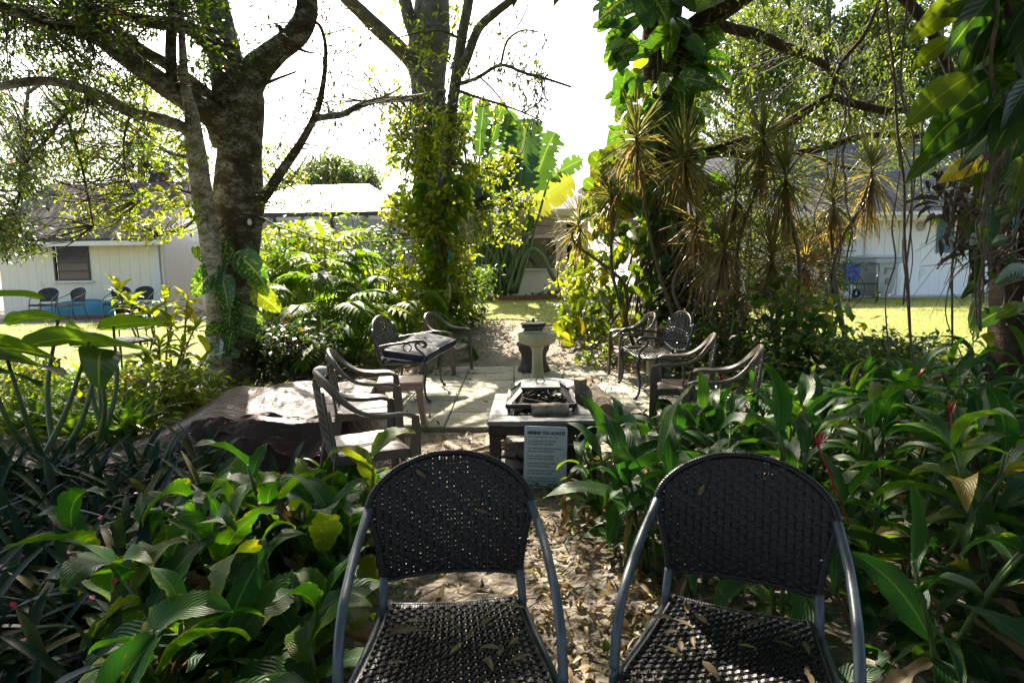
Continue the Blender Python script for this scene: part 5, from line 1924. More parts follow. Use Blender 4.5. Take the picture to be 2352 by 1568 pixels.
# pale barked companion trunk
B = P(505, 850, 8.2)
T2 = thing('pale_tree', 'slimmer pale barked trunk leaning left beside the big dark tree', 'tree', (B[0], B[1], 0.0))
mb = MB()
L2 = [limb(mb, [(508, 880, 8.15, 60), (503, 800, 8.15, 55), (500, 700, 8.1, 52), (490, 610, 8.0, 46), (477, 523, 7.95, 44), (466, 450, 7.9, 42), (457, 390, 7.85, 41), (446, 320, 7.8, 40), (440, 260, 7.8, 30), (425, 200, 7.8, 22), (420, 120, 7.8, 16), (415, 20, 7.8, 12)], 5, 12, .05, 21)]
L2.append(limb(mb, [(446, 318, 7.8, 30), (425, 295, 7.75, 28), (367, 274, 7.6, 27), (300, 258, 7.4, 24), (250, 228, 7.2, 23), (200, 207, 7.0, 21), (150, 192, 6.8, 20), (95, 186, 6.6, 20), (40, 192, 6.4, 18), (-30, 205, 6.2, 16)], 5, 9, .06, 22))
mt = MB()
for p in ([(455, 445, 7.9, 7), (425, 440, 7.9, 6), (390, 425, 7.9, 4), (350, 390, 7.9, 3)], [(450, 360, 7.85, 8), (400, 355, 8.1, 6), (340, 330, 8.3, 4), (300, 330, 8.4, 3)], [(462, 470, 7.9, 7), (430, 520, 8, 5), (370, 540, 8.1, 3)], [(300, 260, 7.4, 7), (285, 320, 7.6, 5), (290, 400, 7.7, 4), (320, 460, 7.8, 3)]):
    L2.append(limb(mt, p, 4, 6, .05, 23))
mb.build('trunk', M['bark_pale'], T2)
ml = MB()
sprays(ml, mt, boxc(250, 265, 480, 320, 545, 7.4, 9.0, .9, .03, 9), 9, (.065, .105), .50, .24, -.15, (.1, 1.), limbs=L2, fold=.2)
sprays(ml, mt, boxc(190, 150, 420, 230, 400, 7.2, 9.0, .95, .03, 10), 8, (.045, .075), .45, .24, -.2, (.1, .9), limbs=L2)
sprays(ml, mt, boxc(150, 140, 260, 420, 540, 7.2, 8.4, .9, .03, 11), 8, (.045, .075), .45, .24, -.3, (.1, .9), limbs=L2)
ml.merge(mt).build('crown', [M['leaf_yellow_lit'], M['twig']], T2)

# ---------------------------------------------------------------- middle trees
B = GY(985, 13.6)
T3 = thing('forked_tree', 'thick trunked tree with yellow green ivy in the middle distance', 'tree', B)
mb = MB()
L3 = [limb(mb, [(978, 740, 13.6, 86), (982, 600, 13.6, 74), (986, 450, 13.6, 72), (988, 300, 13.6, 76), (984, 200, 13.6, 74), (982, 130, 13.6, 88), (990, 50, 13.6, 84), (996, -40, 13.6, 72), (1000, -180, 13.6, 60)], 5, 16, .05, 31)]
L3.append(limb(mb, [(972, 205, 13.5, 40), (950, 148, 13.4, 38), (905, 100, 13.2, 34), (869, 66, 13.0, 34), (830, 28, 12.8, 30), (790, -10, 12.6, 28), (720, -90, 12.3, 20)], 5, 10, .05, 32))
L3.append(limb(mb, [(975, 130, 13.5, 34), (945, 60, 13.4, 30), (930, 0, 13.3, 28), (915, -90, 13.3, 22)], 5, 9, .05, 33))
mb.build('trunk', M['bark_grey'], T3)
ml, mt = MB(), MB()
sprays(ml, mt, boxc(420, 895, 1055, 240, 480, 12.4, 14.0, .65, .03, 12), 9, (.11, .19), .5, .32, -.2, (.1, 1.), limbs=L3, fold=.2)
sprays(ml, mt, boxc(150, 780, 1000, 10, 300, 12.4, 13.8, 1.05, .03, 13), 7, (.10, .16), .4, .34, -.5, (.2, 1.), limbs=L3)
sprays(ml, mt, boxc(80, 890, 1060, -40, 260, 12.2, 14.0, .85, .03, 26), 8, (.10, .17), .45, .34, -.4, (.1, .95), limbs=L3)
shade_canopy(ml, mt, 50, (-6, .5), (11, 17), (6.8, 10.5), lambda x, y, z: .7 * (fbm(x, y, 1.1, 2, 91) > -.1), rad=.7, L=(.13, .2))
ml.merge(mt).build('crown', [M['leaf_yellow_lit'], M['twig']], T3)

B = GY(1012, 11.9)
T4 = thing('slender_tree', 'slender leaning tree in front of the thick forked tree', 'tree', B)
mb = MB()
L4 = [limb(mb, [(1010, 745, 11.9, 44), (1011, 690, 11.9, 34), (1013, 600, 11.9, 31), (1015, 523, 11.9, 31), (1019, 433, 11.9, 31), (1030, 333, 11.9, 28), (1041, 233, 11.9, 24), (1050, 167, 11.9, 25), (1060, 90, 11.9, 22), (1077, 0, 11.9, 22), (1090, -90, 11.9, 18)], 5, 11, .06, 41)]
L4.append(limb(mb, [(1054, 172, 11.9, 22), (1070, 140, 11.8, 21), (1098, 68, 11.7, 20), (1140, 28, 11.6, 19), (1185, -8, 11.5, 16), (1260, -80, 11.3, 12)], 5, 9, .06, 42))
mt = MB()
for p in ([(1048, 195, 11.9, 10), (1095, 180, 11.6, 8), (1150, 150, 11.4, 8), (1205, 168, 11.2, 7), (1260, 183, 11.1, 6), (1312, 200, 11, 5)], [(1150, 150, 11.4, 6), (1165, 95, 11.3, 5), (1200, 70, 11.2, 4), (1240, 75, 11.1, 3)], [(1045, 205, 11.8, 9), (1090, 222, 11.6, 7), (1150, 240, 11.4, 6), (1210, 262, 11.3, 4), (1255, 285, 11.2, 3)], [(1100, 175, 11.6, 5), (1140, 215, 11.5, 4), (1180, 275, 11.4, 2)], [(1026, 370, 11.9, 9), (1080, 380, 11.7, 7), (1140, 385, 11.6, 5), (1200, 350, 11.5, 3)], [(1018, 470, 11.9, 8), (1080, 478, 11.7, 6), (1150, 470, 11.6, 4), (1220, 480, 11.5, 3)], [(1060, 90, 11.9, 7), (1000, 70, 11.7, 5), (900, 90, 11.5, 3)], [(1040, 240, 11.9, 6), (1000, 260, 11.8, 5), (950, 330, 11.7, 4), (930, 420, 11.7, 3)], [(1185, 70, 11.2, 3), (1210, 20, 11.1, 3), (1215, -20, 11, 2)]):
    L4.append(limb(mt, p, 5, 6, .06, 43))
mb.build('trunk', M['bark_grey'], T4)
ml = MB()
sprays(ml, mt, boxc(80, 1030, 1245, 40, 300, 11.0, 12.0, 1.0, .03, 14), 6, (.09, .15), .32, .30, -.6, (.2, 1.), limbs=L4)
for (u0, u1, v0, v1, n_) in ((1105, 1180, 370, 415, 26), (1130, 1235, 440, 500, 44), (1090, 1200, 490, 560, 42), (1140, 1200, 345, 380, 12), (1060, 1110, 350, 560, 40)):
    sprays(ml, mt, boxc(n_, u0, u1, v0, v1, 11.3, 11.9), 9, (.08, .13), .52, .26, .0, (.3, 1.), limbs=L4, fold=.2)
sprays(ml, mt, boxc(110, 1000, 1075, 260, 420, 11.4, 12.2), 8, (.09, .15), .5, .26, -.2, (.1, .9), limbs=L4)
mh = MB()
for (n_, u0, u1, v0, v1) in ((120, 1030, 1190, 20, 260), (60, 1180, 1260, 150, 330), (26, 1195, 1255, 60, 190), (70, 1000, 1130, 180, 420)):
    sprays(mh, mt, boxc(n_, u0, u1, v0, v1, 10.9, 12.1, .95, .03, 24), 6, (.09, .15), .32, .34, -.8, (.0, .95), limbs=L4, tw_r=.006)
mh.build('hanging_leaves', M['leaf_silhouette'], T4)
ml.merge(mt).build('crown', [M['leaf_yellow_lit'], M['bark_grey']], T4)

# ivy cloaking the two middle trunks
IV = thing('climbing_ivy', 'yellow green ivy cloaking the lower trunks of the middle trees', 'ivy', GY(980, 12.4))
ml, mt = MB(), MB()
C = boxc(700, 890, 1080, 430, 770, 11.3, 12.8, .6, .03, 15)
sprays(ml, mt, C, 8, (.11, .20), .6, .28, -.2, (.1, 1.), fold=.2)
ml.build('leaves', M['leaf_yellow_lit'], IV)
mt.build('stem', M['vine_stem'], IV)
PV = thing('pothos_vine', 'dark green heart leaved vine climbing the slender middle tree', 'vine', GY(1016, 11.6))
ml, mt = MB(), MB()
sp = np.array([P(1014 + 6 * math.sin(v / 40), v, 11.68) for v in range(740, 420, -20)])
tube(mt, cr(sp, 3), .014, 6)
spots = [(975, 440), (1055, 455), (968, 465), (1050, 430), (1048, 492), (985, 480), (1005, 560), (1000, 590), (1030, 425), (970, 430), (1003, 640), (1022, 520)]
for i, (u, v) in enumerate(spots):
    p = P(u, v - 10, 11.5)
    j = np.argmin(np.linalg.norm(sp - p, axis=1))
    thin(mt, sp[j], p, .006, -.02, 5, 3)
    blades(ml, [p], PI + rng.normal(0, .5) if u < 1014 else rng.normal(0, .5), R(-30), .36, .27, .8, prof_heart, 8, 6, .25, rng.normal(0, .3) + (R(45) if u < 1014 else R(-45)), lobe=.3, tint=rng.uniform(0, .7))
ml.build('leaves', M['leaf_pothos'], PV)
mt.build('stem', M['vine_stem'], PV)

# ---------------------------------------------------------------- vine with variegated leaves on the big left trunk
PV = thing('pothos_vine', 'variegated heart leaved vine climbing the big dark trunk', 'vine', (P(540, 860, 8.1)[0], 8.0, 0))
ml, mt = MB(), MB()
zv = lambda x, y: (x / 3.0, 392 + y / 3.0)
st = cr(np.array([P(*zv(x, y), 8.12) for x, y in ((1640, 1240), (1630, 1120), (1645, 1000), (1640, 900), (1620, 800), (1600, 720), (1570, 680))]), 5)
tube(mt, st, .012, 7)
# (leaf centre x, y, size, pointing angle in the picture, tint)
for x, y, s, an, tn in ((1545, 600, 150, -100, .1), (1735, 680, 200, -50, .2), (1415, 765, 170, -125, .05), (1550, 840, 165, -80, .3), (1590, 970, 150, -95, .1), (1520, 1080, 150, -150, .2), (1730, 1010, 140, -20, .3), (1720, 1115, 140, -25, .2), (1590, 1160, 110, -100, .2), (1515, 1190, 110, -160, .4), (1515, 1235, 95, -90, .1), (1455, 1300, 80, -120, .2), (1620, 1270, 100, -20, .3), (1840, 900, 160, -40, .92), (1800, 790, 150, -60, .8), (1355, 570, 70, -90, .2), (1440, 620, 90, 170, .1), (1470, 1360, 70, -60, .3)):
    u, v = zv(x, y)
    Lw = s * 1.25 / 3.0 / FPX * 8.05
    a = R(an)
    # blade hangs facing the camera: base on the far side of its pointing direction
    ub, vb = u - .5 * s / 3.0 * math.cos(a), v + .5 * s / 3.0 * math.sin(a)
    Yb = 8.12 - rng.uniform(.05, .25)
    p = P(ub, vb, Yb)
    q = P(u + .5 * s / 3. * math.cos(a), v - .5 * s / 3. * math.sin(a), Yb - rng.uniform(.02, .16))
    d = q - p
    hd, pt = math.atan2(d[1], d[0]), math.atan2(d[2], math.hypot(d[0], d[1]))
    # roll the blade so that its face turns to the viewer
    S = np.array((-math.sin(hd), math.cos(hd), 0))
    T_ = d / np.linalg.norm(d)
    N_ = np.cross(T_, S)
    want = np.array((rng.normal(0, .3), -1, .55 + rng.normal(0, .2)))
    rl = math.atan2(-np.dot(want, S), np.dot(want, N_))
    blades(ml, [p], hd, pt + .15, Lw, Lw * .84, .35, prof_heart, 10, 8, .18, rl, wav=.02, lobe=.34, tint=tn)
    j = np.argmin(np.linalg.norm(st - p, axis=1))
    thin(mt, st[j], p, .005, -.03, 5, 4)
ml.build('leaves', M['leaf_variegated'], PV)
mt.build('stem', M['green_stem'], PV)


# ---------------------------------------------------------------- banana like fan plant by the porch
def face_blade(ml, p, q, W, prof, ns, nc, droop=.1, fold=.15, want=(0, -1, .2), tint=.3, wav=0., lobe=0., tear=0., mtidx=0):
    d = np.array(q) - np.array(p)
    Lw = np.linalg.norm(d)
    hd, pt = math.atan2(d[1], d[0]), math.atan2(d[2], math.hypot(d[0], d[1]))
    S = np.array((-math.sin(hd), math.cos(hd), 0))
    N_ = np.cross(d / Lw, S)
    rl = math.atan2(-np.dot(want, S), np.dot(want, N_))
    blades(ml, [p], hd, pt + droop * .45, Lw, W, droop, prof, ns, nc, fold, rl, wav=wav, lobe=lobe, tint=tint, tear=tear, dexp=1.0, m=mtidx)


zc = lambda x, y: ((1250 + x / 2.24) / 1.2755, (250 + y / 2.24) / 1.2755)
BP = thing('traveller_palm', 'tall fan plant with upright paddle leaves before the porch', 'plant', GY(1190, 17.9))
ml, mt = MB(), MB()
for (bx, by, tx, ty, w, root, tn, tear) in ((345, 470, 378, 95, 95, 330, .1, .2), (395, 560, 505, 105, 80, 360, .2, .5), (500, 480, 545, 160, 95, 520, .3, .4), (612, 730, 655, 215, 185, 540, .25, .15), (690, 715, 838, 305, 150, 575, .35, .25), (655, 850, 960, 600, 150, 590, .90, .35), (800, 620, 1030, 480, 85, 585, .65, .9), (245, 330, 262, 40, 75, 320, .2, .2), (430, 760, 470, 520, 130, 380, .15, .2), (480, 1060, 560, 950, 60, 400, .8, .2), (300, 760, 290, 520, 110, 345, .1, .3), (560, 760, 540, 460, 150, 480, .15, .3)):
    p, q, r_ = P(*zc(bx, by), 17.6 + rng.normal(0, .2)), P(*zc(tx, ty), 17.6 + rng.normal(0, .25)), P(*zc(root + rng.normal(0, 12), 1365), 17.8)
    face_blade(ml, p, q, 1.45 * w / 2.24 / 1.2755 / FPX * 17.6, prof_paddle, 44, 6, .25, .3, (rng.normal(0, .45), -1, .2), tn, .02, tear=min(.95, tear + .3))
    s_ = cr(np.array([r_, r_ * .55 + p * .45 + (0, 0, -.05), p]), 6)
    tube(mt, s_, np.linspace(.06, .03, len(s_)), 7)
for i in range(34):
    r_ = P(*zc(rng.uniform(300, 600), 1365), 17.8 + rng.normal(0, .2))
    q = P(*zc(rng.uniform(280, 720), rng.uniform(800, 1000)), 17.8 + rng.normal(0, .3))
    s_ = cr(np.array([r_, (r_ + q) / 2 + (rng.normal(0, .08), 0, 0), q]), 5)
    tube(mt, s_, np.linspace(.055, .03, len(s_)), 6)
    if i % 2: face_blade(ml, q, q + np.array((rng.normal(0, .5), rng.normal(-.1, .4), rng.uniform(.3, 1.5))), rng.uniform(.26, .42), prof_paddle, 26, 4, rng.uniform(.3, 1.1), .35, (rng.normal(0, .6), -1, .2), rng.uniform(0, .6), .02, tear=.6)
# the broken leaf hanging to the right
s_ = cr(np.array([P(*zc(*a), 17.4) for a in ((575, 1340), (640, 1130), (700, 1075), (760, 1120), (810, 1220), (855, 1295))]), 6)
tube(mt, s_, np.linspace(.04, .075, len(s_)), 7)
ml.build('leaves', M['leaf_banana'], BP)
mt.build('stalks', M['green_stem'], BP)

# ---------------------------------------------------------------- big right trunk cloaked in vines
B = GY(1530, 11.3)
T5 = thing('vine_clad_tree', 'dark trunk wrapped in hanging roots right of the path', 'tree', B)
mb = MB()
L5 = [limb(mb, [(1536, 800, 11.3, 170), (1534, 740, 11.3, 128), (1532, 640, 11.3, 108), (1526, 520, 11.3, 98), (1520, 400, 11.3, 92), (1520, 280, 11.3, 90), (1518, 150, 11.3, 84), (1520, 30, 11.3, 82), (1522, -60, 11.3, 76), (1520, -260, 11.3, 60)], 5, 16, .07, 51)]
L5.append(limb(mb, [(1535, 160, 11.2, 62), (1570, 95, 11.0, 58), (1620, 48, 10.8, 54), (1690, 0, 10.5, 48), (1790, -70, 10.2, 40)], 5, 11, .06, 52))
L5.append(limb(mb, [(1600, 72, 10.9, 30), (1640, 58, 11, 26), (1690, 68, 11.1, 24), (1745, 82, 11.2, 24), (1800, 108, 11.3, 22), (1870, 135, 11.4, 19), (1925, 180, 11.5, 13), (1965, 250, 11.6, 8)], 5, 9, .06, 53))
L5.append(limb(mb, [(1560, 360, 11.2, 30), (1640, 345, 10.8, 24), (1740, 312, 10.6, 21), (1800, 288, 10.5, 21), (1850, 256, 10.4, 20), (1905, 224, 10.3, 18), (1950, 236, 10.3, 18), (2030, 254, 10.2, 17), (2110, 252, 10.2, 16), (2200, 262, 10.1, 13)], 5, 9, .06, 54))
L5.append(limb(mb, [(1570, 372, 11.2, 26), (1650, 352, 11, 20), (1740, 358, 10.9, 19), (1830, 352, 10.8, 18), (1910, 335, 10.7, 16), (1990, 312, 10.6, 15), (2140, 312, 10.5, 12)], 5, 9, .06, 55))
L5.append(limb(mb, [(1860, 355, 10.8, 8), (1920, 380, 10.7, 7), (1990, 395, 10.6, 5)], 5, 6, .06, 56))
L5.append(limb(mb, [(1905, 226, 10.3, 12), (1930, 150, 10.4, 10), (1985, 80, 10.5, 9), (2020, 0, 10.6, 8), (2040, -60, 10.6, 6)], 5, 7, .06, 57))
L5.append(limb(mb, [(2205, 260, 9.6, 20), (2180, 160, 9.6, 22), (2130, 60, 9.6, 22), (2070, -10, 9.6, 22), (2000, -80, 9.6, 18)], 5, 8, .06, 58))
mb.build('trunk', M['bark_brown'], T5)
mt, ml = MB(), MB()
for i in range(70):       # roots and old vine stems hugging the trunk
    u0 = 1534 + rng.normal(0, 62)
    u1 = 1522 + rng.uniform(-40, 40)
    v1 = rng.uniform(100, 520)
    p = [P(u0 + rng.normal(0, 10), 775, 11.1 + rng.normal(0, .25)), P(u0 * .6 + u1 * .4 + rng.normal(0, 14), 650, 10.95), P(u0 * .25 + u1 * .75 + rng.normal(0, 14), 520, 10.92), P(u1, v1, 10.92)]
    tube(mt, cr(np.array(p), 5), rng.uniform(.008, .028), 5, .1, i, cap=False)
mt.build('hanging_roots', M['vine_stem'], T5)
mt = MB()
sprays(ml, mt, boxc(900, 1620, 2250, -40, 330, 9.8, 13.5, .9, .02, 16), 10, (.06, .105), .38, .36, -.8, (.0, .95), limbs=L5[2:])
sprays(ml, mt, boxc(620, 1650, 2250, 250, 450, 9.8, 12.5, .85, .02, 17), 9, (.06, .10), .45, .3, -.5, (.0, .95), limbs=L5[2:])
shade_canopy(ml, mt, 2200, (.0, 10), (-2.0, 13.5), (4.6, 9), shade_fn(92), L=(.13, .21), rad=.6)  # unseen upper crown, shaped to shade the foreground
ml.merge(mt).build('crown', [M['leaf_fine'], M['twig']], T5)

PV = thing('pothos_vine', 'huge leaved green vine draping the upper trunk right of the path', 'vine', (B[0], B[1] - .6, B[2]))
ml, mt = MB(), MB()
def trunk_leaf(u, v, size, ang, Y, tint, ml=ml, want=None, asp=.72, prof=prof_heart, lobe=.28, var=.4):
    a = R(ang)
    p = P(u - .5 * size * math.cos(a), v + .5 * size * math.sin(a), Y)
    q = P(u + .5 * size * math.cos(a), v - .5 * size * math.sin(a), Y - rng.uniform(-.1, .35))
    w = want if want is not None else (rng.normal(0, .6), -1, rng.uniform(-.1, .9))
    face_blade(ml, p, q, asp * size / FPX * Y, prof, 10, 6, rng.uniform(.2, .7), rng.uniform(.1, .4), w, tint, .025, lobe, 0., int(rng.random() < var))
    return p
for i in range(112):
    v = rng.uniform(-30, 335) if i % 3 else rng.uniform(-30, 200)
    side = rng.random()
    half = 118 if v < 180 else 95
    u = 1512 + (rng.uniform(-1.12, 1.15) * half)
    sz = rng.uniform(32, 92) if v < 240 else rng.uniform(28, 62)
    ang = -90 + (u - 1512) / half * 65 + rng.normal(0, 22)
    p = trunk_leaf(u, v, sz, ang, 10.75 + rng.normal(0, .3), rng.choice([rng.uniform(0, .5), rng.uniform(.3, .93)]))
    if i % 2: thin(mt, P(1518 + rng.normal(0, 25), v - rng.uniform(0, 60), 11.0), p, .008, -.03, 5, 4)
ml.build('leaves', [M['leaf_pothos'], M['leaf_variegated']], PV)
mt.build('stem', M['vine_stem'], PV)
PV = thing('pothos_vine', 'dark variegated vine climbing the root wrapped trunk behind the dracaenas', 'vine', (B[0], B[1] - .5, B[2]))
ml, mt = MB(), MB()
for i in range(150):
    v = rng.uniform(200, 690)
    u = 1530 + rng.choice([-1, 1]) * rng.uniform(5, 135 if v > 380 else 120)
    p = trunk_leaf(u, v, rng.uniform(24, 62), -90 + (u - 1530) / 100 * 50 + rng.normal(0, 25), 10.7 + rng.normal(0, .22), rng.uniform(0, .9), ml=ml)
    if i % 2: thin(mt, P(1530 + rng.normal(0, 30), v - rng.uniform(0, 50), 11.0), p, .006, -.03, 5, 4)
ml.build('leaves', [M['leaf_pothos'], M['leaf_variegated']], PV)
mt.build('stem', M['vine_stem'], PV)
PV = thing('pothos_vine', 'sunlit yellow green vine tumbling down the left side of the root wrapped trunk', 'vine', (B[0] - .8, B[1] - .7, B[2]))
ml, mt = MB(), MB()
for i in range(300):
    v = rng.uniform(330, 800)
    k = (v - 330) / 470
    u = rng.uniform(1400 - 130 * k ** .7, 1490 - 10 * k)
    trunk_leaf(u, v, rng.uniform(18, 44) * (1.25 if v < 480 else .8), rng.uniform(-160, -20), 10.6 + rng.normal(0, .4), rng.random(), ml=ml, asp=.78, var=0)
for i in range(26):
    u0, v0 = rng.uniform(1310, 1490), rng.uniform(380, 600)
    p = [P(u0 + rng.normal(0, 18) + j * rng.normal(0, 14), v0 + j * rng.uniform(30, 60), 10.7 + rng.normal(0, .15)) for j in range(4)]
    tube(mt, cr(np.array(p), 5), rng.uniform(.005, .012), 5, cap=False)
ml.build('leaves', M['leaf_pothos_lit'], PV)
mt.build('stem', M['vine_stem'], PV)

# ---------------------------------------------------------------- spiky dracaenas
DR = [  # (stem root u, distance, [(head u, v, reach)], label)
    (1560, 9.2, [(1462, 312, 105), (1572, 352, 108)], 'spiky dracaena with two grey green heads in front of the root wrapped trunk'),
    (1440, 10.0, [(1402, 440, 70), (1330, 508, 75)], 'spiky dracaena low at the left of the root wrapped trunk'),
    (1740, 8.8, [(1752, 318, 130), (1690, 440, 95)], 'tall spiky dracaena holding a head up to the bare oak limb'),
    (1830, 8.3, [(1806, 402, 135)], 'spiky dracaena with one large starry head and drooping skirt'),
    (1960, 8.4, [(2002, 388, 120), (1915, 458, 95)], 'spiky dracaena nearest the hanging creepers with two pinkish heads'),
    (1690, 8.5, [(1662, 560, 112), (1600, 500, 85)], 'reddish spiky dracaena beside the empty black bench'),
    (1800, 8.6, [(1772, 585, 118), (1850, 600, 75)], 'reddish bushy dracaena in front of the grey air conditioner'),
]
for ru, Y, heads, lab in DR:
    root = GY(ru, Y)
    t = thing('dracaena', lab, 'plant', root, group='spiky dracaenas under the right hand trees')
    red = 'reddish' in lab
    for hu, hv, rch in heads:
        c = P(hu, hv, Y + rng.normal(0, .15))
        ct = MB()
        mid = (root + c) / 2 + np.array((rng.normal(0, .18), rng.normal(0, .1), 0))
        p = cr(np.array([root + (rng.normal(0, .1), 0, 0), mid, c - (rng.normal(0, .04), 0, .35), c]), 6)
        tube(ct, p, np.linspace(.032, .018, len(p)), 7, .08)
        ct.build('cane', M['cane'], t)
        rs = MB()
        n = int(rng.integers(95, 165))
        L = rch * 1.14 / FPX * Y
        k = np.linspace(0, 1, n)
        ptc = R(88) - R(175) * k ** .9 + rng.normal(0, .2, n)
        hh = np.arange(n) * 2.399 + rng.normal(0, .2, n)
        ptc = ptc + rng.uniform(.15, .55) * np.cos(hh - rng.uniform(0, 6.28))
        base = c + np.stack([0 * k, 0 * k, .06 - .26 * k], 1)
        tn = np.clip((.15 if not red else .45) + .75 * k * rng.random(n) + rng.normal(0, .1, n), 0, 1)
        blades(rs, base, hh, ptc, L * (.72 + .38 * np.sin(k * PI * .8 + .3)) * rng.uniform(.85, 1.12, n), .022 * L / .8 + .009, rng.uniform(.0, .35, n) + (rng.random(n) < .2) * rng.uniform(.3, 1.6, n), prof_needle, 6, 2, .45, rng.normal(0, .2, n), tint=tn)
        m_ = 26
        blades(rs, c + np.stack([rng.normal(0, .02, m_), rng.normal(0, .02, m_), -rng.uniform(.1, .55, m_)], 1), rng.uniform(0, 6.28, m_), rng.uniform(-1.2, .1, m_), L * rng.uniform(.5, 1.0, m_), .02 * L / .8 + .004, rng.uniform(.5, 1.6, m_), prof_needle, 6, 2, .5, rng.normal(0, .4, m_), side=rng.normal(0, .4, m_), tint=rng.uniform(.55, 1.0, m_))
        rs.build('rosette', M['leaf_dracaena'], t)

# ---------------------------------------------------------------- far right tree with long leaves
B = np.array((3.95, 4.7, 0))
T6 = thing('leaf_cloaked_tree', 'dark trunk at the picture edge smothered in long green leaves', 'tree', B)
mb = MB()
L6 = [limb(mb, [(2372, 1000, 4.7, 210), (2368, 800, 4.7, 165), (2362, 600, 4.7, 150), (2352, 400, 4.7, 145), (2345, 200, 4.7, 140), (2338, 0, 4.7, 140), (2330, -200, 4.7, 130), (2300, -500, 4.7, 110)], 5, 14, .07, 61)]
L6.append(limb(mb, [(2350, 200, 4.6, 20), (2330, 120, 4.2, 18), (2318, 40, 4.1, 16), (2300, -20, 4.0, 15)], 5, 8, .08, 62))
mb.build('trunk', M['bark_brown'], T6)
ml, mt = MB(), MB()
shade_canopy(ml, mt, 3300, (-7, 10), (-9, 6.5), (1.6, 7.2), lambda x, y, z: .9 * ((y > -3) | (z < 9)) * ~((np.abs(x) < 2.6) & (y > -2.6) & (z < 3.2)) * ((z > 3.2) | (y < -3)), rad=.7, L=(.14, .24))  # unseen leaves added overhead and behind the camera to block sky
ml.build('crown', M['leaf_dark'], T6)
LV = thing('climbing_philodendron', 'long glossy leaved climber hanging over the edge of the lawn', 'climber', (3.7, 4.3, 0))
ml, mt = MB(), MB()
def edge_leaf(u, v, size, ang, Y, tint, asp, want=None):
    a = R(ang)
    p = P(u - .5 * size * math.cos(a), v + .5 * size * math.sin(a), Y)
    q = P(u + .5 * size * math.cos(a), v - .5 * size * math.sin(a), Y - rng.uniform(-.05, .2))
    face_blade(ml, p, q, asp * size / FPX * Y, prof_lance, 10, 4, rng.uniform(.1, .6), rng.uniform(.1, .35), want or (rng.normal(-.2, .5), -1, rng.uniform(.0, .8)), tint, .02, .12)
    thin(mt, p, P(2350 + rng.normal(0, 25), v - rng.uniform(20, 120), 4.55), .006, -.02, 5, 4)
# the prominent ones
for a in ((2155, 45, 190, 218, 4.0, .85, .34), (2225, 60, 200, 232, 3.95, .15, .38), (2135, 128, 120, 220, 4.1, .8, .36), (2150, 235, 190, 218, 4.05, .72, .42), (2225, 225, 170, 222, 4.1, .2, .42), (2280, 195, 160, 215, 4.2, .3, .36), (2200, 320, 170, 215, 4.0, .3, .4), (2130, 375, 140, 222, 4.1, .6, .36), (2265, 285, 180, 232, 4.05, .5, .3), (2300, 120, 150, 235, 4.2, .6, .36), (2240, 130, 150, 228, 4.15, .55, .34), (2250, 340, 150, 225, 4.15, .1, .36), (2180, 300, 190, 220, 4.2, .12, .4), (2310, 250, 150, 225, 4.2, .2, .4), (2330, 60, 110, 240, 4.1, .3, .45), (2205, 395, 120, 205, 4.2, .95, .4)):
    edge_leaf(*a)
for i in range(64):
    v = rng.uniform(-20, 760)
    u = rng.uniform(2200 if v < 420 else 2235, 2375)
    edge_leaf(u, v, rng.uniform(70, 150) * (1 if v < 450 else .75), rng.uniform(195, 285), 4.25 + rng.normal(0, .15), rng.uniform(0, .75), rng.uniform(.34, .6))
ml.build('leaves', M['leaf_climber'], LV)
mt.build('stem', M['vine_stem'], LV)
DL = MB()
n = 46
pp = np.vstack([boxc(30, 2130, 2235, 385, 520, 4.1, 4.5), boxc(16, 2150, 2320, 480, 620, 4.1, 4.5)])
blades(DL, pp, rng.uniform(0, 6.28, len(pp)), rng.normal(-.6, .5, len(pp)), rng.uniform(.12, .26, len(pp)), rng.uniform(.05, .09, len(pp)), .9, prof_lance, 6, 4, .8, rng.normal(0, .7, len(pp)), wav=.12, tint=rng.random(len(pp)))
tag(DL.build('withered_leaves', M['leaf_dry']), 'bunch of withered dark brown leaves hanging before the window shutter', 'dead leaves')
# tangle of bare twigs at the right edge
mt = MB()
for i in range(70):
    a = P(rng.uniform(2260, 2380), rng.uniform(250, 620), 4.3 + rng.normal(0, .2))
    b = P(rng.uniform(2090, 2340), rng.uniform(420, 760), 4.2 + rng.normal(0, .3))
    m_ = (a + b) / 2 + rng.normal(0, .06, 3)
    tube(mt, cr(np.array([a, m_, b]), 5), np.linspace(rng.uniform(.004, .008), .0015, 11), 4, cap=False)
tag(mt.build('bare_twigs', M['vine_stem']), 'tangle of thin bare twigs sprouting round the leaf smothered trunk', 'twigs')

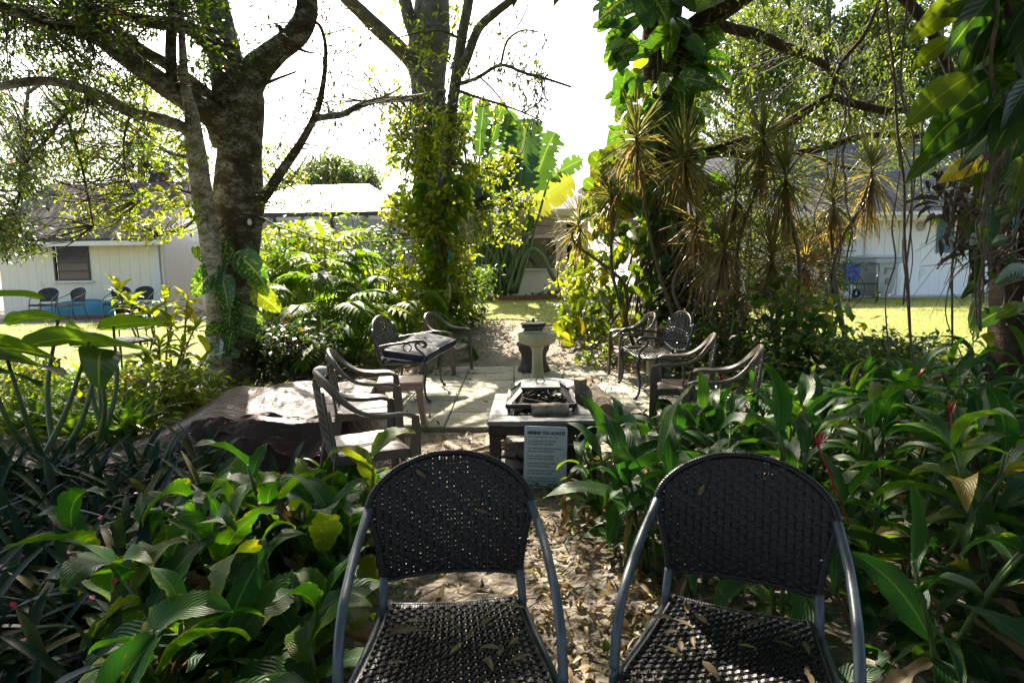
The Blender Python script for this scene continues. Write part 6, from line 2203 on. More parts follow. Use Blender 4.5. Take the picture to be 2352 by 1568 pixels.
# ---------------------------------------------------------------- hanging lianas
LN = [(2082, -60, 2088, 700, 6.2, .012, 'long pale liana hanging straight past the white door'), (2040, -60, 2105, 905, 5.6, .014, 'dark liana hanging to the ground at the right of the grey bin'), (1930, 200, 1915, 700, 7.4, .012, 'twisted dark liana hanging in front of the blue chair'), (1955, 180, 1935, 640, 7.2, .012, 'second dark liana beside the one in front of the blue chair'), (1905, 330, 1880, 660, 7.6, .008, 'thin liana reaching down to the red tipped shrub'),
      (1750, -60, 1742, 300, 8.2, .008, 'thin liana hanging above the tallest dracaena'), (1690, 60, 1688, 420, 8.4, .007, 'thin liana hanging beside the vine leaves of the trunk'), (2130, 100, 2118, 560, 5.8, .008, 'thin liana in front of the round wall vent'), (2215, -60, 2190, 820, 4.6, .010, 'grey liana in front of the window shutter'), (2290, -60, 2255, 760, 4.0, .012, 'pale liana twisting down over the long glossy leaves'), (2318, 200, 2240, 700, 3.9, .010, 'pale liana slanting across the long glossy leaves'), (1815, 120, 1822, 330, 8.0, .007, 'short thin liana under the sagging oak limb'), (2060, 300, 2040, 900, 6.0, .009, 'thin crooked liana ending among the weeds before the lawn')]
for u0, v0, u1, v1, Y, r, lab in LN:
    n = 9
    s = np.linspace(0, 1, n)
    p = np.array([P(u0 + (u1 - u0) * a + rng.normal(0, 7) + 9 * math.sin(a * 9 + u0), v0 + (v1 - v0) * a, Y + rng.normal(0, .06)) for a in s])
    mb = MB()
    tube(mb, cr(p, 5), r * .8, 6, .1, int(u0))
    if r > .0095:
        p2 = p + rng.normal(0, .035, p.shape)
        tube(mb, cr(p2, 5), r * .45, 5, .1, int(u0) + 1)
    t = thing('hanging_liana', lab, 'vine', p[-1], group='lianas hanging on the right')
    mb.build('stem', M['vine_stem'], t)
    ml = MB()
    k = rng.integers(3, 9)
    idx = rng.integers(0, n, k)
    Ls = rng.uniform(.06, .13, k)
    blades(ml, p[idx] + rng.normal(0, .03, (k, 3)), rng.uniform(0, 6.28, k), rng.normal(-.4, .4, k), Ls, Ls * .7, .8, prof_heart, 6, 4, .3, rng.normal(0, .5, k), lobe=.25, tint=rng.uniform(.2, .95, k))
    ml.build('leaves', M['leaf_pothos_lit'], t)

# ---------------------------------------------------------------- trees far behind
def back_tree(name, lab, u, Y, vtop, vbot, uw, n, mat, L, hole=.8, seed=1, trunkw=20, per=9, tint=(0, 1)):
    base = GY(u, Y)
    t = thing(name, lab, 'tree', base)
    mb, ml, mt = MB(), MB(), MB()
    lim = [limb(mb, [(u, 690, Y, trunkw * 1.3), (u + 4, 560, Y, trunkw), (u - 6, (vtop + vbot) / 2 + 40, Y, trunkw * .8), (u + 8, vtop + 40, Y, trunkw * .3)], 5, 8, .06, seed)]
    for i in range(9):
        v0 = rng.uniform(vtop + 40, vbot)
        sg = rng.choice([-1, 1])
        lim.append(limb(mb, [(u, v0 + 50, Y, trunkw * .5), (u + sg * uw * .25, v0, Y + rng.normal(0, .6), trunkw * .35), (u + sg * uw * .48, v0 - rng.uniform(-30, 60), Y + rng.normal(0, 1), trunkw * .15)], 4, 6, .06, seed + i))
    uu, vv = rng.uniform(-1, 1, n), rng.uniform(-1, 1, n)
    keep = (uu ** 2 + vv ** 2 < 1 + .25 * fbm(uu, vv, 3, 2, seed)) & (fbm(uu * 4, vv * 4, 1.2, 3, seed + 5) > hole - 1)
    C = np.array([P(u + a * uw / 2, (vtop + vbot) / 2 + b * (vbot - vtop) / 2, Y + rng.normal(0, .9)) for a, b in zip(uu[keep], vv[keep])])
    sprays(ml, mt, C, per, L, .48, L[1] * 4, -.3, tint, ns=2, twig=False)
    mb.build('trunk', M['bark_grey'], t)
    ml.build('crown', M[mat], t)


back_tree('background_tree', 'hazy round tree rising beyond the pale metal roof', 770, 38, 362, 475, 210, 1700, 'leaf_far', (.2, .34), .35, 71, 12)
back_tree('background_tree', 'sunlit yellowish tree between the dark trunk and the pale metal roof', 640, 30, 330, 500, 150, 500, 'leaf_yellow_lit', (.13, .2), .8, 72, 10)
back_tree('background_tree', 'tall thin leaved tree behind the left end of the shed', 60, 24, 120, 560, 330, 1700, 'leaf_oak', (.13, .22), .7, 73, 18)
back_tree('background_tree', 'yellow green tree rising behind the shed roof', 330, 25, 150, 470, 340, 1700, 'leaf_yellow_lit', (.12, .20), .7, 74, 18)
back_tree('background_tree', 'dense green tree behind the white house roof, nearest the root wrapped trunk', 1700, 24, 30, 430, 280, 1900, 'leaf_fine', (.18, .30), .45, 75, 20)
back_tree('background_tree', 'dense green tree behind the middle of the white house roof', 1900, 26, -90, 430, 400, 3200, 'leaf_fine', (.18, .30), .45, 76, 26)
back_tree('background_tree', 'dense green tree behind the far end of the white house roof', 2160, 25, -60, 450, 440, 3200, 'leaf_fine', (.18, .30), .45, 77, 24)
back_tree('background_tree', 'green tree behind the white house at the edge of the picture', 2400, 24, -60, 460, 330, 1600, 'leaf_oak', (.15, .24), .6, 78, 20)
back_tree('background_tree', 'low bright tree standing behind the porch roof', 1480, 30, 330, 500, 260, 700, 'leaf_yellow_lit', (.12, .2), .8, 79, 10)

# cabbage palm behind the shed
u, Y = 365, 22.0
SP = thing('cabbage_palm', 'cabbage palm with a skirt of dead brown fronds behind the shed', 'palm', GY(u, Y))
mb, ml, md = MB(), MB(), MB()
limb(mb, [(372, 690, Y, 46), (372, 560, Y, 44), (368, 450, Y, 46), (366, 370, Y, 40)], 5, 12, .08, 81)
mb.build('trunk', M['bark_grey'], SP)
top = P(366, 350, Y)
def fan(mbx, c, hd, pt, stalk, R_, n, tint, hang):
    d = np.array((math.cos(hd) * math.cos(pt), math.sin(hd) * math.cos(pt), math.sin(pt)))
    e = c + d * stalk
    a = np.linspace(-1.9, 1.9, n)
    S = np.array((-math.sin(hd), math.cos(hd), 0))
    N_ = np.cross(d, S)
    dirs = np.cos(a)[:, None] * d + np.sin(a)[:, None] * S
    dirs[:, 2] -= hang * .4
    dirs /= np.linalg.norm(dirs, axis=1)[:, None]
    blades(mbx, np.repeat(e[None], n, 0), np.arctan2(dirs[:, 1], dirs[:, 0]), np.arcsin(np.clip(dirs[:, 2], -1, 1)), R_ * (.75 + .25 * np.cos(a)), .06, hang, prof_needle, 4, 2, .3, 0, tint=np.clip(tint + rng.normal(0, .08, n), 0, 1))
    thin(mbx, c, e, .02, 0, 5, 3)
for i in range(13):
    fan(ml, top + rng.normal(0, .1, 3), rng.uniform(0, 6.28), rng.uniform(-.7, .9), rng.uniform(.5, .9), rng.uniform(.7, 1.0), 24, .2, rng.uniform(.4, .9))
fan(ml, top, PI + .3, -.3, 1.0, 1.2, 34, .1, .8)
fan(ml, top, PI - .6, .1, .9, 1.1, 30, .1, .7)
for i in range(34):
    fan(md, top - (0, 0, rng.uniform(.2, 1.3)), rng.uniform(0, 6.28), rng.uniform(-1.35, -.9), rng.uniform(.3, .7), rng.uniform(.6, .9), 16, .5, rng.uniform(.2, .6))
ml.build('fronds', M['leaf_dark'], SP)
md.build('dead_skirt', M['leaf_dry'], SP)
# ---------------------------------------------------------------- broad leaved clumps in front
def under(line, x, y, H):
    """Keep a clump from growing taller than the bank it belongs to."""
    u, _ = proj((x, y, .5))
    v = np.interp(u, *line)
    top = CAMH - (v - 623 + .0166 * (u - 1176)) * y / FPX
    return float(np.clip(min(H, top - .05), .22, 1.3))


BANK_R = ([1250, 1330, 1450, 1560, 1700, 2050, 2250, 2400], [1040, 1010, 940, 900, 880, 815, 765, 745])
BANK_L = ([0, 200, 400, 560, 700, 850, 900], [1080, 1090, 1105, 1085, 1105, 1070, 1080])


def ginger(loc, H, nl, L, W, lab, grp, mat, name='ginger_plant', lean=None, tint=(0, .9), bract=False, face=None):
    tear = .32 if name == 'canna_plant' else .10
    t = thing(name, lab, 'plant', loc, group=grp)
    ms, ml = MB(), MB()
    lean = rng.normal(0, .12, 2) if lean is None else lean
    hd0 = rng.uniform(0, 6.28) if face is None else face
    nstem = 2 if nl > 8 else 1
    for st in range(nstem):
        off = rng.normal(0, .035, 2) * (st > 0)
        h = H * rng.uniform(.85, 1.05)
        z = np.linspace(0, 1, 7)
        px = loc[0] + off[0] + (lean[0] + off[0] * 2.5) * z ** 1.5 * h
        py = loc[1] + off[1] + (lean[1] + off[1] * 2.5) * z ** 1.5 * h
        stem = np.stack([px, py, loc[2] + z * h * .8], 1)
        tube(ms, stem, np.linspace(.011, .006, 7), 7)
        n = nl // nstem + 1
        k = np.linspace(.22, 1, n)
        pos = np.stack([np.interp(k, z, stem[:, i]) for i in range(3)], 1)
        hh = hd0 + st * 1.2 + np.arange(n) * PI + rng.normal(0, .55, n)
        pit = np.interp(k, [.2, .7, 1], [.45, .75, 1.15]) + rng.normal(0, .3, n)
        Ls = rng.uniform(*L, n) * np.interp(k, [.2, .6, 1], [.8, 1, .85]) * np.where(rng.random(n) < .2, .65, 1)
        # leaf stalks
        blades(ml, pos, hh, pit, Ls, rng.uniform(*W, n) * Ls / np.mean(L), rng.uniform(.7, 2.5, n), prof_lance, 18, 4, rng.uniform(.1, .6, n), rng.normal(0, .4, n), wav=.045, wavk=2.0, side=rng.normal(0, .45, n), tear=tear, tint=np.clip(rng.uniform(*tint, n), 0, 1))
    md = MB()
    nd = int(rng.integers(1, 4))
    kd = rng.uniform(.1, .75, nd)
    blades(md, np.stack([np.interp(kd, z, stem[:, i]) for i in range(3)], 1), rng.uniform(0, 6.28, nd), rng.uniform(-.9, .4, nd), rng.uniform(*L, nd) * .85, rng.uniform(*W, nd) * .7, rng.uniform(.6, 1.8, nd), prof_lance, 14, 4, rng.uniform(.4, 1.1, nd), rng.normal(0, .6, nd), wav=.09, wavk=2.5, side=rng.normal(0, .6, nd), tear=.35, tint=rng.uniform(0, .95, nd))
    ms.build('stem', M['green_stem'], t)
    ml.merge(md).build('leaves', [mat, M['leaf_dead']], t)
    if bract:
        mr = MB()
        p = stem[-1]
        q = p + np.array((rng.normal(0, .06), rng.normal(0, .06), rng.uniform(.10, .22)))
        thin(mr, p - (0, 0, .12), q, .004, 0, 5, 3)
        blades(mr, [q - (0, 0, .02)] * 4, rng.uniform(0, 6.28, 4), rng.uniform(.9, 1.5, 4), .085, .018, .3, prof_lance, 4, 2, .5, 0, tint=.5)
        mr.build('flower', M['red_bract'], t)
    return t


GR = 'broad leaved ginger plants massed on the right'
LR = 'green broad leaved ginger plant in the dense bank right of the fire table'
pts = []
tries = 0
while len(pts) < 92 and tries < 6000:
    tries += 1
    y = rng.uniform(1.0, 5.2)
    x = rng.uniform(.55, 4.3)
    lo = np.interp(y, [1.0, 1.6, 2.2, 3.0, 3.8, 4.3, 5.2], [1.02, 1.16, .78, .50, .48, 1.05, 1.75])
    if x < lo or x > .92 * y + .55: continue
    if (x - .65) ** 2 + (y - 1.45) ** 2 < .42 ** 2: continue
    if (x - .62) ** 2 + (y - 1.75) ** 2 < .3 ** 2: continue
    if any((x - a) ** 2 + (y - b) ** 2 < (.21 + .012 * b) ** 2 for a, b in pts): continue
    pts.append((x, y))
for i, (x, y) in enumerate(pts):
    H = np.interp(y, [1.0, 1.7, 2.6, 3.6, 5.2], [.52, .66, .80, .88, .85]) * rng.uniform(.8, 1.12) * np.interp(x / y, [.14, .3, .75, .95], [.62, .95, 1.08, 1.2])
    H = under(BANK_R, x, y, H)
    fresh = rng.random() < .14
    ginger((x, y, 0), H, rng.integers(8, 13), (.27, .46), (.08, .135), LR, GR, M['leaf_ginger'], tint=(.6, 1.) if fresh else (0, .85), bract=(y > 2.4 and rng.random() < .05), lean=np.array((rng.normal(-.05, .13), rng.normal(-.12, .12))))
# a few that stand out
ginger((.53, 3.28, 0), .62, 10, (.34, .44), (.08, .10), 'ginger plant reaching its long pale leaf across the memorial plaque', GR, M['leaf_ginger'], lean=np.array((-.12, -.05)), face=PI, tint=(.2, .7))
ginger((.40, 3.45, 0), .40, 8, (.20, .30), (.06, .085), 'small ginger plant with bright translucent leaves right beside the memorial plaque', GR, M['leaf_ginger'], lean=np.array((.1, .0)), tint=(.75, .97))
ginger((.66, 2.72, 0), .50, 10, (.22, .32), (.06, .09), 'low ginger plant at the leafy path edge beside the second wicker chair', GR, M['leaf_ginger'], lean=np.array((-.15, -.1)), tint=(.1, .7))
ginger((.50, 2.95, 0), .30, 8, (.16, .24), (.05, .08), 'smallest ginger seedling on the path edge behind the second wicker chair', GR, M['leaf_ginger'], tint=(.2, .8))

CA = 'broad canna plants in front of the tarp'
LC = 'green canna plant with brown edged leaves in the clump before the tarp'
pts = []
tries = 0
while len(pts) < 42 and tries < 5000:
    tries += 1
    y = rng.uniform(1.15, 3.35)
    x = rng.uniform(-1.9, -.42)
    hi = np.interp(y, [1.15, 1.7, 2.4, 3.3], [-.50, -.55, -.62, -.72])
    lo = np.interp(y, [1.15, 1.7, 2.4, 3.3], [-.95, -1.15, -1.55, -1.55])
    if x > hi or x < lo: continue
    if any((x - a) ** 2 + (y - b) ** 2 < .17 ** 2 for a, b in pts): continue
    pts.append((x, y))
for x, y in pts:
    H = np.interp(y, [1.15, 1.8, 2.6, 3.3], [.42, .55, .62, .60]) * rng.uniform(.75, 1.12)
    H = under(BANK_L, x, y, H)
    ginger((x, y, 0), H, rng.integers(6, 10), (.24, .40), (.12, .18), LC, CA, M['leaf_canna'], 'canna_plant', tint=(.05, .95), lean=np.array((rng.normal(-.05, .15), rng.normal(-.16, .12))))
ginger((-.70, 2.9, 0), .74, 8, (.28, .36), (.10, .13), 'tall canna plant with yellow browned leaf before the nearest plastic chair', CA, M['leaf_canna'], 'canna_plant', tint=(.8, 1.), lean=np.array((.02, .0)), face=.4)
ginger((-1.12, 2.72, 0), .74, 7, (.26, .34), (.13, .16), 'canna plant with the broadest ribbed leaf in front of the tarp', CA, M['leaf_canna'], 'canna_plant', tint=(.2, .5), face=.2)

# bromeliads
LB = 'dark strap leaved bromeliad with pink tips at the left of the canna clump'
pts = []
tries = 0
while len(pts) < 46 and tries < 5000:
    tries += 1
    y = rng.uniform(1.1, 4.3)
    x = rng.uniform(-3.6, -.95)
    hi = np.interp(y, [1.1, 1.8, 2.6, 3.4, 4.3], [-.85, -1.1, -1.35, -1.25, -1.6])
    if x > hi or x < -.92 * y - .3: continue
    if y > 3.4 and (y > 4.1 or x > -2.1): continue
    if any((x - a) ** 2 + (y - b) ** 2 < .22 ** 2 for a, b in pts): continue
    pts.append((x, y))
for x, y in pts:
    t = thing('bromeliad', LB, 'plant', (x, y, 0), group='bromeliads with pink leaf tips')
    ml, mk = MB(), MB()
    n = 17
    k = np.linspace(0, 1, n)
    hh = np.arange(n) * 2.399 + rng.uniform(0, 6)
    Ls = rng.uniform(.32, .56, n)
    pit = np.interp(k, [0, 1], [1.35, .45]) + rng.normal(0, .12, n)
    tips = blades(ml, np.tile((x, y, .02), (n, 1)) + rng.normal(0, .012, (n, 3)) * (1, 1, 0), hh, pit, Ls, rng.uniform(.034, .05, n), rng.uniform(.3, 1.25, n), prof_strap, 9, 2, .35, rng.normal(0, .1, n), tint=rng.random(n))
    sel = rng.random(n) < .14
    if sel.any():
        m_ = int(sel.sum())
        blades(mk, tips[sel] - (0, 0, .004), hh[sel], (pit - .6)[sel], .024, .020, .2, prof_oval, 3, 2, .3, 0, tint=.5)
        ml.merge(mk)
    ml.build('leaves', [M['leaf_brom'], M['pink']], t)

# elephant ears at the left edge
def ear(loc, leaves, lab):
    t = thing('elephant_ear', lab, 'plant', loc, group='elephant ear plants at the left edge')
    ml, ms = MB(), MB()
    for (u, v, Y, L, hd, pt, dr, tn) in leaves:
        c = P(u, v, Y)
        h = R(hd)
        d = np.array((math.cos(h), math.sin(h), 0))
        a = c - d * L * .12
        blades(ml, [c - d * L * .40], h, R(pt), L, L * .74, dr, prof_heart, 14, 8, .16, -R(30) * math.cos(h) + rng.normal(0, .12), wav=.02, wavk=2, lobe=.36, tint=tn)
        p = cr(np.array([loc + np.array((rng.normal(0, .06), rng.normal(0, .06), .02)), loc * .35 + a * .65 + (0, 0, -.16), c - d * L * .33]), 6)
        tube(ms, p, np.linspace(.026, .010, len(p)), 8)
    ms.build('stalks', M['green_stem'], t)
    ml.build('leaves', M['leaf_alocasia'], t)


ear(GY(60, 4.2), [(60, 830, 3.7, .62, -25, 2, .35, .1), (90, 735, 4.6, .50, 170, 8, .5, .6), (150, 785, 4.4, .56, 175, 8, .5, .7), (225, 815, 4.2, .38, -60, -15, .8, .2), (10, 850, 3.6, .5, -20, 0, .4, .1)], 'elephant ear plant with the largest shaded leaf at the left edge')
ear(GY(190, 4.9), [(265, 792, 4.8, .60, -8, 4, .5, .35), (300, 748, 5.2, .38, 20, 10, .4, .8), (195, 772, 5.1, .42, 150, 20, .6, .6), (240, 845, 5.1, .36, -30, 25, .8, .8)], 'elephant ear plant with backlit leaves in front of the glass table')
ear(GY(-60, 4.0), [(-30, 800, 3.8, .7, 10, 5, .5, .3), (-40, 700, 4.2, .6, 40, 15, .5, .6)], 'elephant ear plant half outside the left edge')

# leafy whorled shrub by the big trunk
def whorl_shrub(loc, heads, lab, L, W, mat, grp=None, name='leafy_shrub'):
    t = thing(name, lab, 'shrub', loc, group=grp)
    ml, ms = MB(), MB()
    for (u, v, Y, n) in heads:
        c = P(u, v, Y)
        p = cr(np.array([loc + np.array((rng.normal(0, .08), rng.normal(0, .08), 0)), (loc + c) / 2 + rng.normal(0, .06, 3), c]), 5)
        tube(ms, p, np.linspace(.018, .009, len(p)), 6)
        hh = np.arange(n) * 2.399 + rng.uniform(0, 6)
        k = np.linspace(0, 1, n)
        Ls = rng.uniform(*L, n)
        blades(ml, c - np.stack([0 * k, 0 * k, .12 * k], 1), hh, R(65) - R(70) * k + rng.normal(0, .15, n), Ls, Ls * W, rng.uniform(.5, 1.2, n), prof_lance, 8, 4, .25, rng.normal(0, .3, n), wav=.02, tint=rng.random(n))
    ms.build('stem', M['vine_stem'], t)
    ml.build('leaves', mat, t)


whorl_shrub(GY(375, 7.3), [(380, 690, 7.2, 14), (430, 690, 7.3, 12), (340, 720, 7.0, 12), (395, 740, 7.1, 14), (450, 745, 7.4, 12), (300, 700, 7.1, 10), (420, 800, 7.0, 14), (365, 790, 6.9, 14), (330, 830, 6.8, 12), (465, 830, 7.2, 12), (400, 850, 6.8, 12), (270, 665, 7.4, 9)], 'leafy shrub with long bright whorled leaves left of the big trunk', (.18, .34), .34, M['leaf_yellow_lit'])

# split leaved philodendrons
def split_leaf(ml, base, hd, pt, L, tint, droop=.6):
    n = 11
    s = np.linspace(.05, .98, n)
    p = pt - droop * s
    ds = np.diff(np.concatenate([[0], s])) * L
    T_ = np.stack([np.cos(p) * math.cos(hd), np.cos(p) * math.sin(hd), np.sin(p)], 1)
    sp = base + np.cumsum(T_ * ds[:, None], 0)
    S = np.array((-math.sin(hd), math.cos(hd), 0))
    for sg in (-1, 1):
        th = np.interp(s, [0, .25, 1], [1.9, 1.35, .5])
        D = np.cos(th)[:, None] * T_ + sg * np.sin(th)[:, None] * S - np.array((0, 0, .12))
        ll = L * np.interp(s, [0, .2, .6, 1], [.36, .52, .46, .26]) * rng.uniform(.9, 1.1, n)
        blades(ml, sp, np.arctan2(D[:, 1], D[:, 0]), np.arcsin(np.clip(D[:, 2] / np.linalg.norm(D, axis=1), -1, 1)), ll, L * .115, rng.uniform(.3, .9, n), prof_needle, 5, 2, .2, sg * pt * .3 + rng.normal(0, .1, n), wav=.06, tint=np.clip(tint + rng.normal(0, .05, n), 0, 1))
    blades(ml, [base], hd, pt, L * 1.0, L * .22, droop, prof_lance, 8, 2, .2, tint=tint, dexp=1.0)


def selloum(u, Y, H, n, L, lab, spread=1.0, tint=(0, 1)):
    loc = GY(u, Y)
    t = thing('split_leaf_philodendron', lab, 'plant', loc, group='split leaved philodendrons by the path')
    ml, ms = MB(), MB()
    for i in range(n):
        k = i / max(1, n - 1)
        hd = i * 2.399 + rng.normal(0, .3)
        r = (.25 + .85 * k) * spread * rng.uniform(.7, 1.1)
        e = loc + np.array((r * math.cos(hd), r * math.sin(hd), H * (1.05 - .65 * k) * rng.uniform(.85, 1.1)))
        p = cr(np.array([loc + rng.normal(0, .05, 3) * (1, 1, 0), loc * .5 + e * .5 + (0, 0, .18), e]), 5)
        tube(ms, p, np.linspace(.018, .009, len(p)), 6)
        split_leaf(ml, e, hd + rng.normal(0, .3), R(25) - R(45) * k + rng.normal(0, .2), rng.uniform(*L), rng.uniform(*tint), rng.uniform(.5, 1.1))
    ms.build('stalks', M['green_stem'], t)
    ml.build('leaves', M['leaf_split'], t)


selloum(690, 9.3, 1.35, 17, (.45, .68), 'split leaved philodendron beside the big dark trunk', 1.0)
selloum(800, 9.0, 1.15, 17, (.45, .66), 'split leaved philodendron right behind the bench with navy cushions', .9)
selloum(760, 10.6, 1.75, 18, (.5, .75), 'tallest split leaved philodendron under the string lights', 1.1, (.3, 1))
selloum(880, 10.4, 1.5, 16, (.45, .7), 'bright split leaved philodendron next to the ivy covered trunks', .9, (.3, 1))
selloum(930, 9.9, .85, 14, (.4, .58), 'low split leaved philodendron behind the plastic chair at the path', .8)
selloum(730, 9.9, 1.5, 16, (.5, .7), 'split leaved philodendron in the middle of the bank beside the big dark trunk', 1.0, (.3, 1))
selloum(660, 10.8, 1.55, 14, (.45, .7), 'split leaved philodendron in the yellow green shrubs', 1.0, (.4, 1))


def bush(name, lab, u, Y, du, v0, v1, n, L, mat, ratio=.5, per=9, hole=.7, seed=3, dY=.7, tint=(0, 1), hang=-.1):
    loc = GY(u, Y)
    t = thing(name, lab, 'shrub', loc)
    ml, mt = MB(), MB()
    C = boxc(n, u - du, u + du, v0, v1, Y - dY, Y + dY, hole, .03, seed)
    sprays(ml, mt, C, per, L, ratio, L[1] * 3.4, hang, tint, fold=.25)
    for i in range(10):
        c = C[rng.integers(len(C))]
        tube(mt, cr(np.array([loc + rng.normal(0, .1, 3) * (1, 1, 0), (loc + c) / 2 + rng.normal(0, .1, 3), c]), 4), np.linspace(.016, .006, 9), 5, cap=False)
    mt.build('stem', M['twig'], t)
    ml.build('foliage', M[mat], t)


bush('yellow_shrub', 'yellow green shrub lit from behind under the screen cage', 690, 12.4, 95, 520, 700, 520, (.11, .19), 'leaf_yellow_lit', seed=31)
bush('green_shrub', 'green shrub with small leaves at the right side of the big trunk', 640, 11.0, 45, 540, 800, 230, (.08, .13), 'leaf_shrub', seed=32)
bush('compound_shrub', 'light green shrub standing in front of the screen cage post', 855, 12.6, 60, 470, 620, 120, (.10, .15), 'leaf_shrub', seed=33)
bush('green_shrub', 'dense green shrub where the root wrapped trunk meets the ground', 1620, 10.6, 110, 640, 800, 420, (.10, .16), 'leaf_dark', .6, seed=34)
bush('red_tipped_shrub', 'rounded dark shrub with orange tips left of the blue chair', 1850, 10.4, 75, 520, 690, 330, (.09, .15), 'leaf_dark', .45, seed=35, tint=(.1, 1))
bush('tangled_shrub', 'tangled yellow green growth between the dracaena stems', 1690, 10.6, 130, 400, 640, 620, (.06, .11), 'leaf_fine', .5, 9, .8, 61, .6)
bush('tangled_shrub', 'fine tangled growth behind the dracaena nearest the hanging creepers', 1870, 10.9, 80, 430, 560, 260, (.06, .11), 'leaf_fine', .5, 9, .9, 62, .5)
t = thing('dry_tangle', 'tan tangle of dead hanging leaves and stems around the dracaenas', 'dead foliage', GY(1720, 9.4))
mb = MB()
C = boxc(900, 1570, 1930, 480, 760, 8.4, 10.2, .95, .02, 63)
blades(mb, C, rng.uniform(0, 6.28, len(C)), rng.normal(-.75, .5, len(C)), rng.uniform(.3, .7, len(C)), rng.uniform(.016, .028, len(C)), rng.uniform(.1, 1.0, len(C)), prof_needle, 5, 2, .4, rng.normal(0, .4, len(C)), side=rng.normal(0, .4, len(C)), tint=rng.uniform(.35, 1., len(C)))
mb.build('dead_leaves', M['leaf_dracaena'], t)
mb = MB()
for i in range(60):
    u, v = rng.uniform(1560, 1930), rng.uniform(420, 620)
    p = np.array([P(u + rng.normal(0, 16) + j * rng.normal(0, 12), v + j * rng.uniform(30, 60), rng.uniform(9.0, 10.0)) for j in range(4)])
    p[:, 1] = p[0, 1] + rng.normal(0, .05, 4)
    tube(mb, cr(p, 5), rng.uniform(.004, .010), 4, cap=False)
mb.build('stem', M['vine_stem'], t)
bush('heart_leaved_shrub', 'shrub of large heart shaped leaves in front of the blue chair', 1840, 7.8, 110, 655, 840, 120, (.13, .22), 'leaf_pothos', .72, 6, .9, 36, .5)
bush('yellow_shrub', 'low bright shrub at the left of the vine covered trunk base', 1345, 11.2, 55, 600, 790, 220, (.08, .13), 'leaf_yellow_lit', .55, seed=37)
bush('leafy_weeds', 'knee high green weeds behind the ginger bank on the lawn edge', 1990, 7.2, 260, 775, 860, 520, (.07, .12), 'leaf_shrub', .5, 8, .8, 38, .9)
bush('leafy_weeds', 'green weeds behind the brown plastic chairs on the right', 1650, 8.6, 130, 740, 850, 330, (.08, .13), 'leaf_shrub', .55, 8, .8, 39, .7)
bush('green_shrub', 'small green shrub at the foot of the thick forked tree', 1050, 12.6, 70, 610, 745, 230, (.09, .15), 'leaf_shrub', .5, seed=40)
bush('green_shrub', 'dark low shrub between the big trunk and the bench', 690, 8.3, 90, 740, 850, 260, (.08, .14), 'leaf_dark', .5, seed=41)
bush('green_shrub', 'bright low shrub in the ferns left of the tarp', 330, 6.6, 130, 850, 930, 330, (.07, .13), 'leaf_yellow_lit', .5, seed=42, dY=.9)
bush('undergrowth_shrub', 'pale undergrowth shrub at the left edge behind the elephant ears', 40, 6.5, 90, 830, 960, 260, (.07, .12), 'leaf_yellow_lit', .4, seed=43)

# ferns
def fern(u, v, n, L, lab):
    loc = G(u, v)
    t = thing('fern', lab, 'fern', loc, group='sword ferns left of the tarp')
    ml = MB()
    saw = lambda s: prof_lance(s * .96 + .02) * np.where((np.arange(s.shape[-1]) % 2) == 0, 1, .22)
    hh = np.arange(n) * 2.399 + rng.uniform(0, 6)
    Ls = rng.uniform(.7, 1.15, n) * L
    blades(ml, np.tile(loc + (0, 0, .01), (n, 1)), hh, rng.uniform(.7, 1.45, n), Ls, Ls * .19, rng.uniform(.6, 1.4, n), saw, 44, 2, .15, rng.normal(0, .2, n), tint=rng.random(n))
    ml.build('fronds', M['leaf_fern'], t)


for i in range(40):
    fern(rng.uniform(-20, 330), rng.uniform(870, 1020), 14, rng.uniform(.34, .58), 'bright green sword fern in the undergrowth left of the tarp')
for (u, v, lab) in ((170, 1010, 'small upright fern on the sunlit leaf litter'), (750, 1105, 'dark fern tucked between the tarp and the canna leaves'), (230, 1015, 'small fern beside the left tip of the tarp')):
    fern(u, v, 9, .28, lab)
for i in range(6):
    fern(rng.uniform(880, 1060), rng.uniform(745, 790), 10, .45, 'green fern at the path edge under the ivy covered trunks')

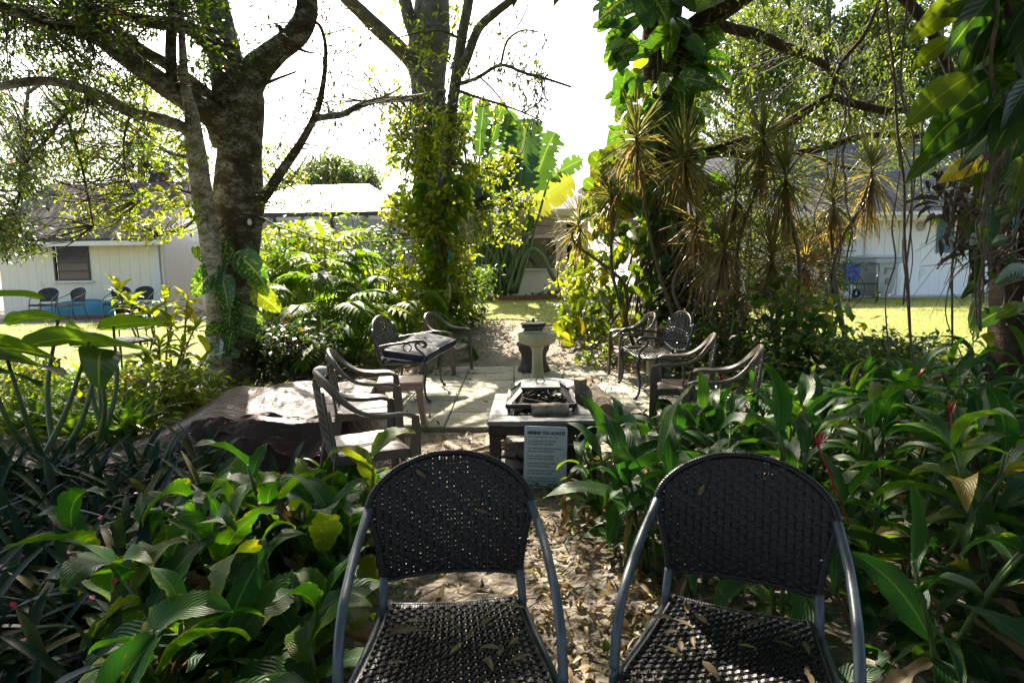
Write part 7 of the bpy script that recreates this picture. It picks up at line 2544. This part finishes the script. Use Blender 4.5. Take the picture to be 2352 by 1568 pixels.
# ground cover
def cover(name, lab, n, region, L, mat, hmax=.22, seed=1, prof=prof_heart, lobe=.25, thr=-.2):
    x, y = rng.uniform(region[0], region[1], n), rng.uniform(region[2], region[3], n)
    keep = fbm(x, y, 1.3, 3, seed) + rng.normal(0, .2, n) > thr
    x, y = x[keep], y[keep]
    k = len(x)
    h = rng.uniform(.02, hmax, k) * np.clip(.6 + .5 * fbm(x, y, 1.8, 2, seed + 1), .15, 1.4)
    ml = MB()
    Ls = rng.uniform(*L, k)
    blades(ml, np.stack([x, y, gz(x, y) + h], 1), rng.uniform(0, 6.28, k), rng.normal(.1, .4, k), Ls, Ls * .72, rng.uniform(.3, 1., k), prof, 4, 4, .25, rng.normal(0, .4, k), lobe=lobe, tint=rng.random(k))
    tag(ml.build(name, M[mat]), lab, None, kind='stuff')


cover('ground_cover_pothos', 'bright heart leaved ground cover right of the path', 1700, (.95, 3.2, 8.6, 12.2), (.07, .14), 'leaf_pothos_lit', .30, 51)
cover('ground_cover_left', 'mixed green ground cover under the big trunk', 3200, (-7.0, -2.4, 5.2, 9.4), (.06, .12), 'leaf_yellow_lit', .25, 52)  # yellow leaf colour stands in for sunlight on this cover
cover('ground_cover_right', 'dark green ground cover behind the chairs on the right', 1700, (2.1, 6.0, 6.2, 9.8), (.06, .12), 'leaf_shrub', .28, 53)
cover('bed_plants', 'low leafy plants in the timber edged bed', 900, (-1.1, 1.9, 17.35, 18.4), (.08, .15), 'leaf_shrub', .35, 54, thr=-.9)
cover('seedlings', 'scattered green seedlings on the leafy path', 60, (.05, 1.0, 1.3, 3.6), (.03, .06), 'leaf_shrub', .03, 55, thr=-.6)
cover('undergrowth', 'dark undergrowth filling the gaps below the ginger bank', 1500, (.85, 4.6, 1.0, 5.6), (.10, .20), 'leaf_ginger', .35, 56, prof=prof_lance, lobe=0., thr=-.9)
cover('undergrowth', 'dark undergrowth filling the gaps between the bromeliads', 1200, (-3.8, -.75, 1.0, 3.4), (.08, .16), 'leaf_brom', .18, 57, prof=prof_lance, lobe=0., thr=-.6)
